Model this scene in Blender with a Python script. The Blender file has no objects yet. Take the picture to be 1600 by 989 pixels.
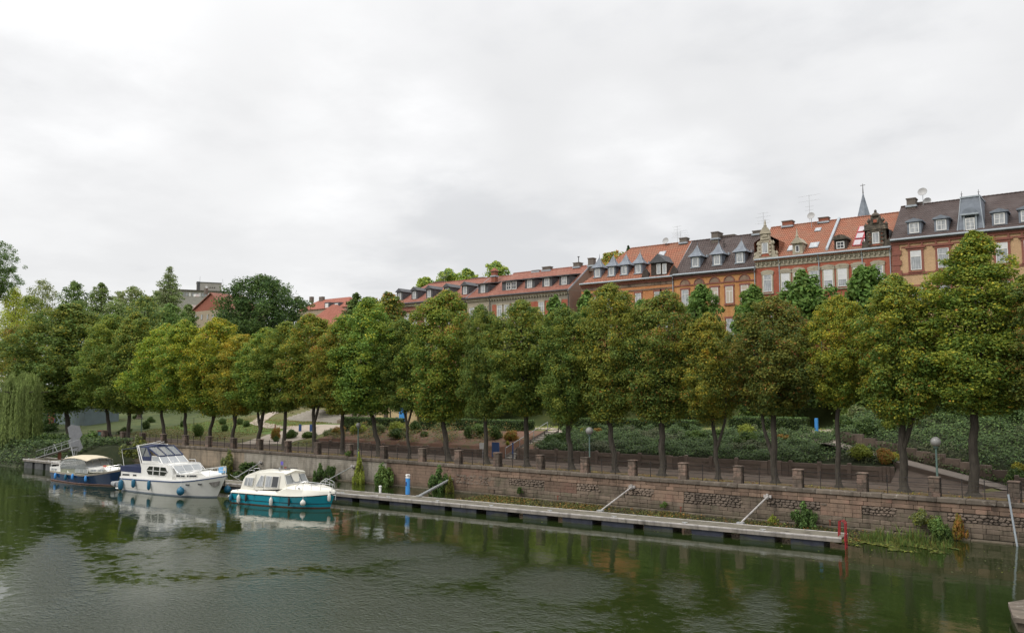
import bpy, math, random
import numpy as np
from mathutils import Vector, Matrix
sc = bpy.context.scene
COL = sc.collection
R = math.radians
# ------------------------------------------------------------------ camera
CAM_Z = 8.35
FPX = 1300.0                      # focal length in pixels of the 1600 px wide photograph
PITCH = math.atan(117.5 / FPX)
HEAD = R(127)
cam_d = bpy.data.cameras.new('camera')
cam = bpy.data.objects.new('camera', cam_d); COL.objects.link(cam); sc.camera = cam
cam_d.sensor_width = 36; cam_d.lens = 36 * FPX / 1600
cam_d.clip_start = 0.1; cam_d.clip_end = 9000
cam.location = (0, 0, CAM_Z)
cam.rotation_euler = (R(90) + PITCH, 0, HEAD - R(90))
# ------------------------------------------------------------------ exposure
sc.view_settings.view_transform = 'Standard'
sc.view_settings.look = 'None'
sc.view_settings.exposure = 0.12
sc.view_settings.gamma = 1.0
# ------------------------------------------------------------------ sun (veiled by cloud)
SUN_EL, SUN_AZ = R(46), R(243)
sl = bpy.data.lights.new('sun', 'SUN'); sl.energy = 1.5; sl.angle = R(30); sl.color = (1, .96, .9)
so = bpy.data.objects.new('sun', sl); COL.objects.link(so)
sdir = Vector((math.cos(SUN_EL) * math.cos(SUN_AZ), math.cos(SUN_EL) * math.sin(SUN_AZ), math.sin(SUN_EL)))
so.rotation_euler = sdir.to_track_quat('Z', 'Y').to_euler(); so.location = (0, 0, 60)
# ------------------------------------------------------------------ overcast sky
world = bpy.data.worlds.new('World'); sc.world = world; world.use_nodes = True
nt = world.node_tree; nt.nodes.clear()
def nd(t, typ, **kw):
    n = t.nodes.new(typ)
    for k, v in kw.items(): setattr(n, k, v)
    return n
out = nd(nt, 'ShaderNodeOutputWorld'); bg = nd(nt, 'ShaderNodeBackground')
sky = nd(nt, 'ShaderNodeTexSky', sky_type='NISHITA', sun_disc=False)
sky.sun_elevation = SUN_EL; sky.sun_rotation = R(90) - SUN_AZ
skm = nd(nt, 'ShaderNodeVectorMath', operation='SCALE'); skm.inputs['Scale'].default_value = .1
nt.links.new(sky.outputs[0], skm.inputs[0])
tc = nd(nt, 'ShaderNodeTexCoord'); sp = nd(nt, 'ShaderNodeSeparateXYZ'); nt.links.new(tc.outputs['Generated'], sp.inputs[0])
def mth(t, op, a, b=None, c=None):
    n = nd(t, 'ShaderNodeMath', operation=op)
    for i, v in enumerate((a, b, c)):
        if v is None: continue
        if isinstance(v, (int, float)): n.inputs[i].default_value = v
        else: t.links.new(v, n.inputs[i])
    return n.outputs[0]
zc = mth(nt, 'MAXIMUM', sp.outputs[2], 0.0)
den = mth(nt, 'ADD', zc, .16)
cb = nd(nt, 'ShaderNodeCombineXYZ')
nt.links.new(mth(nt, 'DIVIDE', sp.outputs[0], den), cb.inputs[0]); nt.links.new(mth(nt, 'DIVIDE', sp.outputs[1], den), cb.inputs[1])
def noise(t, vec, scale, detail=4, rough=.5, dist=0):
    n = nd(t, 'ShaderNodeTexNoise'); n.inputs['Scale'].default_value = scale; n.inputs['Detail'].default_value = detail
    n.inputs['Roughness'].default_value = rough; n.inputs['Distortion'].default_value = dist
    if vec is not None: t.links.new(vec, n.inputs['Vector'])
    return n.outputs[0]
n1 = noise(nt, cb.outputs[0], .62, 5, .5, .3)
n2 = noise(nt, cb.outputs[0], 2.1, 6, .55)
s1 = mth(nt, 'MULTIPLY_ADD', n1, .72, 0); s2 = mth(nt, 'MULTIPLY_ADD', n2, .28, 0)
cs = mth(nt, 'ADD', s1, s2)
rmp = nd(nt, 'ShaderNodeValToRGB'); nt.links.new(cs, rmp.inputs[0])
rmp.color_ramp.interpolation = 'EASE'
e = rmp.color_ramp.elements
e[0].position = .40; e[0].color = (.72, .727, .742, 1)
e[1].position = .60; e[1].color = (.91, .91, .913, 1)
m_ = e.new(.50); m_.color = (.835, .836, .842, 1)
# a few thinner places in the cloud deck, where the photograph has them
def thin(px, py, width, amp):
    a = (px - 800) / FPX; b = (494.5 - py) / FPX
    f = Vector((math.cos(HEAD) * math.cos(PITCH), math.sin(HEAD) * math.cos(PITCH), math.sin(PITCH)))
    r = Vector((math.sin(HEAD), -math.cos(HEAD), 0)); u = r.cross(f)
    d = (f + r * a + u * b).normalized()
    dp = nd(nt, 'ShaderNodeVectorMath', operation='DOT_PRODUCT'); nt.links.new(tc.outputs['Generated'], dp.inputs[0]); dp.inputs[1].default_value = d
    g = nd(nt, 'ShaderNodeMapRange', interpolation_type='SMOOTHERSTEP'); nt.links.new(dp.outputs['Value'], g.inputs[0])
    g.inputs[1].default_value = math.cos(R(width)); g.inputs[2].default_value = 1.0
    return mth(nt, 'MULTIPLY', mth(nt, 'MULTIPLY', g.outputs[0], amp), mth(nt, 'MULTIPLY_ADD', n2, 2.4, -.5))
acc = thin(600, 190, 9, .09)
for a_ in ((690, 230, 6, .06), (960, 215, 5, .07), (1080, 285, 5, .10), (500, 385, 6, .06), (60, 40, 12, .14), (1380, 60, 9, .06)):
    acc = mth(nt, 'ADD', acc, thin(*a_))
addc = nd(nt, 'ShaderNodeVectorMath', operation='ADD'); nt.links.new(rmp.outputs[0], addc.inputs[0]); nt.links.new(acc, addc.inputs[1])
# an overcast dome is somewhat brighter towards the zenith
zg = nd(nt, 'ShaderNodeMapRange', interpolation_type='SMOOTHSTEP'); nt.links.new(sp.outputs[2], zg.inputs[0])
zg.inputs[1].default_value = .34; zg.inputs[2].default_value = .95; zg.inputs[3].default_value = .95; zg.inputs[4].default_value = 2.3
zm = nd(nt, 'ShaderNodeVectorMath', operation='SCALE'); nt.links.new(addc.outputs[0], zm.inputs[0]); nt.links.new(zg.outputs[0], zm.inputs['Scale'])
mx = nd(nt, 'ShaderNodeMix', data_type='RGBA'); mx.inputs[0].default_value = .96
nt.links.new(skm.outputs[0], mx.inputs[6]); nt.links.new(zm.outputs[0], mx.inputs[7])
nt.links.new(mx.outputs[2], bg.inputs[0]); bg.inputs[1].default_value = 1.0
nt.links.new(bg.outputs[0], out.inputs[0])

# ------------------------------------------------------------------ measuring helpers (where a thing of the photograph stands)
FW = Vector((math.cos(HEAD) * math.cos(PITCH), math.sin(HEAD) * math.cos(PITCH), math.sin(PITCH)))
RT = Vector((math.sin(HEAD), -math.cos(HEAD), 0)); UP = RT.cross(FW)
def ray(px, py): return FW + RT * ((px - 800) / FPX) + UP * ((494.5 - py) / FPX)
def onz(px, py, z):
    d = ray(px, py); t = (z - CAM_Z) / d.z; return Vector((d.x * t, d.y * t, z))
def ony(px, py, Y):
    d = ray(px, py); t = Y / d.y; return Vector((d.x * t, Y, CAM_Z + d.z * t))
def depth(p): return (Vector(p) - Vector((0, 0, CAM_Z))).dot(FW)

# ------------------------------------------------------------------ materials
MATS = {}
def surf(name, c1, c2=None, scale=3., rough=.75, bump=.0, bscale=None, metal=0., rnd=0., mid=None, stretch=(1, 1, 1), c3=None, s3=.3, spec=.4, coat=0., k3=(.5, .7)):
    """two-tone noisy surface; rnd = brightness spread from object to object; c3 = large stains"""
    if name in MATS: return MATS[name]
    m = bpy.data.materials.new(name); m.use_nodes = True; t = m.node_tree
    b = t.nodes['Principled BSDF']; MATS[name] = m
    b.inputs['Roughness'].default_value = rough; b.inputs['Metallic'].default_value = metal
    b.inputs['Specular IOR Level'].default_value = spec; b.inputs['Coat Weight'].default_value = coat
    b.inputs['Base Color'].default_value = (*c1, 1)
    if c2 is None and not bump and not rnd: return m
    tc = nd(t, 'ShaderNodeTexCoord'); mp = nd(t, 'ShaderNodeMapping'); t.links.new(tc.outputs['Object'], mp.inputs[0])
    mp.inputs['Scale'].default_value = stretch
    vec = mp.outputs[0]
    oi = nd(t, 'ShaderNodeObjectInfo')
    if rnd:
        va = nd(t, 'ShaderNodeVectorMath', operation='SCALE'); cc = nd(t, 'ShaderNodeCombineXYZ')
        for i in range(3): t.links.new(oi.outputs['Random'], cc.inputs[i])
        t.links.new(cc.outputs[0], va.inputs[0]); va.inputs['Scale'].default_value = 37.
        ad = nd(t, 'ShaderNodeVectorMath', operation='ADD'); t.links.new(vec, ad.inputs[0]); t.links.new(va.outputs[0], ad.inputs[1]); vec = ad.outputs[0]
    col = None
    if c2 is not None:
        n = noise(t, vec, scale, 6, .6)
        r = nd(t, 'ShaderNodeMapRange'); t.links.new(n, r.inputs[0]); r.inputs[1].default_value = .33; r.inputs[2].default_value = .67
        mx = nd(t, 'ShaderNodeMix', data_type='RGBA'); t.links.new(r.outputs[0], mx.inputs[0])
        mx.inputs[6].default_value = (*c1, 1); mx.inputs[7].default_value = (*c2, 1); col = mx.outputs[2]
        if c3 is not None:
            n = noise(t, vec, s3, 5, .65)
            r = nd(t, 'ShaderNodeMapRange'); t.links.new(n, r.inputs[0]); r.inputs[1].default_value = k3[0]; r.inputs[2].default_value = k3[1]
            m3 = nd(t, 'ShaderNodeMix', data_type='RGBA'); t.links.new(r.outputs[0], m3.inputs[0]); t.links.new(col, m3.inputs[6]); m3.inputs[7].default_value = (*c3, 1); col = m3.outputs[2]
    if rnd:
        v = mth(t, 'MULTIPLY_ADD', oi.outputs['Random'], 2 * rnd, 1 - rnd)
        sc_ = nd(t, 'ShaderNodeVectorMath', operation='SCALE'); t.links.new(v, sc_.inputs['Scale'])
        if col is not None: t.links.new(col, sc_.inputs[0])
        else: sc_.inputs[0].default_value = c1
        col = sc_.outputs[0]
    if col is not None: t.links.new(col, b.inputs['Base Color'])
    if bump:
        bn = nd(t, 'ShaderNodeBump'); bn.inputs['Strength'].default_value = bump; bn.inputs['Distance'].default_value = .03
        t.links.new(noise(t, vec, bscale or scale * 4, 5, .6), bn.inputs['Height']); t.links.new(bn.outputs[0], b.inputs['Normal'])
    return m
def brickmat(name, c1, c2, mortar, w=.25, h=.08, rough=.85, var=None, bump=.4, msize=.012, squash=1.):
    """courses of small brick or roof tile, mapped on the facade plane"""
    m = bpy.data.materials.new(name); m.use_nodes = True; t = m.node_tree; b = t.nodes['Principled BSDF']; MATS[name] = m
    tc = nd(t, 'ShaderNodeTexCoord'); s = nd(t, 'ShaderNodeSeparateXYZ'); t.links.new(tc.outputs['Object'], s.inputs[0])
    c = nd(t, 'ShaderNodeCombineXYZ')
    t.links.new(mth(t, 'ADD', s.outputs[0], mth(t, 'MULTIPLY', s.outputs[1], squash)), c.inputs[0]); t.links.new(s.outputs[2], c.inputs[1])
    bt = nd(t, 'ShaderNodeTexBrick'); t.links.new(c.outputs[0], bt.inputs[0])
    bt.inputs['Scale'].default_value = 1; bt.inputs['Brick Width'].default_value = w; bt.inputs['Row Height'].default_value = h
    bt.inputs['Mortar Size'].default_value = msize; bt.inputs['Color1'].default_value = (*c1, 1); bt.inputs['Color2'].default_value = (*c2, 1); bt.inputs['Mortar'].default_value = (*mortar, 1)
    n = noise(t, tc.outputs['Object'], .7, 6, .65)
    r = nd(t, 'ShaderNodeMapRange'); t.links.new(n, r.inputs[0]); r.inputs[1].default_value = .45; r.inputs[2].default_value = .75
    mx = nd(t, 'ShaderNodeMix', data_type='RGBA'); t.links.new(r.outputs[0], mx.inputs[0]); t.links.new(bt.outputs[0], mx.inputs[6])
    mx.inputs[7].default_value = (*(var or tuple(x * .6 for x in c1)), 1)
    n2 = noise(t, tc.outputs['Object'], 9, 4, .6)
    v = nd(t, 'ShaderNodeVectorMath', operation='SCALE'); t.links.new(mx.outputs[2], v.inputs[0]); t.links.new(mth(t, 'MULTIPLY_ADD', n2, .7, .65), v.inputs['Scale'])
    t.links.new(v.outputs[0], b.inputs['Base Color']); b.inputs['Roughness'].default_value = rough; b.inputs['Specular IOR Level'].default_value = .25
    bn = nd(t, 'ShaderNodeBump'); bn.inputs['Strength'].default_value = bump; bn.inputs['Distance'].default_value = .03
    t.links.new(mth(t, 'SUBTRACT', 1.0, bt.outputs['Fac']), bn.inputs['Height']); t.links.new(bn.outputs[0], b.inputs['Normal'])
    return m
def leafmat(name, gain=1.0, trans=.3):
    m = bpy.data.materials.new(name); m.use_nodes = True; t = m.node_tree; b = t.nodes['Principled BSDF']; MATS[name] = m
    o = t.nodes['Material Output']
    at = nd(t, 'ShaderNodeAttribute', attribute_name='tint'); oi = nd(t, 'ShaderNodeObjectInfo')
    mu = nd(t, 'ShaderNodeVectorMath', operation='MULTIPLY'); t.links.new(at.outputs['Color'], mu.inputs[0]); t.links.new(oi.outputs['Color'], mu.inputs[1])
    g = nd(t, 'ShaderNodeVectorMath', operation='SCALE'); t.links.new(mu.outputs[0], g.inputs[0]); g.inputs['Scale'].default_value = gain
    t.links.new(g.outputs[0], b.inputs['Base Color']); b.inputs['Roughness'].default_value = .58; b.inputs['Specular IOR Level'].default_value = .2
    tr = nd(t, 'ShaderNodeBsdfTranslucent'); t.links.new(g.outputs[0], tr.inputs[0])
    ms = nd(t, 'ShaderNodeMixShader'); ms.inputs[0].default_value = trans
    t.links.new(b.outputs[0], ms.inputs[1]); t.links.new(tr.outputs[0], ms.inputs[2]); t.links.new(ms.outputs[0], o.inputs[0])
    return m
def glassmat(name, tint, alpha):
    """clear plastic or window glass one looks through: part mirror, part clear"""
    m = bpy.data.materials.new(name); m.use_nodes = True; t = m.node_tree; b = t.nodes['Principled BSDF']; MATS[name] = m
    b.inputs['Base Color'].default_value = (*tint, 1); b.inputs['Roughness'].default_value = .08; b.inputs['Specular IOR Level'].default_value = .6
    tr = nd(t, 'ShaderNodeBsdfTransparent'); ms = nd(t, 'ShaderNodeMixShader'); ms.inputs[0].default_value = alpha
    t.links.new(tr.outputs[0], ms.inputs[1]); t.links.new(b.outputs[0], ms.inputs[2]); t.links.new(ms.outputs[0], t.nodes['Material Output'].inputs[0])
    return m
LEAF = leafmat('leaf_green', 1.6, .42)
LEAFD = leafmat('leaf_thick', 1.0, .12)
BARK = surf('bark', (.035, .03, .024), (.075, .065, .05), 3, .9, .8, 9, stretch=(3, 3, .6))
BARK2 = surf('bark_brown', (.06, .045, .03), (.10, .08, .06), 3, .9, .6, 9, stretch=(3, 3, .6))
STONE_RED = surf('sandstone_red', (.228, .155, .11), (.17, .118, .086), 2.4, .9, .6, 14, rnd=.30, c3=(.235, .135, .10), s3=.35, k3=(.52, .72))
STONE_BR = surf('sandstone_brown', (.195, .15, .112), (.14, .108, .082), 2.2, .92, .6, 14, rnd=.25, c3=(.11, .10, .065), s3=.9, k3=(.5, .72))
STONE_DK = surf('rubble_stone', (.175, .138, .108), (.095, .075, .06), 1.3, .95, .8, 9, c3=(.22, .17, .132), s3=.3, k3=(.40, .56))
STONE_CAP = surf('coping_stone', (.11, .093, .075), (.165, .135, .108), 1.6, .95, .6, 12, rnd=.2, spec=.15, c3=(.27, .24, .205), s3=3.5, k3=(.58, .68))
STONE_PALE = surf('pale_masonry', (.37, .335, .28), (.28, .25, .205), 1.2, .92, .5, 8, c3=(.16, .14, .105), s3=.45, k3=(.5, .75))
STONE_TAN = surf('tan_masonry', (.33, .26, .185), (.26, .21, .155), .8, .92, .4, 8, c3=(.15, .13, .1), s3=.5, k3=(.5, .75))
MORTAR = surf('mortar', (.165, .135, .11), (.11, .092, .075), 4, .95, .4)
PILL_MOSS = surf('pillar_stone', (.135, .103, .08), (.07, .056, .044), 3, .92, .7, 10, rnd=.3, c3=(.19, .13, .10), s3=1.4, k3=(.5, .6))
IRON = surf('iron', (.022, .02, .018), (.045, .035, .03), 9, .7, .1)
SLAB_BR = surf('retaining_slab', (.20, .15, .118), (.13, .10, .08), 2.2, .93, .4, 8, rnd=.22, stretch=(.4, 1, 1))
CONC = surf('deck_concrete', (.18, .165, .13), (.145, .132, .105), 1.4, .95, .15, 20, rnd=.08, spec=.1, c3=(.16, .148, .115), s3=.6, k3=(.55, .8))
ALU = surf('dock_edge', (.50, .47, .45), (.38, .35, .33), 2, .6, .1, rnd=.05, c3=(.35, .32, .28), s3=2, k3=(.55, .75))
FASC = surf('dock_fascia', (.27, .24, .21), (.20, .18, .155), 2, .8, .1, rnd=.06, c3=(.13, .12, .09), s3=1.2, k3=(.5, .75))
GALV = surf('galvanised', (.42, .43, .43), (.32, .33, .33), 5, .5, .1, metal=.3)
FLOATM = surf('float_black', (.022, .026, .042), (.038, .042, .06), 2, .5, .1, rnd=.1)
FLOATG = surf('float_grey', (.10, .10, .10), (.06, .062, .062), 2, .8, .3)
WHITEP = surf('gelcoat_white', (.80, .79, .75), (.70, .685, .64), .9, .25, 0, spec=.5, coat=.3)
CREAM = surf('gelcoat_cream', (.82, .79, .70), (.72, .69, .60), .8, .3, 0, spec=.5, coat=.2)
TEAL = surf('hull_teal', (.015, .31, .40), (.01, .25, .34), .8, .25, 0, coat=.4)
NAVY = surf('hull_navy', (.008, .03, .09), (.012, .045, .11), .8, .2, 0, coat=.5)
BLUEC = surf('canvas_navy', (.017, .026, .07), (.028, .038, .085), 3, .85, .2, 9)
BEIGE = surf('canvas_beige', (.56, .49, .36), (.48, .42, .31), 1.5, .85, .2, 9)
BLUEF = surf('fender_blue', (.012, .10, .18), (.018, .13, .22), 3, .4)
BLUEB = surf('post_blue', (.05, .26, .64), (.07, .30, .68), 3, .45)
BLUED = surf('paint_dark_blue', (.03, .07, .20), (.04, .09, .22), 3, .5)
WFEND = surf('fender_white', (.72, .70, .64), (.55, .53, .48), 3, .5)
RUBBER = surf('rubber', (.02, .02, .022), (.035, .035, .035), 4, .7)
REDP = surf('paint_red', (.32, .02, .025), (.24, .02, .025), 3, .5, .1)
RUST = surf('rust_red', (.22, .06, .035), (.14, .045, .03), 4, .8, .2)
ANTIF = surf('antifouling', (.16, .07, .05), (.05, .035, .03), 1.5, .7)
STEEL = surf('stainless', (.65, .65, .66), None, metal=.85, rough=.25)
GLASSD = surf('glass_dark', (.018, .02, .022), None, rough=.06, spec=.8, coat=.5)
GLASSG = surf('glass_grey', (.22, .235, .24), (.34, .35, .35), .9, .1, spec=.7, coat=.4)
CURT = surf('curtained_glass', (.20, .215, .225), (.48, .49, .50), 2.5, .15, coat=.6, stretch=(3, 3, .4))
BLIND = surf('roller_blind', (.66, .66, .66), (.58, .58, .58), 2, .6)
BLINDB = surf('shutter_beige', (.50, .42, .34), (.44, .37, .30), 2, .7)
CLEARP = glassmat('clear_plastic', (.24, .26, .26), .45)
WINFR = surf('window_white', (.74, .73, .70), (.66, .65, .62), 3, .5)
SLATE = surf('slate_zinc', (.135, .155, .185), (.20, .225, .26), 1.6, .55, .15, 12, c3=(.09, .10, .12), s3=1, k3=(.5, .75))
ZINC = surf('zinc_pale', (.36, .40, .43), (.28, .31, .34), 2, .5, .1)
SLATED = surf('slate_dark', (.06, .062, .066), (.10, .10, .105), 2.5, .7, .2, 10)
DARKW = surf('dark_carved_wood', (.028, .022, .018), (.06, .045, .035), 4, .8, .3, 9)
TRIM_RED = surf('red_sandstone_trim', (.28, .105, .075), (.21, .085, .065), 2, .88, .3, 9)
TRIM_PALE = surf('pale_stone_trim', (.42, .37, .28), (.31, .275, .205), 2.2, .9, .5, 9, c3=(.11, .095, .07), s3=2, k3=(.55, .75))
TRIM_DK = surf('blackened_stone', (.10, .085, .065), (.045, .04, .032), 2.6, .9, .6, 9, c3=(.24, .19, .14), s3=2.5, k3=(.52, .7))
CHIM = surf('chimney_render', (.17, .145, .12), (.12, .10, .085), 2.4, .9, .4, 8)
CHIMR = surf('chimney_brick', (.30, .10, .06), (.20, .08, .05), 3, .9, .4, 8)
GABLEW = surf('gable_render', (.26, .185, .14), (.21, .15, .115), .8, .92, .2)
BR_TAN = brickmat('brick_tan', (.66, .43, .235), (.58, .36, .19), (.38, .28, .19), var=(.42, .27, .16))
BR_RED = brickmat('brick_red', (.43, .125, .072), (.37, .105, .062), (.28, .13, .09), var=(.30, .07, .04))
BR_OR = brickmat('brick_orange', (.62, .32, .115), (.54, .27, .10), (.42, .24, .12), var=(.42, .16, .05))
BR_OR2 = brickmat('brick_orange_red', (.60, .27, .105), (.52, .23, .09), (.40, .2, .11), var=(.38, .13, .05))
BR_DR = brickmat('brick_brown_red', (.27, .10, .06), (.22, .09, .06), (.2, .13, .1))
T_DARK = brickmat('tile_dark', (.085, .058, .052), (.12, .085, .075), (.03, .022, .02), .24, .30, .7, var=(.10, .08, .075), bump=1.0, msize=.045)
T_OR = brickmat('tile_orange', (.43, .175, .105), (.34, .14, .085), (.16, .055, .03), .24, .30, .8, var=(.24, .13, .085), bump=1.0, msize=.045)
T_RED = brickmat('tile_red', (.37, .16, .118), (.31, .135, .10), (.17, .06, .04), .24, .30, .8, var=(.28, .14, .10), bump=1.0, msize=.045)
T_PINK = brickmat('tile_faded', (.42, .15, .10), (.36, .13, .09), (.2, .08, .06), .22, .25, .85, bump=.8, msize=.03)
GREYD = surf('dish_grey', (.42, .41, .40), (.36, .355, .35), 3, .6)
GREYR = surf('panel_grey', (.26, .26, .25), (.20, .20, .195), .5, .8, c3=(.14, .14, .13), s3=.4)
CONCB = surf('block_concrete', (.40, .38, .34), (.33, .315, .28), .7, .9)
LAMPG = surf('lamp_globe', (.27, .265, .255), (.22, .215, .205), 5, .35, spec=.5)
POSTG = surf('lamp_post_green', (.10, .155, .135), (.075, .12, .105), 5, .5)
WHITE = surf('white_paint', (.74, .73, .71), (.66, .65, .63), 3, .5)
HEDGEC = surf('hedge_core', (.012, .022, .008), (.02, .035, .012), 3, .95)
PATHM = surf('path_gravel', (.42, .35, .28), (.34, .285, .23), 2, .95, .2, 30, c3=(.25, .215, .165), s3=.5, k3=(.5, .8))
STEPM = surf('step_stone', (.42, .385, .33), (.33, .30, .26), 2, .9, .2, rnd=.08)

def weather(m, lo=.0, hi=.6, damp=(.07, .062, .04), k=.6):
    t = m.node_tree; b = t.nodes['Principled BSDF']; src = b.inputs['Base Color'].links[0].from_socket
    g = nd(t, 'ShaderNodeNewGeometry'); s_ = nd(t, 'ShaderNodeSeparateXYZ'); t.links.new(g.outputs['Position'], s_.inputs[0])
    mp = nd(t, 'ShaderNodeMapping'); t.links.new(g.outputs['Position'], mp.inputs[0]); mp.inputs['Scale'].default_value = (1.6, 1.6, .22)
    n = noise(t, mp.outputs[0], 1.0, 5, .65); n2 = noise(t, g.outputs['Position'], .45, 5, .65)
    z = mth(t, 'ADD', s_.outputs[2], mth(t, 'MULTIPLY_ADD', n2, -1.1, .5))
    r = nd(t, 'ShaderNodeMapRange', interpolation_type='SMOOTHSTEP'); t.links.new(z, r.inputs[0]); r.inputs[1].default_value = hi; r.inputs[2].default_value = lo; r.inputs[4].default_value = k
    mx = nd(t, 'ShaderNodeMix', data_type='RGBA'); t.links.new(r.outputs[0], mx.inputs[0]); t.links.new(src, mx.inputs[6]); mx.inputs[7].default_value = (*damp, 1)
    r2 = nd(t, 'ShaderNodeMapRange'); t.links.new(n, r2.inputs[0]); r2.inputs[1].default_value = .50; r2.inputs[2].default_value = .72; r2.inputs[3].default_value = 1.0; r2.inputs[4].default_value = .42
    v = nd(t, 'ShaderNodeVectorMath', operation='SCALE'); t.links.new(mx.outputs[2], v.inputs[0]); t.links.new(r2.outputs[0], v.inputs['Scale']); t.links.new(v.outputs[0], b.inputs['Base Color'])
for m_ in (STONE_RED, STONE_BR, STONE_DK, STONE_PALE, STONE_TAN, MORTAR): weather(m_)
for m_ in (CONC, ALU, STONE_CAP): weather(m_, -1, -.9, k=0)
weather(FLOATM, -.02, .10, (.06, .065, .035), .6)
weather(FASC, -1, -.9, k=0)
# ------------------------------------------------------------------ object helpers
def tag(o, label=None, cat=None, group=None, kind=None):
    if label: o['label'] = label
    if cat: o['category'] = cat
    if group: o['group'] = group
    if kind: o['kind'] = kind
    return o
WLOC = {}
def empty(name, loc=(0, 0, 0), rz=0., label=None, cat=None, group=None):
    o = bpy.data.objects.new(name, None); COL.objects.link(o); o.location = loc; o.rotation_euler = (0, 0, rz)
    o.empty_display_size = .3; WLOC[o.name] = Vector(loc); return tag(o, label, cat, group)
class MB:
    """collects shapes, then builds ONE mesh object"""
    def __init__(s): s.v = []; s.f = []
    def add(s, vs, fs):
        n = len(s.v); s.v += [tuple(v) for v in vs]; s.f += [tuple(i + n for i in f) for f in fs]; return s
    def box(s, a, b, M=None):
        (x0, y0, z0), (x1, y1, z1) = a, b
        vs = [Vector(p) for p in ((x0, y0, z0), (x1, y0, z0), (x1, y1, z0), (x0, y1, z0), (x0, y0, z1), (x1, y0, z1), (x1, y1, z1), (x0, y1, z1))]
        if M is not None: vs = [M @ v for v in vs]
        return s.add(vs, [(0, 3, 2, 1), (4, 5, 6, 7), (0, 1, 5, 4), (1, 2, 6, 5), (2, 3, 7, 6), (3, 0, 4, 7)])
    def cbox(s, c, d, rz=0., M=None):
        m = Matrix.Translation(c) @ Matrix.Rotation(rz, 4, 'Z')
        if M is not None: m = M @ m
        return s.box((-d[0] / 2, -d[1] / 2, -d[2] / 2), (d[0] / 2, d[1] / 2, d[2] / 2), m)
    def bev(s, a, b, r):
        """box with its edges worn off (24-corner)"""
        (x0, y0, z0), (x1, y1, z1) = a, b
        rings = [(z0, r), (z0 + r, 0), (z1 - r, 0), (z1, r)]
        vs = []
        for z, q in rings:
            vs += [(x0 + q + r * .5, y0 + q, z), (x1 - q - r * .5, y0 + q, z), (x1 - q, y0 + q + r * .5, z), (x1 - q, y1 - q - r * .5, z), (x1 - q - r * .5, y1 - q, z), (x0 + q + r * .5, y1 - q, z), (x0 + q, y1 - q - r * .5, z), (x0 + q, y0 + q + r * .5, z)]
        fs = [tuple(range(7, -1, -1)), tuple(range(24, 32))]
        for k in range(3):
            for i in range(8): fs.append((k * 8 + i, k * 8 + (i + 1) % 8, k * 8 + 8 + (i + 1) % 8, k * 8 + 8 + i))
        return s.add(vs, fs)
    def tube(s, pts, r, n=8, caps=True):
        pts = [Vector(p) for p in pts]; rr = r if isinstance(r, (list, tuple)) else [r] * len(pts)
        vs = []; ref = Vector((0, 0, 1))
        for i, p in enumerate(pts):
            t = (pts[min(i + 1, len(pts) - 1)] - pts[max(i - 1, 0)]).normalized()
            a = t.cross(ref if abs(t.z) < .9 else Vector((1, 0, 0))).normalized(); b = a.cross(t)
            for k in range(n):
                w = 2 * math.pi * k / n; vs.append(p + (a * math.cos(w) + b * math.sin(w)) * rr[i])
        fs = []
        for i in range(len(pts) - 1):
            for k in range(n): fs.append((i * n + k, i * n + (k + 1) % n, (i + 1) * n + (k + 1) % n, (i + 1) * n + k))
        if caps: fs += [tuple(range(n - 1, -1, -1)), tuple(range((len(pts) - 1) * n, len(pts) * n))]
        return s.add(vs, fs)
    def lathe(s, prof, c=(0, 0, 0), n=14):
        vs = []; fs = []
        for r, z in prof:
            for k in range(n):
                w = 2 * math.pi * k / n; vs.append((c[0] + r * math.cos(w), c[1] + r * math.sin(w), c[2] + z))
        for i in range(len(prof) - 1):
            for k in range(n): fs.append((i * n + k, i * n + (k + 1) % n, (i + 1) * n + (k + 1) % n, (i + 1) * n + k))
        fs += [tuple(range(n - 1, -1, -1)), tuple(range((len(prof) - 1) * n, len(prof) * n))]
        return s.add(vs, fs)
    def prism(s, poly, d):
        """poly: 3-D points in one plane, pushed along d"""
        n = len(poly); d = Vector(d); P = [Vector(p) for p in poly]
        return s.add(P + [p + d for p in P], [tuple(range(n)), tuple(range(2 * n - 1, n - 1, -1))] + [(i, n + i, n + (i + 1) % n, (i + 1) % n) for i in range(n)])
    def xz(s, poly, y0, y1): return s.prism([(x, y0, z) for x, z in poly], (0, y1 - y0, 0))
    def build(s, name, mat, parent=None, smooth=False, local=False, loc=None):
        me = bpy.data.meshes.new(name)
        o = bpy.data.objects.new(name, me); COL.objects.link(o)
        off = Vector((0, 0, 0))
        if parent is not None and not local: off = WLOC[parent.name]
        if loc is not None and not local: off = Vector(loc)
        me.from_pydata([Vector(v) - off for v in s.v], [], s.f); me.update()
        me.materials.append(mat)
        if smooth:
            me.polygons.foreach_set('use_smooth', [True] * len(me.polygons))
            try: me.set_sharp_from_angle(angle=R(40))
            except Exception: pass
        if parent is not None:
            o.parent = parent; WLOC[o.name] = Vector(off)
            if loc is not None and not local: o.location = Vector(loc) - WLOC[parent.name]; WLOC[o.name] = Vector(loc)
            elif loc is not None: o.location = loc
        elif loc is not None:
            o.location = loc; WLOC[o.name] = Vector(loc)
        else: WLOC[o.name] = Vector((0, 0, 0))
        return o
def inst(src, loc, parent=None, rz=0., name=None, scale=None):
    o = src.copy(); COL.objects.link(o); o.parent = parent; o.location = loc; o.rotation_euler = (0, 0, rz)
    if scale is not None: o.scale = scale
    return o

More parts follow.
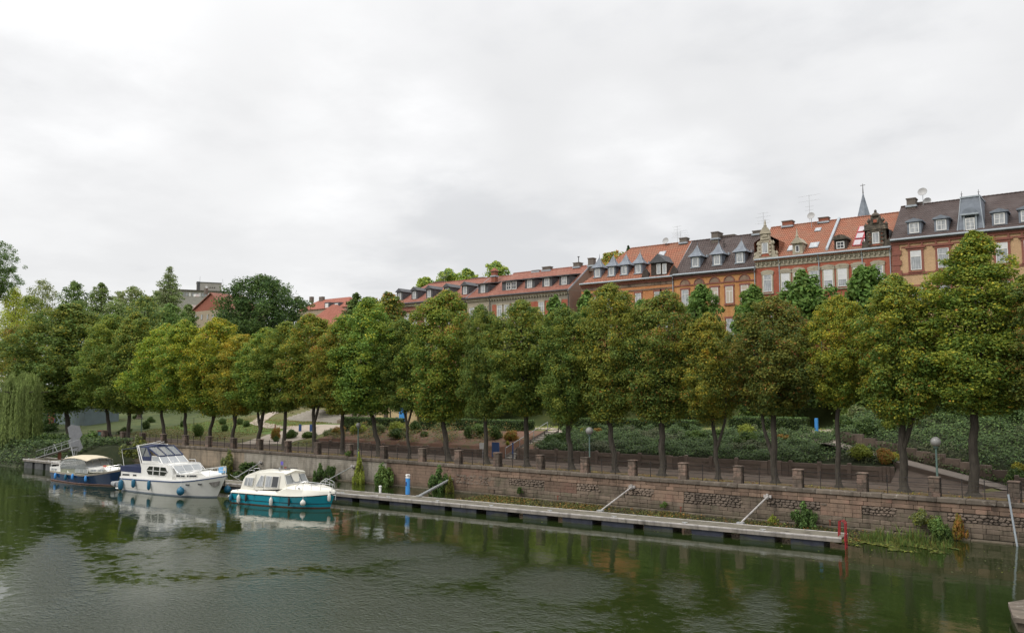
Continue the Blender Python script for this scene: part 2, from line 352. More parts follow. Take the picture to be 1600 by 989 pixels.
# ------------------------------------------------------------------ terrain
def lerp(a, b, t): return a + (b - a) * t
def sst(a, b, x):
    t = np.clip((x - a) / (b - a), 0, 1); return t * t * (3 - 2 * t)
def interp(y, pts): return np.interp(y, [p[0] for p in pts], [p[1] for p in pts])
QZ = 1.95
def zterr(x): return np.clip(4.75 + .016 * (x + 25), 3.5, 5.0)       # level of the park terrace
RAMP0, RAMP1 = (-19.6, 67.9, 4.35), (-7.6, 64.7, 2.0)
def terr(x, y):
    x = np.asarray(x, float); y = np.asarray(y, float)
    zt = zterr(x)
    # planted bank behind the retaining wall
    bed = np.where(y < 64.15, QZ, np.where(y < 70, 2.9 + (zt - .15 - 2.9) * np.clip((y - 64.15) / 5.85, 0, 1) ** .8, 0))
    bed = np.where(y >= 70, zt - .15 + .15 * np.clip((y - 70) / 2, 0, 1), bed)
    # lawn and plaza on the left
    lawn = np.where(y < 63.5, QZ, QZ + (zt - QZ) * np.clip((y - 63.5) / 15.5, 0, 1))
    z = lerp(lawn, bed, sst(-79, -76.5, x))
    # rise to the street
    rise = sst(84, 94, y)
    st = 12.3 + .015 * (x + 20)
    z = np.where(y > 80, lerp(z, st, rise * sst(-112, -88, x)), z)
    z = z + np.where(x < -88, .11 * np.clip(y - 80, 0, 40) * (1 - sst(-112, -88, x)), 0)
    # right: ivy slope behind the ramp
    rt = np.clip((x - RAMP0[0]) / (RAMP1[0] - RAMP0[0]), 0, 1)
    ry = lerp(RAMP0[1], RAMP1[1], rt); rz = lerp(RAMP0[2], RAMP1[2], rt)
    hill = rz + .72 * np.clip((y - ry - 1.55) / .5, 0, 1) + (6.6 - rz) * np.clip((y - ry - 1.9) / 9.5, 0, 1) ** .8
    back = lerp(hill, np.maximum(hill, z), sst(76, 84, y))
    w = sst(-21, -18, x)
    zr = np.where(y > ry + 1.5, np.where(y < 84, lerp(z, back, w), z), z)
    on = (np.abs(y - ry) <= 1.5) & (x > RAMP0[0] - .3)
    front = (y < ry - 1.5) & (x > RAMP0[0] - .3)
    zr = np.where(on, rz - .05, zr)
    zf = np.where(y < 64.15, QZ, np.where(x < -14.2, np.minimum(zr, rz - .15), QZ))
    zr = np.where(front, zf, zr)
    z = zr
    z = z + np.where(y > 64.6, .06 * np.sin(x * 1.3 + y) * np.sin(y * 1.7 - x * .4), 0) * (1 - on)
    # cutting for the garden stairs
    ty = np.clip((y - 64.3) / 5.3, 0, 1); xs_ = lerp(-48.6, -47.3, ty)
    z = np.where((np.abs(x - xs_) < 1.0) & (y > 63.9) & (y < 69.9), lerp(1.75, 4.1, ty), z)
    # canal basin
    land = y > 54.25
    z = np.where(land, z, -2.0)
    # natural bank at the far left
    e = np.clip((-x - 99.0) * .9 + (y - 42.5) * .45, -5, 30)
    e2 = np.minimum(e, (y - 41.0))
    zb = np.clip(e2 * .75 - .35, -2, 1.9)
    z = np.where((x < -98) & (y <= 54.3), np.maximum(z, zb), z)
    z = np.where(y < -14, np.clip((-14 - y) * .6 - .3, -2, 3.0), z)
    return z
def tz(x, y): return float(terr(x, y))
xs = np.concatenate([[-4000, -2000, -1000, -600, -400, -300, -250, -220], np.arange(-200, -130, 3.0), np.arange(-130, -50, .45), np.arange(-50, -45.5, .22), np.arange(-45.5, 10, .45), np.arange(10, 40, 2), [45, 60, 90, 150, 300, 600, 1200, 4000]])
ys = np.concatenate([[-4000, -1000, -300, -100, -50, -30, -20, -14.3, -14, -12, -10, 0, 20, 35], np.arange(38, 53.5, .6), [53.8, 54.2, 54.3, 55, 58, 61, 63.4], np.arange(63.8, 72, .28), np.arange(72, 100, .6), np.arange(100, 130, 3), [140, 160, 200, 300, 500, 1000, 2000, 4000]])
GX, GY = np.meshgrid(xs, ys); GZ = terr(GX, GY)
nx, ny = len(xs), len(ys)
verts = np.stack([GX, GY, GZ], -1).reshape(-1, 3)
idx = np.arange(nx * ny).reshape(ny, nx)
quads = np.stack([idx[:-1, :-1], idx[:-1, 1:], idx[1:, 1:], idx[1:, :-1]], -1).reshape(-1, 4)
def npmesh(name, V, Q, mats, midx=None, tint=None, smooth=False):
    me = bpy.data.meshes.new(name)
    me.vertices.add(len(V)); me.vertices.foreach_set('co', np.asarray(V, np.float32).ravel())
    k = Q.shape[1]
    me.loops.add(Q.size); me.loops.foreach_set('vertex_index', Q.ravel().astype(np.int32))
    me.polygons.add(len(Q)); me.polygons.foreach_set('loop_start', (np.arange(len(Q)) * k).astype(np.int32))
    try: me.polygons.foreach_set('loop_total', np.full(len(Q), k, np.int32))
    except Exception: pass
    for m in mats: me.materials.append(m)
    if midx is not None: me.polygons.foreach_set('material_index', midx.astype(np.int32))
    if smooth: me.polygons.foreach_set('use_smooth', np.ones(len(Q), bool))
    me.update(calc_edges=True)
    if tint is not None:
        a = me.attributes.new('tint', 'FLOAT_COLOR', 'POINT')
        a.data.foreach_set('color', np.concatenate([tint, np.ones((len(tint), 1))], 1).astype(np.float32).ravel())
    me.validate()
    return me
GRASS = surf('grass', (.085, .10, .024), (.125, .11, .035), .7, .95, .5, 30, c3=(.15, .11, .05), s3=.25, k3=(.5, .7))
MULCH = surf('mulch', (.19, .095, .06), (.13, .075, .05), 2.5, .95, .9, 14, c3=(.11, .10, .045), s3=.6, k3=(.5, .65))
SOIL = surf('ivy_soil', (.03, .042, .018), (.05, .055, .025), 1.5, .95, .5, 9)
FIELD = surf('park_ground', (.045, .07, .02), (.10, .115, .035), .3, .95, .3, 9)
LAWN2 = surf('dry_lawn', (.16, .175, .05), (.22, .21, .075), .6, .95, .3, 30, c3=(.26, .22, .11), s3=.2, k3=(.5, .7))
LAWN = surf('bright_lawn', (.075, .135, .022), (.10, .15, .03), .8, .95, .4, 30)
cx_ = (GX[:-1, :-1] + GX[1:, 1:]) / 2; cy_ = (GY[:-1, :-1] + GY[1:, 1:]) / 2
cxf, cyf = cx_.ravel(), cy_.ravel()
mi = np.zeros(len(quads))
wob = np.sin(cxf * .9) * .4 + np.sin(cxf * .37 + 2) * .6
mi[(cxf > -77.5) & (cyf > 64) & (cyf < 71.5)] = 1
mi[(cxf > -46) & (cyf > 64) & (cyf < 72)] = 2
mi[(cxf > -19.5) & (cyf > 64) & (cyf < 84)] = 2
mi[(cyf > 71.5) & (cxf > -77) & (mi == 0)] = 3
mi[(cyf > 72) & (cyf < 83) & (cxf > -77) & (cxf < -19)] = 5
mi[(cxf < -84) & (cyf > 70.5 + .3 * wob) & (cyf < 83)] = 4
mi[(cxf < -97) & (cyf < 55)] = 2
mi[(cxf < -122)] = 3
ground = bpy.data.objects.new('ground', npmesh('ground', verts, quads, [GRASS, MULCH, SOIL, FIELD, LAWN, LAWN2], mi, smooth=True)); COL.objects.link(ground)
tag(ground, kind='structure')
def draped(name, line, width, mat, off=.03, step=.6, dz=None):
    """a ribbon laid on the ground along a polyline (x, y)"""
    P = [Vector((p[0], p[1], 0)) for p in line]; pts = []
    for a, b in zip(P, P[1:]):
        n = max(1, int((b - a).length / step)); pts += [a.lerp(b, i / n) for i in range(n)]
    pts.append(P[-1]); N = 7; m = MB()
    for i, p in enumerate(pts):
        t = (pts[min(i + 1, len(pts) - 1)] - pts[max(i - 1, 0)]).normalized(); s = Vector((t.y, -t.x, 0))
        w = width if not isinstance(width, (list, tuple)) else lerp(width[0], width[1], i / (len(pts) - 1))
        for k in range(N):
            q = p + s * (w * (k / (N - 1) - .5)); m.v.append((q.x, q.y, (tz(q.x, q.y) if dz is None else dz(q.x, q.y)) + off))
    for i in range(len(pts) - 1):
        for k in range(N - 1): m.f.append((i * N + k, i * N + k + 1, (i + 1) * N + k + 1, (i + 1) * N + k))
    return tag(m.build(name, mat, smooth=True), kind='structure')
# quay pavement: worn asphalt with a strip of leaves and moss by the wall
def pavemat():
    m = surf('quay_asphalt', (.13, .102, .082), (.10, .078, .063), 1.2, .98, .15, 25, spec=.05, c3=(.165, .13, .105), s3=.4, k3=(.45, .7))
    t = m.node_tree; b = t.nodes['Principled BSDF']; src = b.inputs['Base Color'].links[0].from_socket
    tc = nd(t, 'ShaderNodeTexCoord'); s = nd(t, 'ShaderNodeSeparateXYZ'); t.links.new(tc.outputs['Object'], s.inputs[0])
    n = noise(t, tc.outputs['Object'], .5, 5, .6); n2 = noise(t, tc.outputs['Object'], 9, 4, .7)
    y = mth(t, 'MULTIPLY_ADD', n, 3.0, s.outputs[1])
    r = nd(t, 'ShaderNodeMapRange'); t.links.new(y, r.inputs[0]); r.inputs[1].default_value = 60.6; r.inputs[2].default_value = 58.6
    f = mth(t, 'MULTIPLY', r.outputs[0], mth(t, 'MULTIPLY_ADD', n2, 1.6, .05))
    f = mth(t, 'MINIMUM', f, .95)
    ms = nd(t, 'ShaderNodeMix', data_type='RGBA'); ms.inputs[6].default_value = (.12, .105, .028, 1); ms.inputs[7].default_value = (.17, .10, .035, 1); t.links.new(noise(t, tc.outputs['Object'], 1.1, 3, .5), ms.inputs[0])
    mx = nd(t, 'ShaderNodeMix', data_type='RGBA'); t.links.new(f, mx.inputs[0]); t.links.new(src, mx.inputs[6]); t.links.new(ms.outputs[2], mx.inputs[7])
    t.links.new(mx.outputs[2], b.inputs['Base Color']); return m
pv = MB(); pv.add([(-115, 54.5, QZ + .012), (40, 54.5, QZ + .012), (40, 63.95, QZ + .012), (-115, 63.95, QZ + .012)], [(0, 1, 2, 3)])
tag(pv.build('pavement', pavemat()), kind='structure')

# ------------------------------------------------------------------ water
def watermat():
    m = bpy.data.materials.new('canal_water'); m.use_nodes = True; t = m.node_tree; b = t.nodes['Principled BSDF']
    b.inputs['Base Color'].default_value = (.015, .024, .006, 1); b.inputs['Roughness'].default_value = .015; b.inputs['IOR'].default_value = 1.333
    b.inputs['Specular IOR Level'].default_value = .85
    tc = nd(t, 'ShaderNodeTexCoord')
    mp = nd(t, 'ShaderNodeMapping'); t.links.new(tc.outputs['Object'], mp.inputs[0]); mp.inputs['Scale'].default_value = (1, 1.5, 1); mp.inputs['Rotation'].default_value = (0, 0, R(25))
    at = nd(t, 'ShaderNodeAttribute', attribute_name='wind')
    pn = noise(t, tc.outputs['Object'], .12, 5, .6)
    pn2 = noise(t, tc.outputs['Object'], 1.6, 4, .65)
    patch = mth(t, 'ADD', at.outputs['Fac'], mth(t, 'ADD', mth(t, 'MULTIPLY_ADD', pn, .55, -.28), mth(t, 'MULTIPLY_ADD', pn2, .8, -.42)))
    w = nd(t, 'ShaderNodeMapRange', interpolation_type='SMOOTHSTEP'); t.links.new(patch, w.inputs[0]); w.inputs[1].default_value = .12; w.inputs[2].default_value = 1.0
    w.inputs[3].default_value = 0.0; w.inputs[4].default_value = 1.0
    rip = noise(t, mp.outputs[0], 5.2, 3, .55, .5)
    fine = noise(t, mp.outputs[0], 11, 2, .5, .3)
    swell = noise(t, mp.outputs[0], .55, 2, .4)
    h = mth(t, 'ADD', mth(t, 'MULTIPLY', mth(t, 'ADD', mth(t, 'MULTIPLY', rip, .15), mth(t, 'MULTIPLY', fine, .03)), mth(t, 'MULTIPLY_ADD', w.outputs[0], 1.0, .012)), mth(t, 'MULTIPLY', swell, .014))
    t.links.new(mth(t, 'MULTIPLY_ADD', w.outputs[0], .10, .012), b.inputs['Roughness'])
    bn = nd(t, 'ShaderNodeBump'); bn.inputs['Strength'].default_value = 1.0; bn.inputs['Distance'].default_value = 1.0
    t.links.new(h, bn.inputs['Height']); t.links.new(bn.outputs[0], b.inputs['Normal'])
    return m
wx = np.concatenate([[-4000, -1500, -600, -300, -200], np.arange(-150, -82, 1.5), np.arange(-82, 5, .6), np.arange(5, 41, 1.5), [60, 120, 300, 900, 4000]]); wy = np.arange(-16, 55.1, .6)
WX, WY = np.meshgrid(wx, wy)
wv = np.stack([WX, WY, np.zeros_like(WX)], -1).reshape(-1, 3); wi = np.arange(WX.size).reshape(WX.shape)
wq = np.stack([wi[:-1, :-1], wi[:-1, 1:], wi[1:, 1:], wi[1:, :-1]], -1).reshape(-1, 4)
wme = npmesh('water', wv, wq, [watermat()], smooth=True)
# gusts that ruffle the surface: patches lying across the view, (centre, half width, half depth, strength)
GU = [(420, 868, 270, 24, .48), (250, 985, 360, 62, 1.15), (430, 930, 280, 32, .78), (600, 962, 280, 42, .8), (80, 900, 45, 60, .95), (240, 852, 120, 12, .42), (430, 842, 110, 20, .5), (640, 860, 75, 12, 1.1), (695, 886, 95, 26, .78), (560, 872, 60, 18, .55),
      (870, 912, 95, 28, .92), (760, 965, 220, 30, .55), (1060, 922, 42, 28, .5), (1195, 948, 34, 34, .62), (1110, 978, 70, 18, .4), (1350, 948, 28, 28, .45)]
wf = np.zeros(len(wv))
for px, py, hw_, hh_, s_ in GU:
    c_ = onz(px, py, 0); d_ = Vector((c_.x, c_.y, 0)).length; az = math.atan2(c_.y, c_.x)
    across = hw_ * depth(c_) / FPX; along = d_ * d_ / (CAM_Z * FPX) * hh_
    dx_, dy_ = wv[:, 0] - c_.x, wv[:, 1] - c_.y
    u_ = dx_ * math.cos(az) + dy_ * math.sin(az); v_ = -dx_ * math.sin(az) + dy_ * math.cos(az)
    wf = np.maximum(wf, s_ * np.exp(-(u_ / along) ** 2 - (v_ / across) ** 2))
wf = np.maximum(wf, .12 * (1 - sst(31, 37, wv[:, 1] + .06 * wv[:, 0])))
a = wme.attributes.new('wind', 'FLOAT', 'POINT'); a.data.foreach_set('value', wf.astype(np.float32))
wo = bpy.data.objects.new('water', wme); COL.objects.link(wo); tag(wo, kind='structure')

# ------------------------------------------------------------------ leaves
PAL = dict(green=((0.085, 0.127, 0.030), (0.111, 0.155, 0.036), (0.067, 0.103, 0.028)),
           olive=((0.156, 0.174, 0.033), (0.184, 0.191, 0.036), (0.131, 0.149, 0.028)),
           yellow=((0.292, 0.255, 0.033), (0.333, 0.265, 0.042), (0.252, 0.230, 0.030)),
           rust=((0.262, 0.122, 0.034), (0.303, 0.157, 0.042), (0.202, 0.098, 0.028)),
           fresh=((0.106, 0.176, 0.050), (0.136, 0.211, 0.059), (0.081, 0.142, 0.040)),
           lime=((0.222, 0.265, 0.042), (0.272, 0.304, 0.055), (0.182, 0.225, 0.042)),
           grey=((0.131, 0.152, 0.067), (0.161, 0.176, 0.079), (0.101, 0.122, 0.055)),
           dark=((0.038, 0.069, 0.019), (0.051, 0.086, 0.024), (0.030, 0.055, 0.016)),
           willow=((0.155, 0.20, 0.062), (0.20, 0.245, 0.078), (0.12, 0.158, 0.05)),
           ivy=((0.049, 0.083, 0.024), (0.071, 0.113, 0.032), (0.032, 0.059, 0.017)),
           moss=((0.116, 0.113, 0.032), (0.151, 0.132, 0.038), (0.085, 0.088, 0.025)))
def leafquads(C, N, size, col, rng, aspect=.62, jit=.55):
    n = len(C)
    N = N + rng.normal(0, jit, (n, 3)); N /= np.linalg.norm(N, axis=1, keepdims=True) + 1e-9
    u = np.cross(N, rng.normal(0, 1, (n, 3))); u /= np.linalg.norm(u, axis=1, keepdims=True) + 1e-9
    v = np.cross(N, u); s = size[:, None]
    V = np.stack([C - u * s, C + v * s * aspect + N * s * .12, C + u * s, C - v * s * aspect + N * s * .12], 1).reshape(-1, 3)
    Q = np.arange(4 * n).reshape(n, 4)
    return V, Q, np.repeat(col, 4, 0)
def lobes_mesh(name, lob, nleaf, leaf, rng, mat, up=.35, fill=.12):
    """lob: list of (centre, radii(3), palette weights {name: w}); leaves spread over the shell of each lobe"""
    Cs, Ns, cols = [], [], []
    area = np.array([l[1][0] * min(l[1][2], l[1][0]) * (1 if l[1][0] < 3 * l[1][2] else .8) for l in lob]); cnt = np.maximum(8, (nleaf * area / area.sum()).astype(int))
    for (c, r, pw), k in zip(lob, cnt):
        d = rng.normal(0, 1, (k, 3)); d[:, 2] += .25; d /= np.linalg.norm(d, axis=1, keepdims=True)
        rad = np.where(rng.random(k) < fill, rng.random(k) * .6 + .2, rng.normal(.92, .13, k))
        bumpy = 1 + .16 * np.sin(d[:, 0] * 7 + c[0]) * np.sin(d[:, 1] * 7 + c[1]) + .1 * np.sin(d[:, 2] * 9 + c[2])
        Cs.append(np.array(c) + d * rad[:, None] * bumpy[:, None] * np.array(r))
        nn = d.copy(); nn[:, 2] += up + .25; Ns.append(nn)
        ks = list(pw); w = np.array([pw[q] for q in ks], float); w /= w.sum()
        ch = rng.choice(len(ks), k, p=w); sub = rng.integers(0, 3, k)
        P = np.array([PAL[q] for q in ks]); cc = P[ch, sub] * rng.uniform(.82, 1.18, (k, 1)); cols.append(cc)
    C = np.concatenate(Cs); N = np.concatenate(Ns); col = np.concatenate(cols)
    V, Q, T = leafquads(C, N, leaf * rng.uniform(.65, 1.3, len(C)), col, rng)
    return npmesh(name, V, Q, [mat], tint=T)
PROF = {'ovoid': [(0, .36), (.08, .66), (.22, .93), (.42, 1.0), (.62, .92), (.80, .68), (.92, .42), (1, .08)],
        'column': [(0, .36), (.06, .66), (.2, .92), (.5, 1.0), (.7, .93), (.85, .70), (.95, .42), (1, .1)],
        'round': [(0, .35), (.12, .75), (.35, 1.0), (.6, 1.0), (.8, .78), (.92, .5), (1, .12)],
        'pointed': [(0, .5), (.1, .85), (.3, 1.0), (.5, .88), (.7, .66), (.85, .42), (1, .06)]}
def crown_mesh(name, seed, Rr, H, nleaf, leaf, pal, prof='ovoid', nl=110, lr=(.16, .27), flat=.85, mat=None, hollow=.5, wild=.22):
    rng = np.random.default_rng(seed); pr = PROF[prof]; lob = []
    ph = rng.uniform(0, 6.28, 6)
    for i in range(nl):
        t = rng.beta(1.15, 1.05); e = float(interp(t, pr)); a = rng.uniform(0, 6.28)
        e *= 1 + wild * (math.sin(2 * a + ph[0] + 3 * t) * .5 + math.sin(3 * a + ph[1] - 5 * t) * .4 + math.sin(5 * a + 9 * t + ph[2]) * .35)
        q = rng.uniform(hollow, 1.0) ** .7; rl = Rr * rng.uniform(*lr) * (1.05 - .35 * t)
        r = max(0, Rr * e * q * (1.10 if rng.random() < .22 else 1) - rl * .5); z = t * (H - rl) + rl * .4
        # colours turn together on whole twigs, mostly on the sunny outside
        k = rng.random(); w = {}
        for nm, base, top in pal: w[nm] = max(0, lerp(base, top, t * q)) * rng.uniform(.25, 1.5) ** 2.2 + 1e-3
        lob.append(((r * math.cos(a), r * math.sin(a), z), (rl, rl, rl * flat), w))
    # loose leaves between the clumps
    for i in range(14):
        t = (i + .5) / 14; e = float(interp(t, pr)) * Rr * .80; w = {nm: lerp(base, top, t) * rng.uniform(.5, 1.4) + 1e-3 for nm, base, top in pal}
        lob.append(((rng.normal(0, .1), rng.normal(0, .1), t * H * .96), (e, e, H / 14 * .8), w))
    return lobes_mesh(name, lob, nleaf, leaf, rng, mat or LEAF, fill=.2)
FORKS = {6: 2.9, 7: 2.3, 12: 3.2, 19: 2.3, 20: 1.9, 22: 3.0, 16: 3.3, 9: 3.2}
def trunk_mb(H, r, top, seed, lean=0., fork=None, n=6):
    """tapered trunk with limbs reaching into a crown of height top"""
    rng = random.Random(seed); m = MB(); lx = lean; k = 7
    pts = [(lx * (i / k) ** 1.2 * H * .25 + .06 * math.sin(i * 1.9 + seed), .05 * math.sin(i * 2.3 + seed * 2), H * i / k) for i in range(k + 1)]
    rr = [r * (1.9 if i == 0 else 1.08 - .35 * i / k) for i in range(k + 1)]
    pts.insert(1, (pts[0][0], pts[0][1], .28)); rr.insert(1, r * 1.12)
    m.tube(pts, rr, 9)
    e = Vector(pts[-1])
    if fork:                                          # a second stem leaves the trunk low down
        b0 = Vector((lx * (fork / H) ** 1.2 * H * .25, 0, fork)); sg = -1 if lean > 0 else 1
        m.tube([b0 - Vector((0, 0, .3)), b0 + Vector((sg * .35, .05, .7)), b0 + Vector((sg * .75, .1, 2.0)), b0 + Vector((sg * 1.1, 0, top - fork - 2))], [r * .7, r * .66, r * .52, r * .15], 8)
    for i in range(n):
        a = 6.283 * i / n + rng.uniform(-.4, .4); h = rng.uniform(.45, .95) * (top - H); s = rng.uniform(.5, 1.6)
        st = Vector(pts[-1 - (i % 2)]) + Vector((0, 0, -.1))
        p1 = st + Vector((math.cos(a) * s * .5, math.sin(a) * s * .5, h * .35)); p2 = st + Vector((math.cos(a) * s, math.sin(a) * s, h))
        m.tube([st, p1, p2], [r * .6, r * .38, r * .1], 6)
    m.tube([e, e + Vector((.1, 0, (top - H) * .5)), e + Vector((0, .1, (top - H) * .9))], [r * .75, r * .4, r * .08], 7)
    return m
_g = 1.0
LIND = [('green', 1.1, .45), ('olive', .5, 1.1), ('yellow', .03, .17), ('rust', .01, .015)]
LIND2 = [('green', .9, .35), ('olive', .6, 1.0), ('yellow', .08, .45), ('rust', .03, .06)]
LIND3 = [('green', .9, .4), ('olive', .8, 1.0), ('yellow', .05, .14), ('rust', .06, .14)]
LINDG = [('green', 1.2, .7), ('olive', .3, .7), ('yellow', .0, .08), ('fresh', .1, .2)]
CR = {}
def crown(key):
    if key in CR: return CR[key]
    spec = dict(a=(11, 3, 10, 66000, .078, LIND, 'column'), b=(12, 3, 10, 66000, .078, LIND2, 'ovoid'), c=(13, 3, 10, 66000, .078, LIND3, 'column'),
                d=(14, 3, 10, 66000, .078, LINDG, 'column'), e=(15, 3, 9, 66000, .078, LIND3, 'round'), f=(16, 3, 12, 92000, .073, LIND, 'pointed'), g=(17, 3, 10, 66000, .078, LIND2, 'column'), h=(18, 3, 10, 66000, .078, LINDG, 'ovoid'))[key]
    CR[key] = (crown_mesh('crown_' + key, spec[0], spec[1], spec[2], spec[3], spec[4], spec[5], spec[6], nl=260 if key != 'f' else 380, lr=(.10, .24), hollow=.42, wild=.34), spec[1], spec[2])
    return CR[key]
def tree(name, base, Hc0, Hc1, rad, key, label, cat='tree', group=None, tint=(1, 1, 1), trunk_r=.22, lean=0., seed=0, bark=None, rz=0.):
    o = empty(name, base, 0, label, cat, group)
    t = trunk_mb(Hc0 + .8, trunk_r, Hc1 - .5, seed, lean, FORKS.get(seed) if group and 'quay' in group else None).build('trunk', bark or BARK, o, smooth=True, local=True)
    me, r0, h0 = crown(key)
    c = bpy.data.objects.new('crown', me); COL.objects.link(c); c.parent = o; c.location = (lean * (Hc0 + .8) * .25, 0, Hc0)
    c.scale = (rad / r0, rad / r0, (Hc1 - Hc0) / h0); q_ = 1 + .07 * math.sin(seed * 2.7); c.scale = (rad / r0 * q_, rad / r0 / q_, (Hc1 - Hc0) / h0); c.rotation_euler = (.05 * math.sin(seed * 1.3), .05 * math.sin(seed * 2.1 + 1), rz); c.color = (*tint, 1)
    return o
# the row of trees on the quay: foot px, foot py, centre px, half-width px, top py, crown underside py, crown kind, tint, lean, girth, label
ROW = [
 (108, 668, 88, 66, 478, 645, 'h', (.95, .9, .9), 0, .42, 'broad dark tree with the thickest trunk, behind the raised gangway'),
 (172, 674, 158, 46, 492, 648, 'd', (1.1, 1.05, .9), -.1, .3, 'green tree over the white moored cruiser, left of a close neighbour with a second trunk'),
 (200, 676, 205, 44, 488, 643, 'h', (1.1, 1.0, .9), 0, .3, 'olive green tree just left of the small lamp on the grass bank'),
 (258, 680, 245, 42, 506, 648, 'b', (1.2, 1.3, .9), .1, .26, 'light green tree with an orange patch low on its left side'),
 (290, 682, 290, 42, 500, 650, 'b', (1.12, 1.2, .9), .0, .26, 'bright yellow green tree in front of the lawn path'),
 (325, 684, 340, 46, 496, 648, 'g', (1.25, 1.18, .8), .0, .26, 'golden topped tree standing before the red tiled gable house'),
 (362, 688, 372, 40, 522, 655, 'g', (1.35, 1.12, .9), .05, .24, 'orange tinged low tree between the round clipped bushes'),
 (402, 698, 415, 46, 512, 648, 'h', (1.15, 1.15, .9), .25, .27, 'tree with a forked leaning trunk beside the plaza slope'),
 (443, 701, 448, 42, 502, 640, 'h', (1.15, 1.05, .9), 0, .25, 'green tree by the wide park steps'),
 (491, 702, 490, 42, 490, 645, 'c', (1.12, 1.05, .9), 0, .25, 'brownish tree beside the two short blue posts'),
 (535, 713, 535, 44, 500, 650, 'c', (1.12, 1.0, .9), 0, .25, 'rusty brown tree left of the tall leafy tree, before the first hedge'),
 (593, 714, 577, 56, 466, 645, 'h', (1.1, 1.15, .9), 0, .28, 'tall rounded leafy green tree in front of the first clipped hedge'),
 (640, 716, 632, 36, 498, 655, 'd', (.95, .92, .9), .05, .18, 'thin trunked dark green tree just beyond the blue mooring post'),
 (700, 722, 690, 54, 453, 660, 'c', (1.0, 1.05, .95), 0, .3, 'tall dull olive tree with flared roots behind the sloping pontoon strut'),
 (760, 727, 758, 36, 476, 655, 'd', (.95, .9, .9), 0, .23, 'narrow dark tree left of the blue gate at the garden stairs'),
 (823, 731, 822, 52, 468, 660, 'a', (.9, .9, .9), 0, .27, 'dark green tree whose straight trunk stands in front of the garden stairs'),
 (893, 737, 885, 46, 478, 662, 'd', (.95, .92, .9), -.1, .27, 'dark tree just left of the globe lamp by the middle of the quay'),
 (962, 741, 948, 52, 443, 660, 'a', (1.05, .95, .9), .12, .27, 'tall olive tree just right of the mid-quay globe lamp'),
 (1036, 745, 1032, 56, 455, 670, 'c', (.85, .85, .9), 0, .3, 'dark brown-green tree with a stout trunk before the long clipped hedge'),
 (1122, 750, 1112, 46, 488, 660, 'b', (1.1, .95, .9), .12, .2, 'slim tree with a pale trunk and a small side fork, yellowing at the top'),
 (1210, 756, 1208, 66, 464, 655, 'e', (.78, .70, .8), 0, .26, 'brown domed tree with a trunk forked low into two stems'),
 (1310, 760, 1308, 44, 462, 650, 'g', (1.15, 1.08, .85), .35, .2, 'yellow orange tree with a curved leaning trunk by the garden ramp'),
 (1413, 767, 1405, 66, 428, 660, 'b', (1.0, 1.0, .9), 0, .3, 'knotty trunked olive tree left of the right-hand globe lamp'),
 (1522, 775, 1520, 84, 358, 655, 'f', (1.12, 1.1, .9), 0, .33, 'tallest tree of the row, with a pointed top, in front of the tan brick house'),
 (1648, 782, 1650, 76, 415, 665, 'c', (.75, .72, .85), 0, .3, 'dark tree cut by the right edge of the view'),
]
for i, (fx, fy, cxp, hw, top, bot, key, tint, lean, girth, lab) in enumerate(ROW):
    b = ony(fx, fy, 58.5); dp = depth((b.x, 58.5, 6)); rad = hw * dp / FPX * (1.24 if i < 12 else 1.17)
    z1 = ony(cxp, top, 58.5).z - QZ; z0 = ony(cxp, bot, 58.5).z - QZ + .3 + .4 * math.sin(i * 2.2)
    off = (ony(cxp, 600, 58.5).x - b.x)
    tint = (tint[0] * 1.0, tint[1] * 1.07, tint[2])
    ln = off / ((z0 + .8) * .25) if abs(off) > .05 else 0
    ln = max(-1.2, min(1.2, ln))
    tree('quay_tree', (b.x, 58.5, QZ), z0, z1, rad, key, lab, 'tree', 'row of trees along the quay', tint, girth * .88, ln, i, rz=i * 2.4)
    # an extra stem where the photograph shows a fork
    if i == 20:
        pass
# ------------------------------------------------------------------ trees beyond
def far_tree(name, px, top, bot, hw, Y, pal, label, prof='round', nleaf=10500, leaf=.27, tint=(1, 1, 1), seed=1, group=None, nl=120, hollow=.3, lr=(.13, .25), wild=.22, trunk=True, flat=.85, base=None):
    b = ony(px, bot, Y); t = ony(px, top, Y); rad = hw * depth((b.x, Y, 8)) / FPX; g = tz(b.x, Y) if base is None else base
    o = empty(name, (b.x, Y, g), 0, label, 'tree', group)
    H = t.z - b.z
    if trunk: trunk_mb(max(.5, b.z - g + H * .25), .22 + H * .015, t.z - g - H * .1, seed).build('trunk', BARK2, o, smooth=True, local=True)
    me = crown_mesh('crown', seed + 50, rad, H, nleaf, leaf, pal, prof, nl=nl, hollow=hollow, lr=lr, wild=wild, flat=flat)
    c = bpy.data.objects.new('crown', me); COL.objects.link(c); c.parent = o; c.location = (0, 0, b.z - g); haze_gain = 1.15 if Y > 90 else .95; c.color = (*(q_ * haze_gain for q_ in tint), 1)  # distant crowns get lighter leaf colour, aerial haze painted into the tint
    return o
FR = [('fresh', 1, 1), ('green', .6, .3)]
BG = 'trees beyond the quay row'
STK = dict(nl=80, lr=(.16, .30), wild=.4, tint=(.95, 1.0, .8), flat=1.1)
far_tree('street_tree', 1097, 446, 560, 34, 88, FR, 'fresh green plane tree below the dark roofed orange brick house', seed=3, group='street trees in front of the houses', **STK, nleaf=13000, leaf=.17)
far_tree('street_tree', 1178, 446, 560, 34, 88, FR, 'low fresh green plane tree at the corner of the orange and the red brick houses', seed=4, group='street trees in front of the houses', **STK, leaf=.22)
far_tree('street_tree', 1255, 424, 545, 42, 88, FR, 'fresh green plane tree before the left windows of the red brick house', seed=5, group='street trees in front of the houses', **STK, leaf=.22)
far_tree('street_tree', 1358, 414, 545, 42, 88, FR, 'fresh green plane tree before the right windows of the red brick house', seed=6, group='street trees in front of the houses', **STK, leaf=.22)
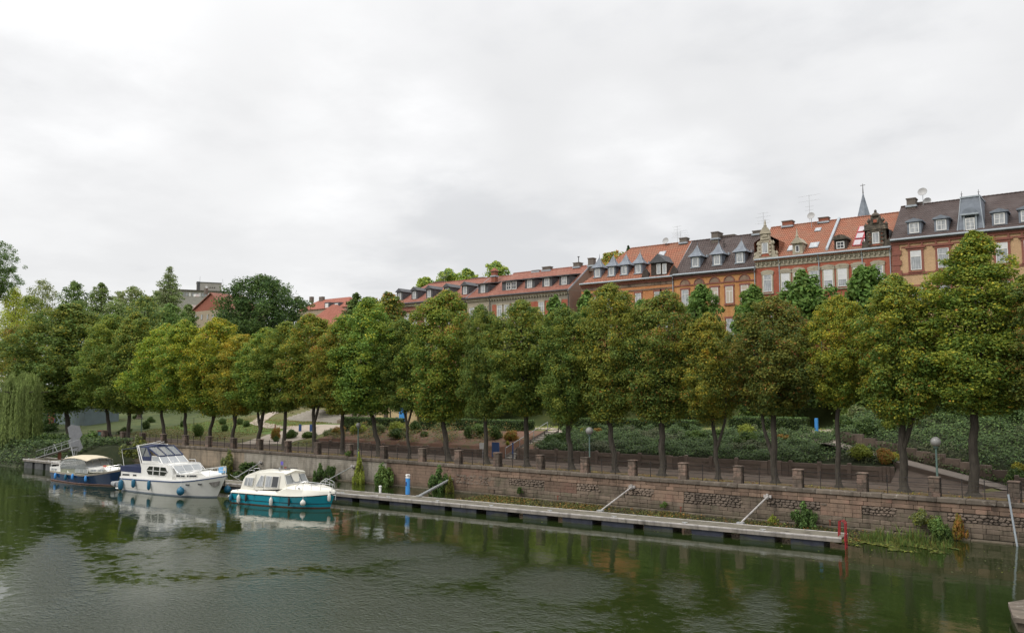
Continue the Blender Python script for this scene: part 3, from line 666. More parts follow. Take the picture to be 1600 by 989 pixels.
far_tree('street_tree', 868, 462, 545, 18, 88, FR, 'small fresh green treetop before the brick shutters of the grey stone house', seed=7, group='street trees in front of the houses', **STK, nleaf=4000, leaf=.22)
far_tree('street_tree', 918, 455, 545, 20, 88, FR, 'small fresh green treetop at the bare gable wall', seed=8, group='street trees in front of the houses', **STK, nleaf=4000, leaf=.22)
far_tree('street_tree', 1005, 468, 560, 30, 88, FR, 'fresh green treetop half hidden in front of the orange-red brick house', seed=9, group='street trees in front of the houses', **STK, nleaf=5000, leaf=.22)
HID = ['green street tree beyond the left hip of the long red roof', 'green street tree under the leftmost dormers of the long red roof', 'green street tree under the middle dormers of the long red roofed house', 'green street tree below the small red chimney', 'green street tree below the twin-window dormer of the grey stone house', 'green street tree before the right half of the grey stone house', 'green street tree before the hipped end of the orange house', 'green street tree before the dark carved gable of the orange house', 'green street tree below the first spired dormer of the dark roofed house', 'green street tree before the join of the dark roofed and the red house', 'green street tree below the pale fire strip of the red house roof', 'green street tree before the quoins of the tan house', 'green street tree below the slate tower dormer']
for k in range(13):
    xx = -101 + k * 7.6 + 1.2 * math.sin(k * 2.1); o_ = tree('street_tree', (xx, 87.5 + .8 * math.sin(k), tz(xx, 87.5)), 1.0, 6.2 + .8 * math.sin(k * 1.7), 4.3, 'dh'[k % 2], HID[k], 'tree', 'hidden street trees', (.9, 1.0, 1.0), .2, 0, 40 + k, BARK2, k * 1.3)
far_tree('street_tree', 1610, 430, 560, 50, 88, [('olive', 1, 1), ('green', .8, .5)], 'olive tree at the right edge below the tan house', seed=33, group='street trees in front of the houses', **STK, leaf=.22)
far_tree('broad_tree', 405, 430, 545, 76, 96, [('dark', 1.0, .35), ('green', .9, 1.0), ('fresh', .05, .18)], 'big spreading dark green tree between the two red roofed houses', seed=10, nleaf=34000, leaf=.21, nl=200, lr=(.12, .20), wild=.3, tint=(.62, .68, .7), group=BG)
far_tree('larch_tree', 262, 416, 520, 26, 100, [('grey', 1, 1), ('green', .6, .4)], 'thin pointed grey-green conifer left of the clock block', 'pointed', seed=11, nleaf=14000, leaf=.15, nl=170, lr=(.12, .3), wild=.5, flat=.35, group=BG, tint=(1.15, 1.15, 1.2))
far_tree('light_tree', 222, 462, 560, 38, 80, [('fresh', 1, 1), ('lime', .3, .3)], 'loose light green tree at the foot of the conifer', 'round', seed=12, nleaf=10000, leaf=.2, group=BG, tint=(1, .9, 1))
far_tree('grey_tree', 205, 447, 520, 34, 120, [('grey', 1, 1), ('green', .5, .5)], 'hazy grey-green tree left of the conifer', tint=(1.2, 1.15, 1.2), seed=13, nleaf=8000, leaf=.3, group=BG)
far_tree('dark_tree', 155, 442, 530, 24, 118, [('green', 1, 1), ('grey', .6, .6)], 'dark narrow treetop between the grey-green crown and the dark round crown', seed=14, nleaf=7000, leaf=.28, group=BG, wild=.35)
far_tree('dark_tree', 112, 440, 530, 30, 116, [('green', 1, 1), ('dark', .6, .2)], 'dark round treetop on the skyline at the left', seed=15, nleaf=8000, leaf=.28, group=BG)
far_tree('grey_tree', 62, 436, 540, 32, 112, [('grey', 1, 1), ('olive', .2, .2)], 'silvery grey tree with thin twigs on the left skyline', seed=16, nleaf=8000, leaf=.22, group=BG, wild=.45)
far_tree('yellow_tree', 14, 448, 600, 46, 80, [('lime', .8, 1), ('olive', .6, .4)], 'bright yellow green tree at the left edge', 'pointed', tint=(1.3, 1.25, 1), seed=17, nleaf=14000, leaf=.18, group=BG)
far_tree('brown_tree', 18, 505, 650, 52, 60, LIND3, 'brownish tree above the weeping willow', 'round', seed=18, nleaf=22000, leaf=.14, nl=100, group=BG)
far_tree('near_tree', -12, 374, 470, 36, 52, [('green', .6, .5), ('fresh', 1, 1)], 'tree beyond the left edge whose branch reaches into the sky', 'round', seed=19, nleaf=16000, leaf=.11, nl=110, lr=(.12, .22), wild=.5, group=BG, base=1.2)
for k, (px, top, hw) in enumerate(((664, 433, 18), (700, 420, 24), (728, 420, 22), (775, 408, 24))):
    far_tree('hill_tree', px, top, 470, hw, 135, [('lime', 1, 1), ('fresh', .7, .5)], ('low pale green treetop at the left end of the group behind the red roofs', 'airy pale green tree behind the long red roof', 'pale green tree just left of the small red chimney', 'tallest pale green tree right of the small red chimney')[k], seed=20 + k, nleaf=6000, leaf=.25, group='pale trees behind the roofs', wild=.4, nl=60, lr=(.15, .25))
far_tree('hill_tree', 965, 392, 440, 42, 118, [('olive', 1, 1), ('rust', .3, .2)], 'brownish green tree rising behind the hipped orange roof', seed=25, nleaf=7000, leaf=.25, group='trees behind the orange roofs', nl=50)
far_tree('hill_tree', 982, 383, 420, 7, 116, [('dark', 1, 1)], 'tiny dark conifer top behind the ridge of the orange roof', 'pointed', seed=26, nleaf=1500, leaf=.18, group='trees behind the orange roofs', nl=20)
far_tree('park_tree', 555, 458, 560, 22, 84, [('green', 1, 1), ('dark', .4, .3)], 'dark treetop at the left end of the long red roof', seed=27, nleaf=7000, leaf=.2, group=BG, wild=.35)
far_tree('park_tree', 605, 455, 560, 36, 82, LIND3, 'brown-green tree in front of the left hip of the long red roof', seed=28, nleaf=9000, leaf=.2, group=BG)
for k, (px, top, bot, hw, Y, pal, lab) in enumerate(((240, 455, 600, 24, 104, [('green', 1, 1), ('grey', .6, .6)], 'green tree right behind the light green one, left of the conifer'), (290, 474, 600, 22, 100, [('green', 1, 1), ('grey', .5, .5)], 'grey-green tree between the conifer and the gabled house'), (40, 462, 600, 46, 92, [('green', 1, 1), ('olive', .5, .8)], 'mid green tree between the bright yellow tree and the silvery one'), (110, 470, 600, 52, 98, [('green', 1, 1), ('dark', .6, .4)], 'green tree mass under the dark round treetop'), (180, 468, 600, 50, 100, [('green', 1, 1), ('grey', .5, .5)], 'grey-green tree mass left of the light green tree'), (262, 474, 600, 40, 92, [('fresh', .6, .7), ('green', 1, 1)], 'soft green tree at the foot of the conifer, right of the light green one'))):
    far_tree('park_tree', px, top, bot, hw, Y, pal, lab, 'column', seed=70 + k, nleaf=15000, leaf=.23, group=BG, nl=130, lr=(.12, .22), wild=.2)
# dense planting that closes the view between the trunks
for k, (px, top, bot, hw, Y, tn) in enumerate(((60, 560, 690, 60, 62, 'dark'), (140, 560, 645, 40, 90, 'green'), (230, 540, 636, 60, 96, 'olive'), (340, 540, 628, 60, 98, 'green'), (1480, 560, 680, 90, 78, 'dark'), (1590, 560, 700, 70, 76, 'dark'), (1360, 560, 664, 60, 82, 'green'), (1200, 560, 660, 70, 82.5, 'dark'), (1040, 570, 650, 60, 82.5, 'green'), (880, 575, 638, 60, 83.5, 'lime'), (745, 575, 638, 60, 83.5, 'olive'), (668, 575, 650, 34, 82.5, 'dark'))):
    far_tree('shrub_tree', px, top, bot, hw, Y, [(tn, 1, 1), ('green', .5, .5)], ('dark thicket tree behind the weeping willow', 'green shrub tree on the left rise behind the double trunks', 'olive shrub tree closing the top of the grass bank', 'green shrub tree above the round clipped bushes', 'dark shrub tree on the ivy slope behind the right-hand lamp', 'dark shrub tree at the right edge above the ivy slope', 'green shrub tree above the garden ramp', 'dark shrub tree behind the short right hedge', 'green shrub tree behind the long clipped hedge', 'olive shrub tree beyond the top of the garden stairs', 'green shrub tree beyond the middle hedge', 'dark shrub tree by the pale wall with the blue door')[k], 'column', seed=40 + k, nleaf=7000, leaf=.2, group='shrub trees closing the park', nl=50, trunk=False)

# ------------------------------------------------------------------ quay wall
rnd = random.Random(7)
wall = empty('quay_wall', (-40, 54.0, 0), 0, 'long red and brown sandstone quay wall with stone pillars rising from its coping', 'wall')
WX0, WX1, XPALE, XTAN = -108.0, 40.0, -54.8, -76.0
m = MB(); m.box((WX0, 54.0, -2), (WX1, 54.45, 2.0)); m.build('wall_core', MORTAR, wall)
# the nearest 300 dressed stones, one object each, sharing eight block shapes per course
def block_proto(w, h, k):
    m = MB(); r = rnd.uniform(.015, .03); m.bev((-w / 2, -.10, -h / 2), (w / 2, .08, h / 2), r)
    m.v = [(x, y + (rnd.uniform(-.012, .012) if y < 0 else 0), z + rnd.uniform(-.006, .006)) for x, y, z in m.v]
    return m
protos = {}
def stone_at(x, z, w, h, mat, parent=wall, name='stone'):
    wk = round(w * 5) / 5; k = (wk, round(h, 2), rnd.randrange(3), mat.name)
    if k not in protos:
        o = block_proto(wk - .018, h - .016, 0).build(name, mat, parent, local=True); protos[k] = o
    else: o = inst(protos[k], (0, 0, 0), parent)
    o.location = (x + 40, rnd.uniform(-.015, .012), z)
nst = 0
COURSES = [(1.86, .27, STONE_RED), (1.60, .26, STONE_RED), (.55, .28, STONE_BR), (.27, .28, STONE_BR)]
for zc_, h, mt in COURSES:
    x = 6.0 + rnd.uniform(0, .5)
    while x > -42 and nst < 296:
        w = rnd.choice((.6, .6, .8, .8, 1.0, 1.2)); stone_at(x - w / 2, zc_, w, h, mt); x -= w; nst += 1
def stuff_blocks(x0, x1, z0, z1, h, wr, mat, name, jit=.02, parent=wall, keep=1.):
    m = MB(); z = z0; row = 0
    while z < z1 - .03:
        hh = min(h * rnd.uniform(.85, 1.15), z1 - z); x = x0 - rnd.uniform(0, wr[1])
        while x < x1:
            w = rnd.uniform(*wr); a = max(x, x0); b = min(x + w, x1)
            if b - a > .04:
                d = rnd.uniform(-jit, jit); m.box((a + .008, 54 - .09 + d, z + .008), (b - .008, 54.05, z + hh - .008))
            x += w
        z += hh
    return tag(m.build(name, mat, parent), kind='stuff')
# rubble band: irregular dark stones, washed out of their joints
def rubble(x0, x1, z0, z1, name, mat):
    m = MB(); z = z0
    while z < z1 - .05:
        hr_ = rnd.uniform(.11, .19); x = x0
        while x < x1:
            w = rnd.uniform(.14, .46); h = hr_ * rnd.uniform(.75, 1.25); c = (x + w / 2, 54 - .02 + rnd.uniform(-.06, .04), min(z + h / 2 + rnd.uniform(-.03, .03), z1 - h / 2)); n = 6
            vs = []; fs = []; ph = rnd.uniform(0, 1)
            for yy, q in ((.07, 1.04), (-.06, .98), (-.09, .7)):
                for k in range(n):
                    t = 6.283 * k / n + ph; vs.append((c[0] + math.cos(t) * w / 2 * q * rnd.uniform(.85, 1.1), c[1] + yy, c[2] + math.sin(t) * h / 2 * q * rnd.uniform(.85, 1.15)))
            for r_ in range(2):
                for k in range(n): fs.append((r_ * n + k, r_ * n + (k + 1) % n, (r_ + 1) * n + (k + 1) % n, (r_ + 1) * n + k))
            fs.append(tuple(range(2 * n, 3 * n))); m.add(vs, fs); x += w
        z += hr_
    return tag(m.build(name, mat, wall), kind='stuff')
x = -46.5; kk = 0
while x < WX1:
    L_ = rnd.uniform(1.6, 4.2)
    if kk % 2: stuff_blocks(x, x + L_ * .8, .70, 1.46, .25, (.4, .9), STONE_BR if kk % 4 == 1 else STONE_RED, 'patched_stones'); x += L_ * .8
    else: z_ = rnd.choice((.70, .95)); rubble(x, x + L_, z_, 1.46, 'rubble_patch', STONE_DK); (stuff_blocks(x, x + L_, .70, .94, .24, (.4, .9), STONE_BR, 'patched_stones') if z_ > .8 else None); x += L_
    kk += 1
stuff_blocks(6.6, WX1, 1.47, 1.99, .26, (.6, 1.2), STONE_RED, 'far_stones')
stuff_blocks(6.6, WX1, .13, .69, .28, (.6, 1.2), STONE_BR, 'far_stones')
stuff_blocks(XPALE, -42.5, .13, 1.99, .265, (.5, 1.1), STONE_RED, 'far_stones')
stuff_blocks(XTAN, XPALE, .13, 1.99, .19, (.3, .6), STONE_PALE, 'pale_blocks', .008)
stuff_blocks(WX0, XTAN, .13, 1.99, .40, (.8, 1.5), STONE_TAN, 'tan_blocks', .004)
x = WX1
while x > WX0 + .5:                                                      # footing ledge at the water
    w = rnd.uniform(1.4, 2.4); m = MB(); m.bev((x - w + .01, 53.55, -.6), (x - .01, 54.0, .11 + rnd.uniform(-.02, .02)), .03); m.build('ledge_stone', STONE_BR, wall); x -= w
cap0 = None; x = WX1
while x > WX0 + .6:
    w = rnd.choice((1.2, 1.5, 1.8)); m = MB(); m.bev((x - w + .008, 53.80 + rnd.uniform(-.02, .02), 1.995), (x - .008, 54.62, 2.27 + rnd.uniform(-.02, .015)), .035); m.build('coping_stone', STONE_CAP, wall); x -= w
# pillars
PX = [-55.54, -50.77, -46.57, -42.37, -38.1, -33.95, -29.89, -25.89, -21.88, -17.9, -13.97, -9.96, -5.94, -1.9, 2.1, 6.1]
PX = [-55.54 - 4.6 * k for k in range(11, 0, -1)] + PX
def pillar_mb(k):
    m = MB(); r = random.Random(k); z = 2.24
    for i in range(4):
        h = .27; e = r.uniform(-.015, .02)
        if r.random() < .5: m.bev((-.28 - e, -.28 - e, z), (.28 + e, .28 + e, z + h - .015), .025)
        else:
            q = r.uniform(-.08, .08); m.bev((-.28 - e, -.28 - e, z), (q - .006, .28 + e, z + h - .015), .02); m.bev((q + .006, -.28, z), (.28 + e, .28 + e, z + h - .015), .02)
        z += h
    m.box((-.25, -.25, 2.24), (.25, .25, z)); return m
pp = []
for k in range(4):
    pass
for i, x in enumerate(PX):
    if i < 4:
        o = pillar_mb(i).build('pillar', PILL_MOSS, wall, local=True)
        c = MB(); c.bev((-.31, -.31, 3.325), (.31, .31, 3.42), .03); c.build('pillar_cap', PILL_MOSS, o, local=True); pp.append(o)
    else:
        s = pp[i % 4]; o = inst(s, (0, 0, 0), wall); c = inst(s.children[0], (0, 0, 0), o)
    o.location = (x + 40, .30, 0)
# iron railing between the pillars
rail = empty('iron_railing', (-40, 54.3, 2.27), 0, 'dark iron railing of thin posts and four rails between the quay wall pillars', 'railing')
post0 = None
for a, b in zip([PX[0] - 4.6] + PX, PX + [PX[-1] + 4]):
    a += .28; b -= .28; L = b - a
    for f in (.015, .33, .66, .985):
        if post0 is None:
            m = MB(); m.box((-.022, -.022, -.05), (.022, .022, 1.04)); m.box((-.035, -.035, 1.04), (.035, .035, 1.09)); post0 = m.build('post', IRON, rail, local=True); p = post0
        else: p = inst(post0, (0, 0, 0), rail)
        p.location = (a + L * f + 40, 0, 0)
    for k, z in enumerate((.22, .48, .74, 1.0)):
        m = MB(); m.cbox((0, 0, 0), (L, .025, .028)); o = m.build('rail', IRON, rail, local=True); o.location = ((a + b) / 2 + 40, .001 * k, z)

# ------------------------------------------------------------------ pontoons
def pontoon(x0, y0, x1, y1, W, ztop, nfl, label, gap=.3, deckmat=CONC, fm=FLOATM, zb=-.25, fh=None, panel=4.2):
    L = math.hypot(x1 - x0, y1 - y0); a = math.atan2(y1 - y0, x1 - x0)
    o = empty('pontoon', (x0, y0, 0), a, label, 'pontoon')
    n = max(1, round(L / panel)); s = L / n; dp = None
    for i in range(n):
        m = MB(); m.box((i * s + .006, .07, ztop - .10), ((i + 1) * s - .006, W - .07, ztop + rnd.uniform(-.004, .004))); m.build('deck_panel', deckmat, o, local=True)
    n2 = max(1, n // 3); s2 = L / n2
    for i in range(n2):
        for y in (0, W - .07):
            m = MB(); m.bev((i * s2 + .012, y, ztop - .07), ((i + 1) * s2 - .012, y + .07, ztop + .022), .012)
            m.build('edge_beam', ALU, o, local=True)
            m = MB(); m.box((i * s2 + .02, y + .012, ztop - .24), ((i + 1) * s2 - .02, y + .058, ztop - .07)); m.build('fascia', FASC, o, local=True)
    for i in range(max(2, int(L / 4.6))):
        m = MB(); x = 1.3 + i * 4.6; m.box((x - .05, .05, ztop + .02), (x + .05, .13, ztop + .07)); m.tube([(x - .17, .09, ztop + .09), (x + .17, .09, ztop + .09)], .022, 6); m.build('cleat', GALV, o, local=True)
    fs = L / nfl
    for i in range(nfl):
        w = fs * (1 - gap * rnd.uniform(.7, 1.2)); x = i * fs + .1 + rnd.uniform(0, .2)
        m = MB(); m.bev((x, .12, zb), (min(x + w, L - .05), W - .12, ztop - .16), .05); m.build('float', fm, o, local=True)
    return o
D0 = Vector((-13.2, 46.75, 0)); D1 = Vector((-50.8, 43.85, 0)); D2 = Vector((-66, 42.65, 0))
DW = 1.75
pontoon(D1.x, D1.y, D0.x, D0.y, DW, .58, 13, 'long low pontoon with pale edges and black floats along the quay wall', .34)
pontoon(D2.x, D2.y, D1.x - .05, D1.y - .004, DW, .58, 5, 'short pontoon stretch behind the turquoise boat, joined to the long one', .34)
pontoon(-99.6, 41.9, -87.2, 42.0, 2.6, .95, 5, 'grey jetty with square openings under the raised gangway, at the far left', .3, fm=FLOATG, zb=-.3)
pontoon(-87.0, 42.05, -66.2, 42.60, 1.6, .62, 7, 'pontoon hidden behind the two left boats')
# struts from the dock to the wall
STR = [((655, 775), (705, 748), .11, 'thick grey strut rising from the pontoon beside the blue mooring post', GALV), ((938, 798), (988, 760), .055, 'thin pale strut in the middle of the long pontoon', ALU), ((1157, 817), (1200, 775), .055, 'thin pale strut nearest the red ladder', ALU),
       ((370, 745), (408, 722), .06, 'grey strut between the white and the turquoise boat', GALV), ((508, 752), (552, 728), .05, 'grey strut behind the bow rail of the turquoise boat', GALV)]
for (a, b, r, lab, mt) in STR:
    p = onz(*a, .62); q = ony(*b, 53.88); q.z = min(q.z, 1.62)
    o = empty('pontoon_strut', p, 0, lab, 'strut', 'struts between pontoon and wall')
    m = MB(); m.tube([p, q], r, 10); m.build('tube', mt, o)
    m = MB(); m.cbox((q.x, 53.82, q.z), (.5, .12, .18)); m.cbox((q.x, 53.74, q.z), (.14, .1, .34)); m.build('wall_bracket', ALU, o)
    m = MB(); m.cbox((p.x, p.y, .64), (.4, .3, .07)); m.build('foot_plate', GALV, o)
# mooring posts
p = onz(637, 772, .58); o = empty('mooring_post', (p.x, p.y, .58), 0, 'tall blue mooring service post with white top on the pontoon', 'post')
MB().lathe([(.17, 0), (.17, 1.22)], n=16).build('post_body', BLUEB, o, smooth=True, local=True)
MB().lathe([(.175, 1.22), (.175, 1.30), (.15, 1.31), (.15, 1.38), (.18, 1.39), (.18, 1.46), (.16, 1.50)], n=16).build('cap', WHITE, o, smooth=True, local=True)
m = MB(); m.cbox((0, -.175, .8), (.12, .03, .3)); m.build('socket_box', BLUED, o, local=True)
m = MB(); m.cbox((.12, -.12, 1.44), (.1, .06, .06)); m.build('marker', RUST, o, local=True)
p = onz(594, 770, .58); o = empty('bollard', (p.x, p.y, .58), 0, 'small white bollard on the pontoon left of the blue post', 'bollard')
MB().lathe([(.09, 0), (.09, .42), (.075, .45)], n=14).build('shaft', WHITE, o, smooth=True, local=True)
MB().lathe([(.12, .45), (.12, .53), (.08, .56)], n=14).build('cap', WHITE, o, smooth=True, local=True)
# red safety ladder at the dock end
o = empty('safety_ladder', (D0.x + .14, D0.y + .15, 0), math.atan2(2.9, 37.6), 'red safety ladder standing at the right end of the long pontoon', 'ladder')
for y in (0, .38): m = MB(); m.tube([(0, y, -.5), (0, y, 1.35), (-.12, y, 1.47), (-.3, y, 1.45), (-.34, y, .65)], .035, 8); m.build('rail', REDP, o, smooth=True, local=True)
for k in range(6): m = MB(); m.tube([(0, 0, -.2 + k * .3), (0, .38, -.2 + k * .3)], .028, 6); m.build('rung', REDP, o, smooth=True, local=True)
m = MB(); m.cbox((-.02, .19, .55), (.06, .5, .30)); m.build('bracket_plate', REDP, o, local=True)
# pole at the wall, right
o = empty('gauge_pole', (-5.9, 53.45, 0), 0, 'pale blue-grey pole leaning against the quay wall at the right edge', 'pole')
m = MB(); m.tube([(-.25, .0, 2.75), (.12, -.1, -.6)], .055, 10); m.build('pole', ZINC, o, smooth=True, local=True)
m = MB(); m.cbox((-.16, .06, 1.6), (.2, .1, .06)); m.cbox((-.02, .0, .7), (.2, .15, .06)); m.build('clamp', IRON, o, local=True)
for x in (-30.0, -13.3, -44.2):
    pass
for k, (px, py, lab) in enumerate(((868, 782, 'short rusty stake at the foot of the wall, left of the middle strut'), (1073, 797, 'short rusty stake at the foot of the wall right of the middle strut'), (1328, 808, 'short rusty stake at the foot of the wall behind the red ladder'))):
    q = onz(px, py, .1); m = MB(); m.tube([(q.x, 53.7, .05), (q.x, 53.7, .42)], .035, 8); m.cbox((q.x, 53.7, .42), (.12, .1, .06)); tag(m.build('iron_stake', RUST, loc=(q.x, 53.7, 0)), lab, 'stake', 'rusty stakes on the wall footing')
# stone corner of the near bank at the right edge
o = empty('stone_ledge', (-2.4, 36.9, 0), 0, 'weathered corner of a stone ledge at the bottom right', 'ledge')
m = MB(); m.prism([(-4.35, 36.75, -.5), (-2.5, 40.2, -.5), (3, 40.2, -.5), (3, 34.6, -.5), (-3.9, 34.6, -.5)], (0, 0, .85)); m.build('ledge_body', STONE_DK, o)
m = MB(); m.prism([(-4.42, 36.75, .35), (-2.5, 40.4, .35), (3, 40.4, .35), (3, 34.4, .35), (-4.0, 34.4, .35)], (0, 0, .16)); m.build('ledge_cap', STONE_CAP, o)

# ------------------------------------------------------------------ boats
class Hull:
    def __init__(s, L, B, z0, z1, z2, rake=.9, full=.55, tr=.86):
        s.L, s.B, s.z0, s.z1, s.z2, s.rake, s.full, s.tr = L, B, z0, z1, z2, rake, full, tr
    def hb(s, t):                                     # half breadth at the sheer
        b = s.tr + (1 - s.tr) * math.sin(min(1, t / .4) * math.pi / 2)
        if t > s.full: q = (t - s.full) / (1 - s.full); b *= max(0, 1 - q ** 2.3) ** .75
        return b * s.B / 2
    def sheer(s, t): return (s.z0 + (s.z1 - s.z0) * min(1, t / .6)) if t < .6 else s.z1 + (s.z2 - s.z1) * ((t - .6) / .4) ** 1.7
    def p(s, t, v, side, out=0.):
        """v 0 at 0.35 m under water, 1 at the sheer"""
        z = -.35 + (s.sheer(t) + .35) * v; y = s.hb(t) * (.80 + .20 * v ** .7) if t < .5 else s.hb(t) * ((.80 - .35 * (t - .5) * 2) + (.20 + .35 * (t - .5) * 2) * v)
        x = s.L * t - s.rake * (1 - v) * max(0, (t - .45) / .55) ** 1.6
        return (x, side * (y + out), z)
    def vz(s, t, z): return (z + .35) / (s.sheer(t) + .35)
    def skin(s, za, zb, out=0., th=0, n=28, t0=0., t1=1., rows=4):
        """a band of the hull; za / zb = functions of t giving heights"""
        m = MB()
        for side in (-1, 1):
            vs = []; fs = []
            for i in range(n + 1):
                t = t0 + (t1 - t0) * i / n
                for k in range(rows + 1):
                    z = za(t) + (zb(t) - za(t)) * k / rows; vs.append(s.p(t, s.vz(t, z), side, out))
            w = rows + 1
            for i in range(n):
                for k in range(rows):
                    f = (i * w + k, (i + 1) * w + k, (i + 1) * w + k + 1, i * w + k + 1); fs.append(f if side < 0 else f[::-1])
            m.add(vs, fs)
        if t0 == 0:                                     # transom
            a = [s.p(0, s.vz(0, za(0) + (zb(0) - za(0)) * k / rows), -1, out) for k in range(rows + 1)]; b = [s.p(0, s.vz(0, za(0) + (zb(0) - za(0)) * k / rows), 1, out) for k in range(rows + 1)]
            m.add(a + b[::-1], [tuple(range(2 * rows + 2))[::-1]])
        return m
    def deck(s, rowsf, n=28, t0=0., t1=1.):
        """rowsf(t) -> list of (share of half breadth, z) from the edge to the middle"""
        m = MB(); W = None; vs = []
        for i in range(n + 1):
            t = t0 + (t1 - t0) * i / n; r = rowsf(t); x = s.L * t; h = s.hb(t)
            line = [(x, -h * q, z) for q, z in r] + [(x, h * q, z) for q, z in r[::-1][1:]]; W = len(line); vs += line
        fs = [(i * W + k, (i + 1) * W + k, (i + 1) * W + k + 1, i * W + k + 1) for i in range(n) for k in range(W - 1)]
        fs.append(tuple(range(W))[::-1]); fs.append(tuple(range(n * W, (n + 1) * W)))
        return m.add(vs, fs)
def cabin(prof, wf, crownz=.08):
    """prof: (x, z) outline from aft bottom over the roof to fore bottom; wf(x, z) half width"""
    m = MB(); n = len(prof); vs = []
    for x, z in prof: vs += [(x, -wf(x, z), z), (x, 0, z + (crownz if z > min(prof[0][1], prof[-1][1]) + .3 else 0)), (x, wf(x, z), z)]
    fs = [tuple(3 * i for i in range(n)), tuple(3 * i + 2 for i in range(n - 1, -1, -1))]
    for i in range(n - 1):
        fs += [(3 * i, 3 * i + 1, 3 * i + 4, 3 * i + 3)[::-1], (3 * i + 1, 3 * i + 2, 3 * i + 5, 3 * i + 4)[::-1]]
    return m.add(vs, fs)
def sidepanel(poly, wf, o0, o1, side=-1):
    m = MB(); n = len(poly)
    vs = [(x, side * (wf(x, z) + o0), z) for x, z in poly] + [(x, side * (wf(x, z) + o1), z) for x, z in poly]
    return m.add(vs, [tuple(range(n)), tuple(range(2 * n - 1, n - 1, -1))] + [(i, n + i, n + (i + 1) % n, (i + 1) % n) for i in range(n)])
def grow(poly, d):
    cx, cz = sum(p[0] for p in poly) / len(poly), sum(p[1] for p in poly) / len(poly)
    return [(x + d * (1 if x > cx else -1), z + d * (1 if z > cz else -1)) for x, z in poly]
def windows(boat, polys, wf, glass, frame=WINFR, fr=.035, name='window', sides=(-1, 1)):
    for poly in polys:
        for s in sides:
            w = sidepanel(grow(poly, fr), wf, -.01, .018, s).build(name, frame, boat, local=True)
            sidepanel(poly, wf, .0, .03, s).build('pane', glass, w, local=True)
def quad(m, a, b, c, d, th=.02):
    a, b, c, d = map(Vector, (a, b, c, d)); n = (b - a).cross(d - a).normalized() * th; return m.prism([a, b, c, d], n)
def screen(boat, a, b, c, d, n, glass, frame=WINFR, name='windscreen', bar=.05, th=.03):
    """windscreen between four corners (bottom near, bottom far, top far, top near) with n panes in a frame"""
    a, b, c, d = map(Vector, (a, b, c, d)); m = MB()
    for p, q in ((a, b), (d, c)): m.tube([p, q], bar / 2, 6)
    for i in range(n + 1): m.tube([a.lerp(b, i / n), d.lerp(c, i / n)], bar / 2, 6)
    w = m.build(name, frame, boat, local=True)
    for i in range(n):
        g = MB(); quad(g, a.lerp(b, i / n), a.lerp(b, (i + 1) / n), d.lerp(c, (i + 1) / n), d.lerp(c, i / n), .012); g.build('pane', glass, w, local=True)
def fender(boat, hull, x, z, kind, label, mat, side=-1, r=.13, h=.55, group=None, y=None):
    t = x / hull.L; yy = (hull.p(t, min(1, hull.vz(t, z)), side)[1] if y is None else y)
    ro = -1 if side < 0 else 1
    M = boat.matrix_world if False else Matrix.Translation(boat.location) @ Matrix.Rotation(boat.rotation_euler.z, 4, 'Z')
    c = M @ Vector((x, yy + ro * (r + .02), z)); top = M @ Vector((x, hull.p(t, 1, side)[1] + ro * .03, hull.sheer(t) + .05))
    o = empty('fender', c, boat.rotation_euler.z, label, 'fender', group)
    if kind == 'ball': MB().lathe([(.03, -r), (r * .6, -r * .85), (r * .92, -r * .4), (r, 0), (r * .92, r * .4), (r * .6, r * .85), (.05, r * 1.12), (.04, r * 1.3)], n=16).build('buoy', mat, o, smooth=True, local=True)
    else: MB().lathe([(.03, -h / 2 - .05), (r * .7, -h / 2), (r, -h / 2 + r * .6), (r, h / 2 - r * .6), (r * .7, h / 2), (.04, h / 2 + .08)], n=14).build('cushion', mat, o, smooth=True, local=True)
    rr = Matrix.Rotation(-boat.rotation_euler.z, 4, 'Z')
    m = MB(); m.tube([(0, 0, (r * 1.2 if kind == 'ball' else h / 2)), rr @ (top - c)], .012, 5); m.build('rope', WHITE, o, local=True)
    return o
def tubes(boat, name, paths, r, mat, n=7):
    m = MB()
    for p in paths: m.tube(p, r, n)
    return m.build(name, mat, boat, smooth=True, local=True)

# --- turquoise and white river cruiser (nearest)
b3 = empty('cabin_boat', (-55.59, 39.49, 0), R(10), 'turquoise hulled cabin cruiser with a rounded cream cabin, nearest of the three boats', 'boat')
H = Hull(8.8, 3.0, .78, .80, 1.0, .55, .62, .92)
H.skin(lambda t: -.35, lambda t: .07).build('antifouling', ANTIF, b3, smooth=True, local=True)
H.skin(lambda t: .07, lambda t: H.sheer(t)).build('hull', TEAL, b3, smooth=True, local=True)
H.skin(lambda t: .30, lambda t: .345, out=.02, rows=1).build('rubbing_band', RUBBER, b3, smooth=True, local=True)
H.skin(lambda t: H.sheer(t) - .035, lambda t: H.sheer(t) + .03, out=.035, rows=1).build('rub_rail', RUBBER, b3, smooth=True, local=True)
def zed(t):
    x = t * 8.8
    return float(np.interp(x, [0, .8, 4.6, 5.4, 7.2, 8.2, 8.8], [.95, 1.05, 1.10, 1.42, 1.40, 1.28, 1.12]))
H.deck(lambda t: [(1, H.sheer(t) + .02), (.985, H.sheer(t) + .07), (.95, zed(t) - .08), (.88, zed(t)), (.6, zed(t) + .10 * (t > .55)), (0, zed(t) + .16 * (t > .55))], n=40).build('deck', CREAM, b3, smooth=True, local=True)
wf3 = lambda x, z: max(.05, (1.30 - .16 * (z - 1.0)) * (1.0 if x < 4.4 else 1 - .03 * (x - 4.4)) * (.93 if x < 1.3 else 1))
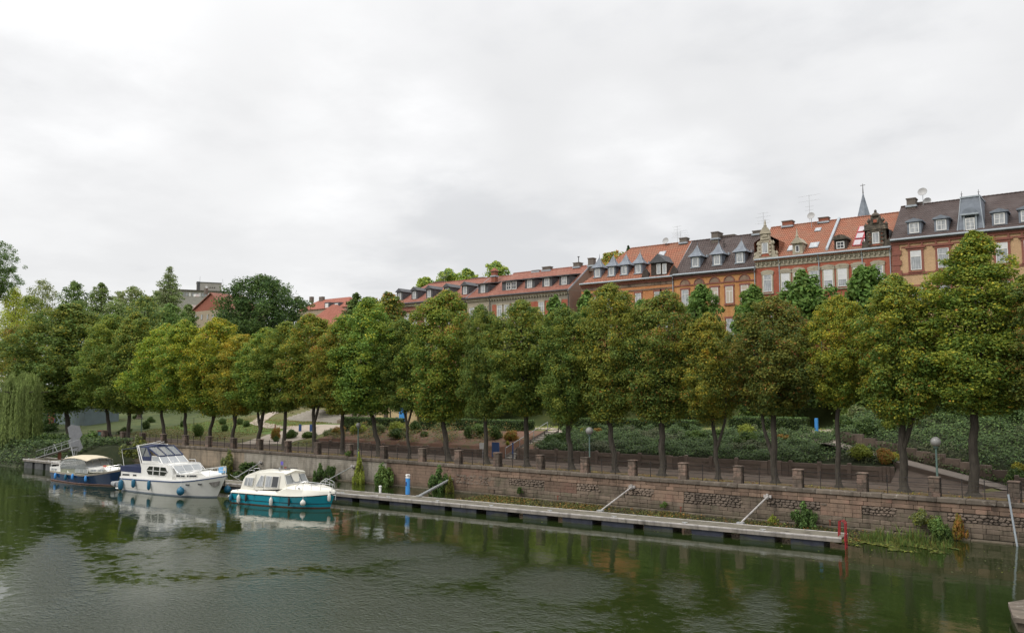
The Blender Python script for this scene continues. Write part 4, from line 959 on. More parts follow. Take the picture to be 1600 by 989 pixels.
cabin([(.80, 1.0), (.98, 1.75), (1.15, 2.02), (1.45, 2.17), (2.4, 2.32), (3.6, 2.42), (4.9, 2.44), (5.12, 2.34), (4.98, 2.22), (5.25, 1.60), (5.35, 1.3)], wf3, .20).build('cabin', CREAM, b3, smooth=True, local=True)
m = MB(); m.box((3.3, -.42, 2.60), (4.9, -.36, 2.66)); m.box((3.3, .36, 2.60), (4.9, .42, 2.66)); m.build('roof_slide', RUBBER, b3, local=True)
windows(b3, [[(1.12, 1.38), (2.0, 1.38), (2.05, 1.94), (1.30, 1.94)], [(2.40, 1.38), (3.02, 1.38), (3.05, 2.12), (2.80, 2.14)], [(3.30, 1.38), (3.80, 1.38), (3.84, 2.12), (3.32, 2.14)]], wf3, CURT)
windows(b3, [[(3.92, 1.38), (4.48, 1.38), (4.50, 2.13), (3.96, 2.13)]], wf3, GLASSD)
for s in (-1, 1): sidepanel([(1.58, 1.38), (1.61, 1.38), (1.67, 1.94), (1.64, 1.94)], wf3, .02, .05, s).build('mullion', WINFR, b3, local=True)
screen(b3, (5.30, -1.15, 1.62), (5.30, 1.15, 1.62), (5.02, 1.05, 2.22), (5.02, -1.05, 2.22), 3, GLASSG, WINFR)
windows(b3, [[(5.45, 1.22), (6.0, 1.20), (6.0, 1.34), (5.45, 1.36)], [(6.25, 1.19), (6.85, 1.16), (6.85, 1.30), (6.25, 1.33)]], lambda x, z: H.hb(x / 8.8) * .925, GLASSG, fr=.025, name='port_window')
m = MB(); m.cbox((6.9, 0, 1.60), (.55, .5, .05)); hh = m.build('hatch_frame', WINFR, b3, local=True); m = MB(); m.cbox((6.9, 0, 1.63), (.45, .4, .03)); m.build('hatch_glass', GLASSD, hh, local=True)
def bowrail(boat, hull, t0, h, zf, mat=STEEL, n=8, inset=.1, name='bow_rail'):
    top = []; m = MB()
    for i in range(n + 1):
        t = t0 + (.985 - t0) * i / n; hb = max(0.02, hull.hb(t) - inset); top.append((hull.L * t, hb, zf(t) + h * min(1, .35 + i * .35)))
    lf = [(x, -y, z) for x, y, z in top]
    m.tube(lf + top[::-1], .022, 6)
    m.tube([(x, y, z - h * .45) for x, y, z in lf[2:]] + [(x, y, z - h * .45) for x, y, z in top[2:][::-1]], .012, 5)
    for i in range(0, n + 1, 2):
        for q in (lf[i], top[i]): m.tube([q, (q[0] - .05, q[1], zf(q[0] / hull.L) - .05)], .018, 5)
    return m.build(name, mat, boat, smooth=True, local=True)
bowrail(b3, H, .72, .50, zed)
tubes(b3, 'grab_rail', [[(1.3 + .0, -.9, 2.2), (1.35, -.9, 2.45), (1.9, -.9, 2.5), (1.95, -.9, 2.28)], [(1.3, -.4, 2.3), (1.35, -.4, 2.55), (1.9, -.4, 2.6), (1.95, -.4, 2.4)]], .018, STEEL)
m = MB(); m.tube([(3.7, .2, 2.6), (3.7, .2, 3.15)], .012, 6); fp = m.build('flag_staff', STEEL, b3, local=True)
m = MB(); m.box((3.44, .19, 2.85), (3.69, .21, 3.12)); m.build('flag', surf('flag_violet', (.10, .08, .35), (.13, .1, .4), 5, .8), fp, local=True)
m = MB(); m.cbox((3.95, .15, 2.66), (.12, .12, .14)); m.build('nav_lamp', RUST, b3, local=True)
m = MB(); m.cbox((-.18, 0, .50), (.40, 2.5, .08)); m.build('swim_platform', CREAM, b3, local=True)
m = MB(); m.tube([(8.6, -.1, .9), (8.95, -.1, .95), (8.93, -.1, .6)], .05, 6); m.build('anchor_roller', STEEL, b3, local=True)
F3 = 'fenders of the turquoise boat'
fender(b3, H, .95, .36, 'cyl', 'white fender nearest the stern of the turquoise boat', WFEND, h=.5, group=F3)
fender(b3, H, 4.2, .36, 'cyl', 'white fender hanging at the middle of the turquoise hull', WFEND, h=.5, group=F3)
fender(b3, H, 7.0, .42, 'ball', 'round white fender below the forward side window of the turquoise boat', WFEND, r=.20, group=F3)
fender(b3, H, 1.7, .48, 'cyl', 'dark fender hanging below the rear cabin window of the turquoise boat', RUBBER, h=.42, r=.09, group=F3)
fender(b3, H, 5.8, .45, 'cyl', 'dark narrow fender under the windscreen of the turquoise boat', RUBBER, h=.5, r=.08, group=F3)
fender(b3, H, .12, .42, 'cyl', 'teal fender on the stern corner of the turquoise boat', BLUEF, h=.42, r=.12, group=F3)
fender(b3, H, 8.62, .78, 'cyl', 'white fender at the bow tip of the turquoise boat', WFEND, h=.45, r=.12, group=F3)
tubes(b3, 'side_rope', [[(x, -H.hb(x / 8.8) * .97 - .03, .84), (x, -H.hb(x / 8.8) - .04, .3)] for x in (2.5, 5.0)], .01, RUBBER, 5)

for s_ in (-1, 1):
    for k in range(5): m = MB(); x = .6 + k * 2.0; h_ = H.hb(x / 8.8) * .93; m.box((x - .10, s_ * h_ - .03, zed(x / 8.8) - .01), (x + .10, s_ * h_ + .03, zed(x / 8.8) + .05)); m.build('deck_cleat', STEEL, b3, local=True)
for x in (2.25, 3.18, 4.62):
    for s_ in (-1, 1): sidepanel([(x, 1.08), (x + .02, 1.08), (x + .02, 2.2), (x, 2.2)], wf3, .002, .008, s_).build('seam', RUBBER, b3, local=True)
m = MB(); m.tube([(5.05, -.5, 2.3), (5.3, -.45, 1.75)], .015, 5); m.tube([(5.05, .4, 2.3), (5.3, .45, 1.75)], .015, 5); m.build('wiper', RUBBER, b3, local=True)
m = MB(); m.tube([(4.2, -.7, 2.55), (4.2, -.7, 2.75)], .09, 10); m.build('roof_vent', STEEL, b3, smooth=True, local=True)
# --- white cruiser with blue canopy
b2 = empty('motor_cruiser', (-70.0, 38.77, 0), R(4), 'big white motor cruiser with a navy flybridge canopy, middle of the three boats', 'boat')
H2 = Hull(11.9, 3.4, 1.02, 1.16, 1.72, 1.25, .55, .9)
H2.skin(lambda t: -.35, lambda t: .10).build('antifouling', surf('grey_bottom', (.22, .25, .29), (.17, .2, .24), 1, .6), b2, smooth=True, local=True)
H2.skin(lambda t: .10, lambda t: H2.sheer(t), rows=6).build('hull', WHITEP, b2, smooth=True, local=True)
H2.skin(lambda t: H2.sheer(t) - .05, lambda t: H2.sheer(t) + .04, out=.04, rows=1).build('rub_rail', BLUED, b2, smooth=True, local=True)
H2.skin(lambda t: .30, lambda t: .36, out=.03, rows=1, t0=.0, t1=.36, n=12).build('spray_rail', WHITEP, b2, smooth=True, local=True)
z2f = lambda t: H2.sheer(t) + .18
H2.deck(lambda t: [(1, H2.sheer(t) + .03), (.985, z2f(t)), (.93, z2f(t)), (.9, z2f(t) - .06), (0, z2f(t))], n=36).build('deck', WHITEP, b2, smooth=True, local=True)
w2 = lambda x, z: max(.05, min(1.62 - .10 * (z - 1.1), H2.hb(x / 11.9) * .90 + .0) - .02 * max(0, z - 1.2))
cabin([(.12, 1.1), (.12, 1.62), (2.95, 1.62), (2.95, 1.1)], lambda x, z: 1.5, .02).build('aft_cabin', WHITEP, b2, local=True)
windows(b2, [[(.35, 1.30), (1.35, 1.32), (1.35, 1.46), (.35, 1.44)], [(1.85, 1.32), (2.35, 1.33), (2.35, 1.47), (1.85, 1.46)]], lambda x, z: 1.5, GLASSD, fr=.03, name='port_window', sides=(-1, 1))
cabin([(.02, 1.62), (.0, 2.08), (2.9, 2.10), (2.95, 1.62)], lambda x, z: 1.52, .05).build('aft_canvas', BLUEC, b2, smooth=True, local=True)
cabin([(2.9, 1.15), (2.85, 2.38), (6.75, 2.42), (7.15, 1.62), (7.2, 1.2)], w2, .06).build('saloon', WHITEP, b2, local=True)
hexs = [[(3.72, 1.90), (4.05, 1.56), (4.55, 1.56), (4.55, 2.23), (4.05, 2.23)], [(4.70, 1.56), (5.45, 1.56), (5.45, 2.23), (4.70, 2.23)], [(5.60, 1.56), (6.20, 1.56), (6.55, 1.90), (6.25, 2.23), (5.60, 2.23)]]
windows(b2, hexs, w2, GLASSD, fr=.05)
for s in (-1, 1): sidepanel([(3.75, 1.875), (6.5, 1.875), (6.5, 1.915), (3.75, 1.915)], w2, .02, .05, s).build('mullion', WINFR, b2, local=True)
screen(b2, (7.55, -1.30, 1.72), (7.55, 1.30, 1.72), (6.85, 1.22, 2.36), (6.85, -1.22, 2.36), 3, GLASSG)
# forward trunk cabin in two steps
cabin([(7.1, 1.2), (7.15, 1.72), (9.9, 1.95), (10.4, 1.72), (10.6, 1.4)], lambda x, z: max(.1, min(1.25, H2.hb(x / 11.9) * .74)), .10).build('fore_cabin', WHITEP, b2, smooth=True, local=True)
windows(b2, [[(7.35, 1.52), (8.35, 1.55), (8.35, 1.70), (7.35, 1.68)], [(8.6, 1.56), (9.6, 1.62), (9.6, 1.76), (8.6, 1.71)]], lambda x, z: max(.1, min(1.25, H2.hb(x / 11.9) * .74)), GLASSD, fr=.03, name='port_window')
m = MB(); m.cbox((8.9, 0, 2.0), (.9, 1.1, .06)); hh = m.build('hatch_frame', WINFR, b2, local=True); m = MB(); m.cbox((8.9, 0, 2.035), (.78, .95, .03)); m.build('hatch_glass', GLASSG, hh, local=True)
# hull ports and anchor plate
for x, z, w in ((9.0, 1.0, .34), (10.1, 1.08, .34)):
    for s in (-1, 1):
        t = x / 11.9; y = H2.p(t, H2.vz(t, z), s)[1]; m = MB(); m.cbox((x, y, z), (w, .07, .11), rz=-s * .16); m.build('hull_port', GLASSD, b2, local=True)
for s in (-1, 1):
    vs = [(x, H2.p(x / 11.9, H2.vz(x / 11.9, z), s, .03)[1], z) for x, z in ((11.05, 1.22), (11.75, 1.34), (11.68, 1.0), (11.4, .86), (11.2, .96))]
    q = [(x - .45 * 0, y, z) for x, y, z in vs]; m = MB(); m.prism([(H2.p(x / 11.9, H2.vz(x / 11.9, z), s)[0] if 0 else x - .25, y, z) for x, y, z in q], (0, s * .06, 0)); m.build('anchor_plate', surf('anchor_steel', (.12, .11, .10), (.25, .24, .22), 6, .45, .3, metal=.4), b2, local=True)
# flybridge
cabin([(2.85, 2.38), (2.95, 2.62), (4.9, 2.66), (5.4, 2.44)], lambda x, z: 1.42 - .12 * max(0, x - 4.2), .0).build('flybridge_coaming', WHITEP, b2, local=True)
screen(b2, (5.45, -1.22, 2.46), (5.45, 1.22, 2.46), (4.75, 1.12, 3.02), (4.75, -1.12, 3.02), 3, GLASSG, WHITEP, 'flybridge_screen', .07)
screen(b2, (4.2, -1.36, 2.64), (5.40, -1.24, 2.47), (4.75, -1.13, 3.02), (4.0, -1.26, 3.02), 1, GLASSG, WHITEP, 'side_screen', .06)
# canopy: navy top, clear panels held by navy straps
T_ = dict(a0=(2.05, -1.25, 3.78), a1=(2.05, 1.25, 3.78), b0=(3.25, -1.22, 3.86), b1=(3.25, 1.22, 3.86), c0=(4.75, -1.14, 3.04), c1=(4.75, 1.14, 3.04), d0=(2.85, -1.38, 2.62), d1=(2.85, 1.38, 2.62))
m = MB(); m.add([(2.0, -1.27, 3.72), (2.0, 0, 3.86), (2.0, 1.27, 3.72), (3.3, -1.24, 3.78), (3.3, 0, 3.92), (3.3, 1.24, 3.78), (2.0, -1.27, 3.66), (2.0, 1.27, 3.66), (3.3, -1.24, 3.70), (3.3, 1.24, 3.70)], [(0, 3, 4, 1), (1, 4, 5, 2), (6, 7, 9, 8), (0, 6, 8, 3), (2, 5, 9, 7), (0, 1, 2, 7, 6), (3, 8, 9, 5, 4)])
cn = m.build('canopy', BLUEC, b2, local=True)
def strap(m, p, q, w=.13): m.tube([p, q], w / 2, 5)
m = MB()
for s in (-1, 1):
    strap(m, (3.3, s * 1.24, 3.74), (4.75, s * 1.14, 3.04)); strap(m, (2.0, s * 1.27, 3.70), (2.80, s * 1.38, 2.64)); strap(m, (3.3, s * 1.24, 3.74), (4.0, s * 1.32, 2.95), .16); strap(m, (3.15, s * 1.26, 3.7), (2.9, s * 1.34, 3.0), .07)
    quad(m, (2.85, s * 1.37, 2.64), (4.15, s * 1.35, 2.66), (4.05, s * 1.33, 2.98), (2.62, s * 1.34, 2.98), .02)
strap(m, (4.75, -1.14, 3.04), (4.75, 1.14, 3.04)); strap(m, (3.3, -1.24, 3.74), (3.3, 1.24, 3.74))
for y in (-.4, .4): strap(m, (3.3, y * 1.02, 3.80), (4.75, y, 3.06), .09)
m.build('canopy_straps', BLUEC, b2, local=True)
m = MB(); quad(m, (3.32, -1.22, 3.74), (3.32, 1.22, 3.74), (4.74, 1.12, 3.06), (4.74, -1.12, 3.06), .01); m.build('front_panel', CLEARP, b2, local=True)
for s in (-1, 1):
    m = MB(); quad(m, (2.62, s * 1.335, 2.98), (4.05, s * 1.30, 2.98), (3.3, s * 1.235, 3.70), (2.05, s * 1.26, 3.68), .01); m.build('side_panel', CLEARP, b2, local=True)
tubes(b2, 'radar_arch', [[(2.95, -1.45, 2.05), (2.02, -1.36, 3.82), (1.98, 0, 3.93), (2.02, 1.36, 3.82), (2.95, 1.45, 2.05)], [(3.15, -1.45, 2.3), (2.22, -1.36, 3.84)], [(3.15, 1.45, 2.3), (2.22, 1.36, 3.84)]], .045, WHITEP)
tubes(b2, 'aft_bimini_frame', [[(.25, -1.35, 2.08), (-.25, -1.3, 3.42), (-.25, 1.3, 3.42), (.25, 1.35, 2.08)]], .022, WHITEP)
m = MB(); quad(m, (-.27, -1.3, 3.42), (2.0, -1.27, 3.72), (2.0, 1.27, 3.72), (-.27, 1.3, 3.42), .03); m.build('aft_bimini', surf('bimini_grey', (.05, .07, .09), (.09, .11, .13), 2, .8), b2, local=True)
tubes(b2, 'aerial', [[(2.1, -.6, 3.9), (3.6, -.2, 4.22)], [(2.1, .5, 3.9), (2.9, .6, 4.1)]], .02, WHITEP)
bowrail(b2, H2, .62, .62, lambda t: z2f(t), WHITEP, 10, .12)
tubes(b2, 'side_rail', [[(3.0, s * 1.5, 2.42), (6.7, s * 1.35, 2.46), (7.6, s * 1.3, 1.9), (8.0, s * 1.28, 1.72)] for s in (-1, 1)] + [[(5.7, s * 1.0, 2.5), (5.8, s * 1.0, 2.72), (6.6, s * 1.0, 2.74), (6.75, s * 1.0, 2.45)] for s in (-1, 1)], .02, STEEL)
m = MB(); m.cbox((-.35, 0, .16), (.7, 2.9, .10)); m.build('swim_platform', WHITEP, b2, local=True)
m = MB(); m.cbox((11.0, .35, 2.12), (.55, .35, .42)); m.build('wrapped_windlass', surf('cover_light_blue', (.13, .33, .58), (.2, .42, .66), 4, .8), b2, local=True)
m = MB(); m.tube([(11.8, 0, 1.8), (11.85, 0, 2.4)], .02, 6); fp = m.build('jackstaff', WHITEP, b2, local=True); m = MB(); m.box((11.55, -.01, 2.12), (11.8, .01, 2.36)); m.build('pennant', WHITE, fp, local=True)
# grey inflatable tender on the stern
td = empty('dinghy', (b2.location.x - 1.25, b2.location.y - .0, .42), R(4), 'grey inflatable dinghy hung across the stern of the white cruiser', 'dinghy')
m = MB(); m.tube([(.1, -1.25, .0), (-.25, -1.35, .05), (-.25, 1.1, .05), (.0, 1.4, .1), (.3, 1.1, .05), (.3, -1.3, 0)], .19, 10); m.build('tubes', surf('inflatable_grey', (.33, .34, .35), (.27, .28, .29), 2, .6), td, smooth=True, local=True)
m = MB(); m.box((-.3, -1.2, -.06), (.3, 1.1, 0)); m.build('floor', FLOATG, td, local=True)
F2 = 'fenders of the white cruiser'
fender(b2, H2, .42, .50, 'cyl', 'long blue fender at the stern corner of the white cruiser', BLUEF, r=.20, h=.75, group=F2)
fender(b2, H2, 2.35, .74, 'cyl', 'blue fender below the navy aft canvas of the white cruiser', BLUEF, r=.16, h=.6, group=F2)
fender(b2, H2, 4.5, .72, 'cyl', 'narrow blue fender under the six sided saloon windows', BLUEF, r=.13, h=.65, group=F2)
fender(b2, H2, 8.5, .48, 'ball', 'big round blue fender hanging low on the white hull', BLUEF, r=.31, group=F2)
fender(b2, H2, 11.0, .55, 'ball', 'round blue fender between the bow of the white cruiser and the pontoon', BLUEF, r=.28, group=F2, side=1)

# --- small cruiser with navy hull and beige canopy
b1 = empty('canopy_boat', (-83.4, 38.79, 0), R(1), 'old navy hulled cruiser with a beige cockpit canopy, leftmost of the three boats', 'boat')
H1 = Hull(10.4, 3.0, .80, .80, 1.36, .9, .5, .8)
H1.skin(lambda t: -.35, lambda t: .05).build('antifouling', ANTIF, b1, smooth=True, local=True)
H1.skin(lambda t: .05, lambda t: .10, out=.01, rows=1).build('waterline_stripe', surf('stripe_pinkish', (.40, .26, .22), None, rough=.6), b1, smooth=True, local=True)
H1.skin(lambda t: .10, lambda t: H1.sheer(t)).build('hull', NAVY, b1, smooth=True, local=True)
H1.skin(lambda t: H1.sheer(t) - .04, lambda t: H1.sheer(t) + .10, out=.035, rows=1).build('rub_rail', surf('strake_cream', (.48, .42, .34), (.38, .33, .27), 2, .6), b1, smooth=True, local=True)
z1f = lambda t: H1.sheer(t) + .10
H1.deck(lambda t: [(1, z1f(t)), (.9, z1f(t)), (0, z1f(t) + .06)], n=30).build('deck', surf('deck_greygreen', (.32, .32, .24), (.26, .27, .2), 2, .7), b1, smooth=True, local=True)
cabin([(.05, .85), (.0, 1.25), (2.0, 1.32), (2.05, .9)], lambda x, z: 1.24, .02).build('aft_bulwark', WHITEP, b1, local=True)
windows(b1, [[(.35, .98), (.75, .98), (.75, 1.16), (.35, 1.16)], [(.95, .98), (1.35, .98), (1.35, 1.16), (.95, 1.16)]], lambda x, z: 1.24, GLASSG, fr=.025, name='port_window')
w1 = lambda x, z: max(.1, min(1.22, H1.hb(x / 10.4) * .86) - .08 * (z - .9))
cabin([(3.3, .85), (3.35, 1.42), (9.0, 1.52), (9.45, 1.18)], w1, .10).build('cabin', WHITEP, b1, local=True)
windows(b1, [[(4.75, 1.02), (5.45, 1.02), (5.45, 1.34), (4.8, 1.34)], [(5.55, 1.02), (6.25, 1.03), (6.25, 1.35), (5.55, 1.34)], [(6.35, 1.03), (6.95, 1.04), (6.95, 1.36), (6.35, 1.35)]], w1, GLASSG, fr=.03)
windows(b1, [[(7.3, 1.20), (8.1, 1.24), (8.1, 1.40), (7.4, 1.38)], [(8.3, 1.26), (8.9, 1.30), (8.9, 1.42), (8.3, 1.41)]], w1, CURT, fr=.03, name='port_window')
# cockpit: curved beige top on clear side curtains, windscreen forward
tp = [(1.9, 2.0), (2.4, 2.22), (3.4, 2.38), (4.6, 2.43), (5.8, 2.39), (6.8, 2.26)]
m = MB(); vs = []
for x, z in tp: vs += [(x, -1.25, z - .16), (x, -.8, z), (x, 0, z + .07), (x, .8, z), (x, 1.25, z - .16)]
m.add(vs, [(i * 5 + k, i * 5 + k + 1, i * 5 + k + 6, i * 5 + k + 5)[::-1] for i in range(5) for k in range(4)])
m.add([(x, y, z - .03) for x, y, z in vs], [(i * 5 + k, i * 5 + k + 1, i * 5 + k + 6, i * 5 + k + 5) for i in range(5) for k in range(4)])
m.build('canopy', BEIGE, b1, smooth=True, local=True)
for s in (-1, 1):
    m = MB(); m.prism([(2.0, s * 1.23, 1.20), (6.6, s * 1.2, 1.36), (6.4, s * 1.22, 2.13), (5.8, s * 1.22, 2.22), (4.6, s * 1.22, 2.27), (3.4, s * 1.22, 2.22), (2.4, s * 1.22, 2.06), (1.95, s * 1.22, 1.84)], (0, s * .01, 0)); m.build('side_curtain', CLEARP, b1, local=True)
tubes(b1, 'canopy_frame', [[(x, -1.24, 1.25), (x + .02, -1.24, z - .15), (x + .02, 0, z + .03), (x + .02, 1.24, z - .15), (x, 1.24, 1.25)] for x, z in ((2.0, 2.02), (3.9, 2.40), (6.7, 2.26))], .02, STEEL)
screen(b1, (6.5, -1.1, 1.48), (6.5, 1.1, 1.48), (6.0, 1.0, 2.05), (6.0, -1.0, 2.05), 3, GLASSG, STEEL)
cabin([(2.1, .9), (2.15, 1.40), (6.4, 1.46), (6.6, 1.0)], lambda x, z: 1.2, .0).build('cockpit_side', surf('cockpit_greygreen', (.25, .26, .19), (.19, .2, .15), 2, .7), b1, local=True)
m = MB(); m.cbox((8.2, -.3, 1.66), (.22, .18, .12)); m.build('deck_light', surf('lamp_red', (.5, .06, .03), None, rough=.5), b1, local=True)
m = MB(); m.cbox((7.8, .1, 1.64), (.5, .5, .06)); m.build('hatch', surf('hatch_yellowed', (.5, .42, .2), None, rough=.6), b1, local=True)
bowrail(b1, H1, .80, .45, z1f, STEEL, 6, .1)
tubes(b1, 'stern_rail', [[(.05, -1.15, 1.2), (.05, -1.15, 1.75), (.05, 1.15, 1.75), (.05, 1.15, 1.2)], [(.05, -1.15, 1.5), (.05, 1.15, 1.5)], [(.05, -1.15, 1.75), (1.7, -1.2, 1.78), (1.7, -1.2, 1.25)], [(.3, -.6, 1.2), (1.1, -.2, 2.3)], [(.9, -.9, 1.2), (.2, .3, 2.1)]], .024, WHITEP)
F1 = 'fenders of the navy boat'
for x, z, lab in ((1.6, .50, 'blue fender nearest the stern of the navy hulled boat'), (3.8, .52, 'dark blue fender second from the stern of the navy hulled boat'), (5.1, .64, 'bright blue fender below the cabin windows of the navy hulled boat'), (7.1, .56, 'blue fender nearest the bow of the navy hulled boat')):
    fender(b1, H1, x, z, 'cyl', lab, BLUEB if x > 4 or x < 2 else BLUEF, r=.12, h=.42, group=F1)
# mooring lines
def line_obj(a, b, sag, lab):
    a, b = Vector(a), Vector(b); m = MB(); m.tube([a.lerp(b, i / 8) - Vector((0, 0, sag * 4 * (i / 8) * (1 - i / 8))) for i in range(9)], .018, 5)
    tag(m.build('mooring_line', WHITE, loc=a), lab, 'rope')
line_obj((-57.9, 39.8, 1.85), (-59.5, 43.4, .62), .15, 'pale rope from the bow of the white cruiser to the pontoon')
line_obj((-47.1, 41.0, 1.2), (-46.2, 44.6, .62), .12, 'pale rope from the bow of the turquoise boat to the pontoon')
# raised gangway with mesh screen, behind the navy boat
GWS = .8
gw = empty('gangway', (-96.9, 43.4, .95), R(6), 'raised metal gangway with white handrails above the far left jetty', 'gangway')
tubes(gw, 'handrail', [[(-1.9, s * .6, .0), (-1.9, s * .6, 1.1), (6.2, s * .6, 3.0), (6.2, s * .6, 2.0)] for s in (-1, 1)] + [[(-1.9 + 2 * k, s * .6, .1 + .46 * k), (-1.9 + 2 * k, s * .6, 1.1 + .47 * k)] for k in range(1, 4) for s in (-1, 1)] + [[(0, -.6, 0), (1.2, -.6, 1.9)], [(3.2, -.6, 1.2), (2.2, -.6, 2.3)]], .028, GALV)
m = MB(); m.prism([(-1.9, -.6, .08), (6.2, -.6, 1.95), (6.2, .6, 1.95), (-1.9, .6, .08)], (0, 0, .08)); m.build('walkway', GALV, gw, local=True)
tubes(gw, 'ramp_leg', [[(6.2, -.5, 2.0), (7.0, -.5, 0), (7.2, -.5, -.9)], [(6.2, .5, 2.0), (5.2, .5, -.5)]], .06, GALV)
gw.scale = (GWS, GWS, GWS * .95)
o = empty('gate_screen', (-95.2, 45.2, .6), R(50), 'grey metal plate screen standing at the head of the gangway', 'screen')
for k, (x0, x1, z0, z1) in enumerate(((-.62, .95, 2.55, 3.95), (-.5, 1.05, 1.15, 2.50))):
    m = MB(); m.prism([(x0, 0, z1 - .15), (x0 + .35, 0, z1 + .15), (x1 - .35, 0, z1), (x1, 0, z0 + .4), (x1 - .3, 0, z0), (x0 + .25, 0, z0 + .1)], (0, .05, 0)); m.build('plate', surf('plate_grey', (.24, .245, .25), (.19, .19, .2), 3, .6), o, local=True)
m = MB(); m.tube([(.2, .06, -1.2), (.2, .06, 2.4)], .05, 8); m.build('mast', GALV, o, local=True)
for k, px in enumerate((32, 39)):
    q = onz(px, 722, .9); m = MB(); m.tube([(q.x, 43.9, -.5), (q.x, 43.9, 1.75)], .10, 8); tag(m.build('mooring_pile', surf('pile_red', (.26, .10, .06), (.2, .08, .05), 4, .8), loc=(q.x, 43.9, 0)), ('left', 'right')[k] + ' one of two reddish mooring piles behind the jetty by the willow', 'pile', 'mooring piles by the willow')

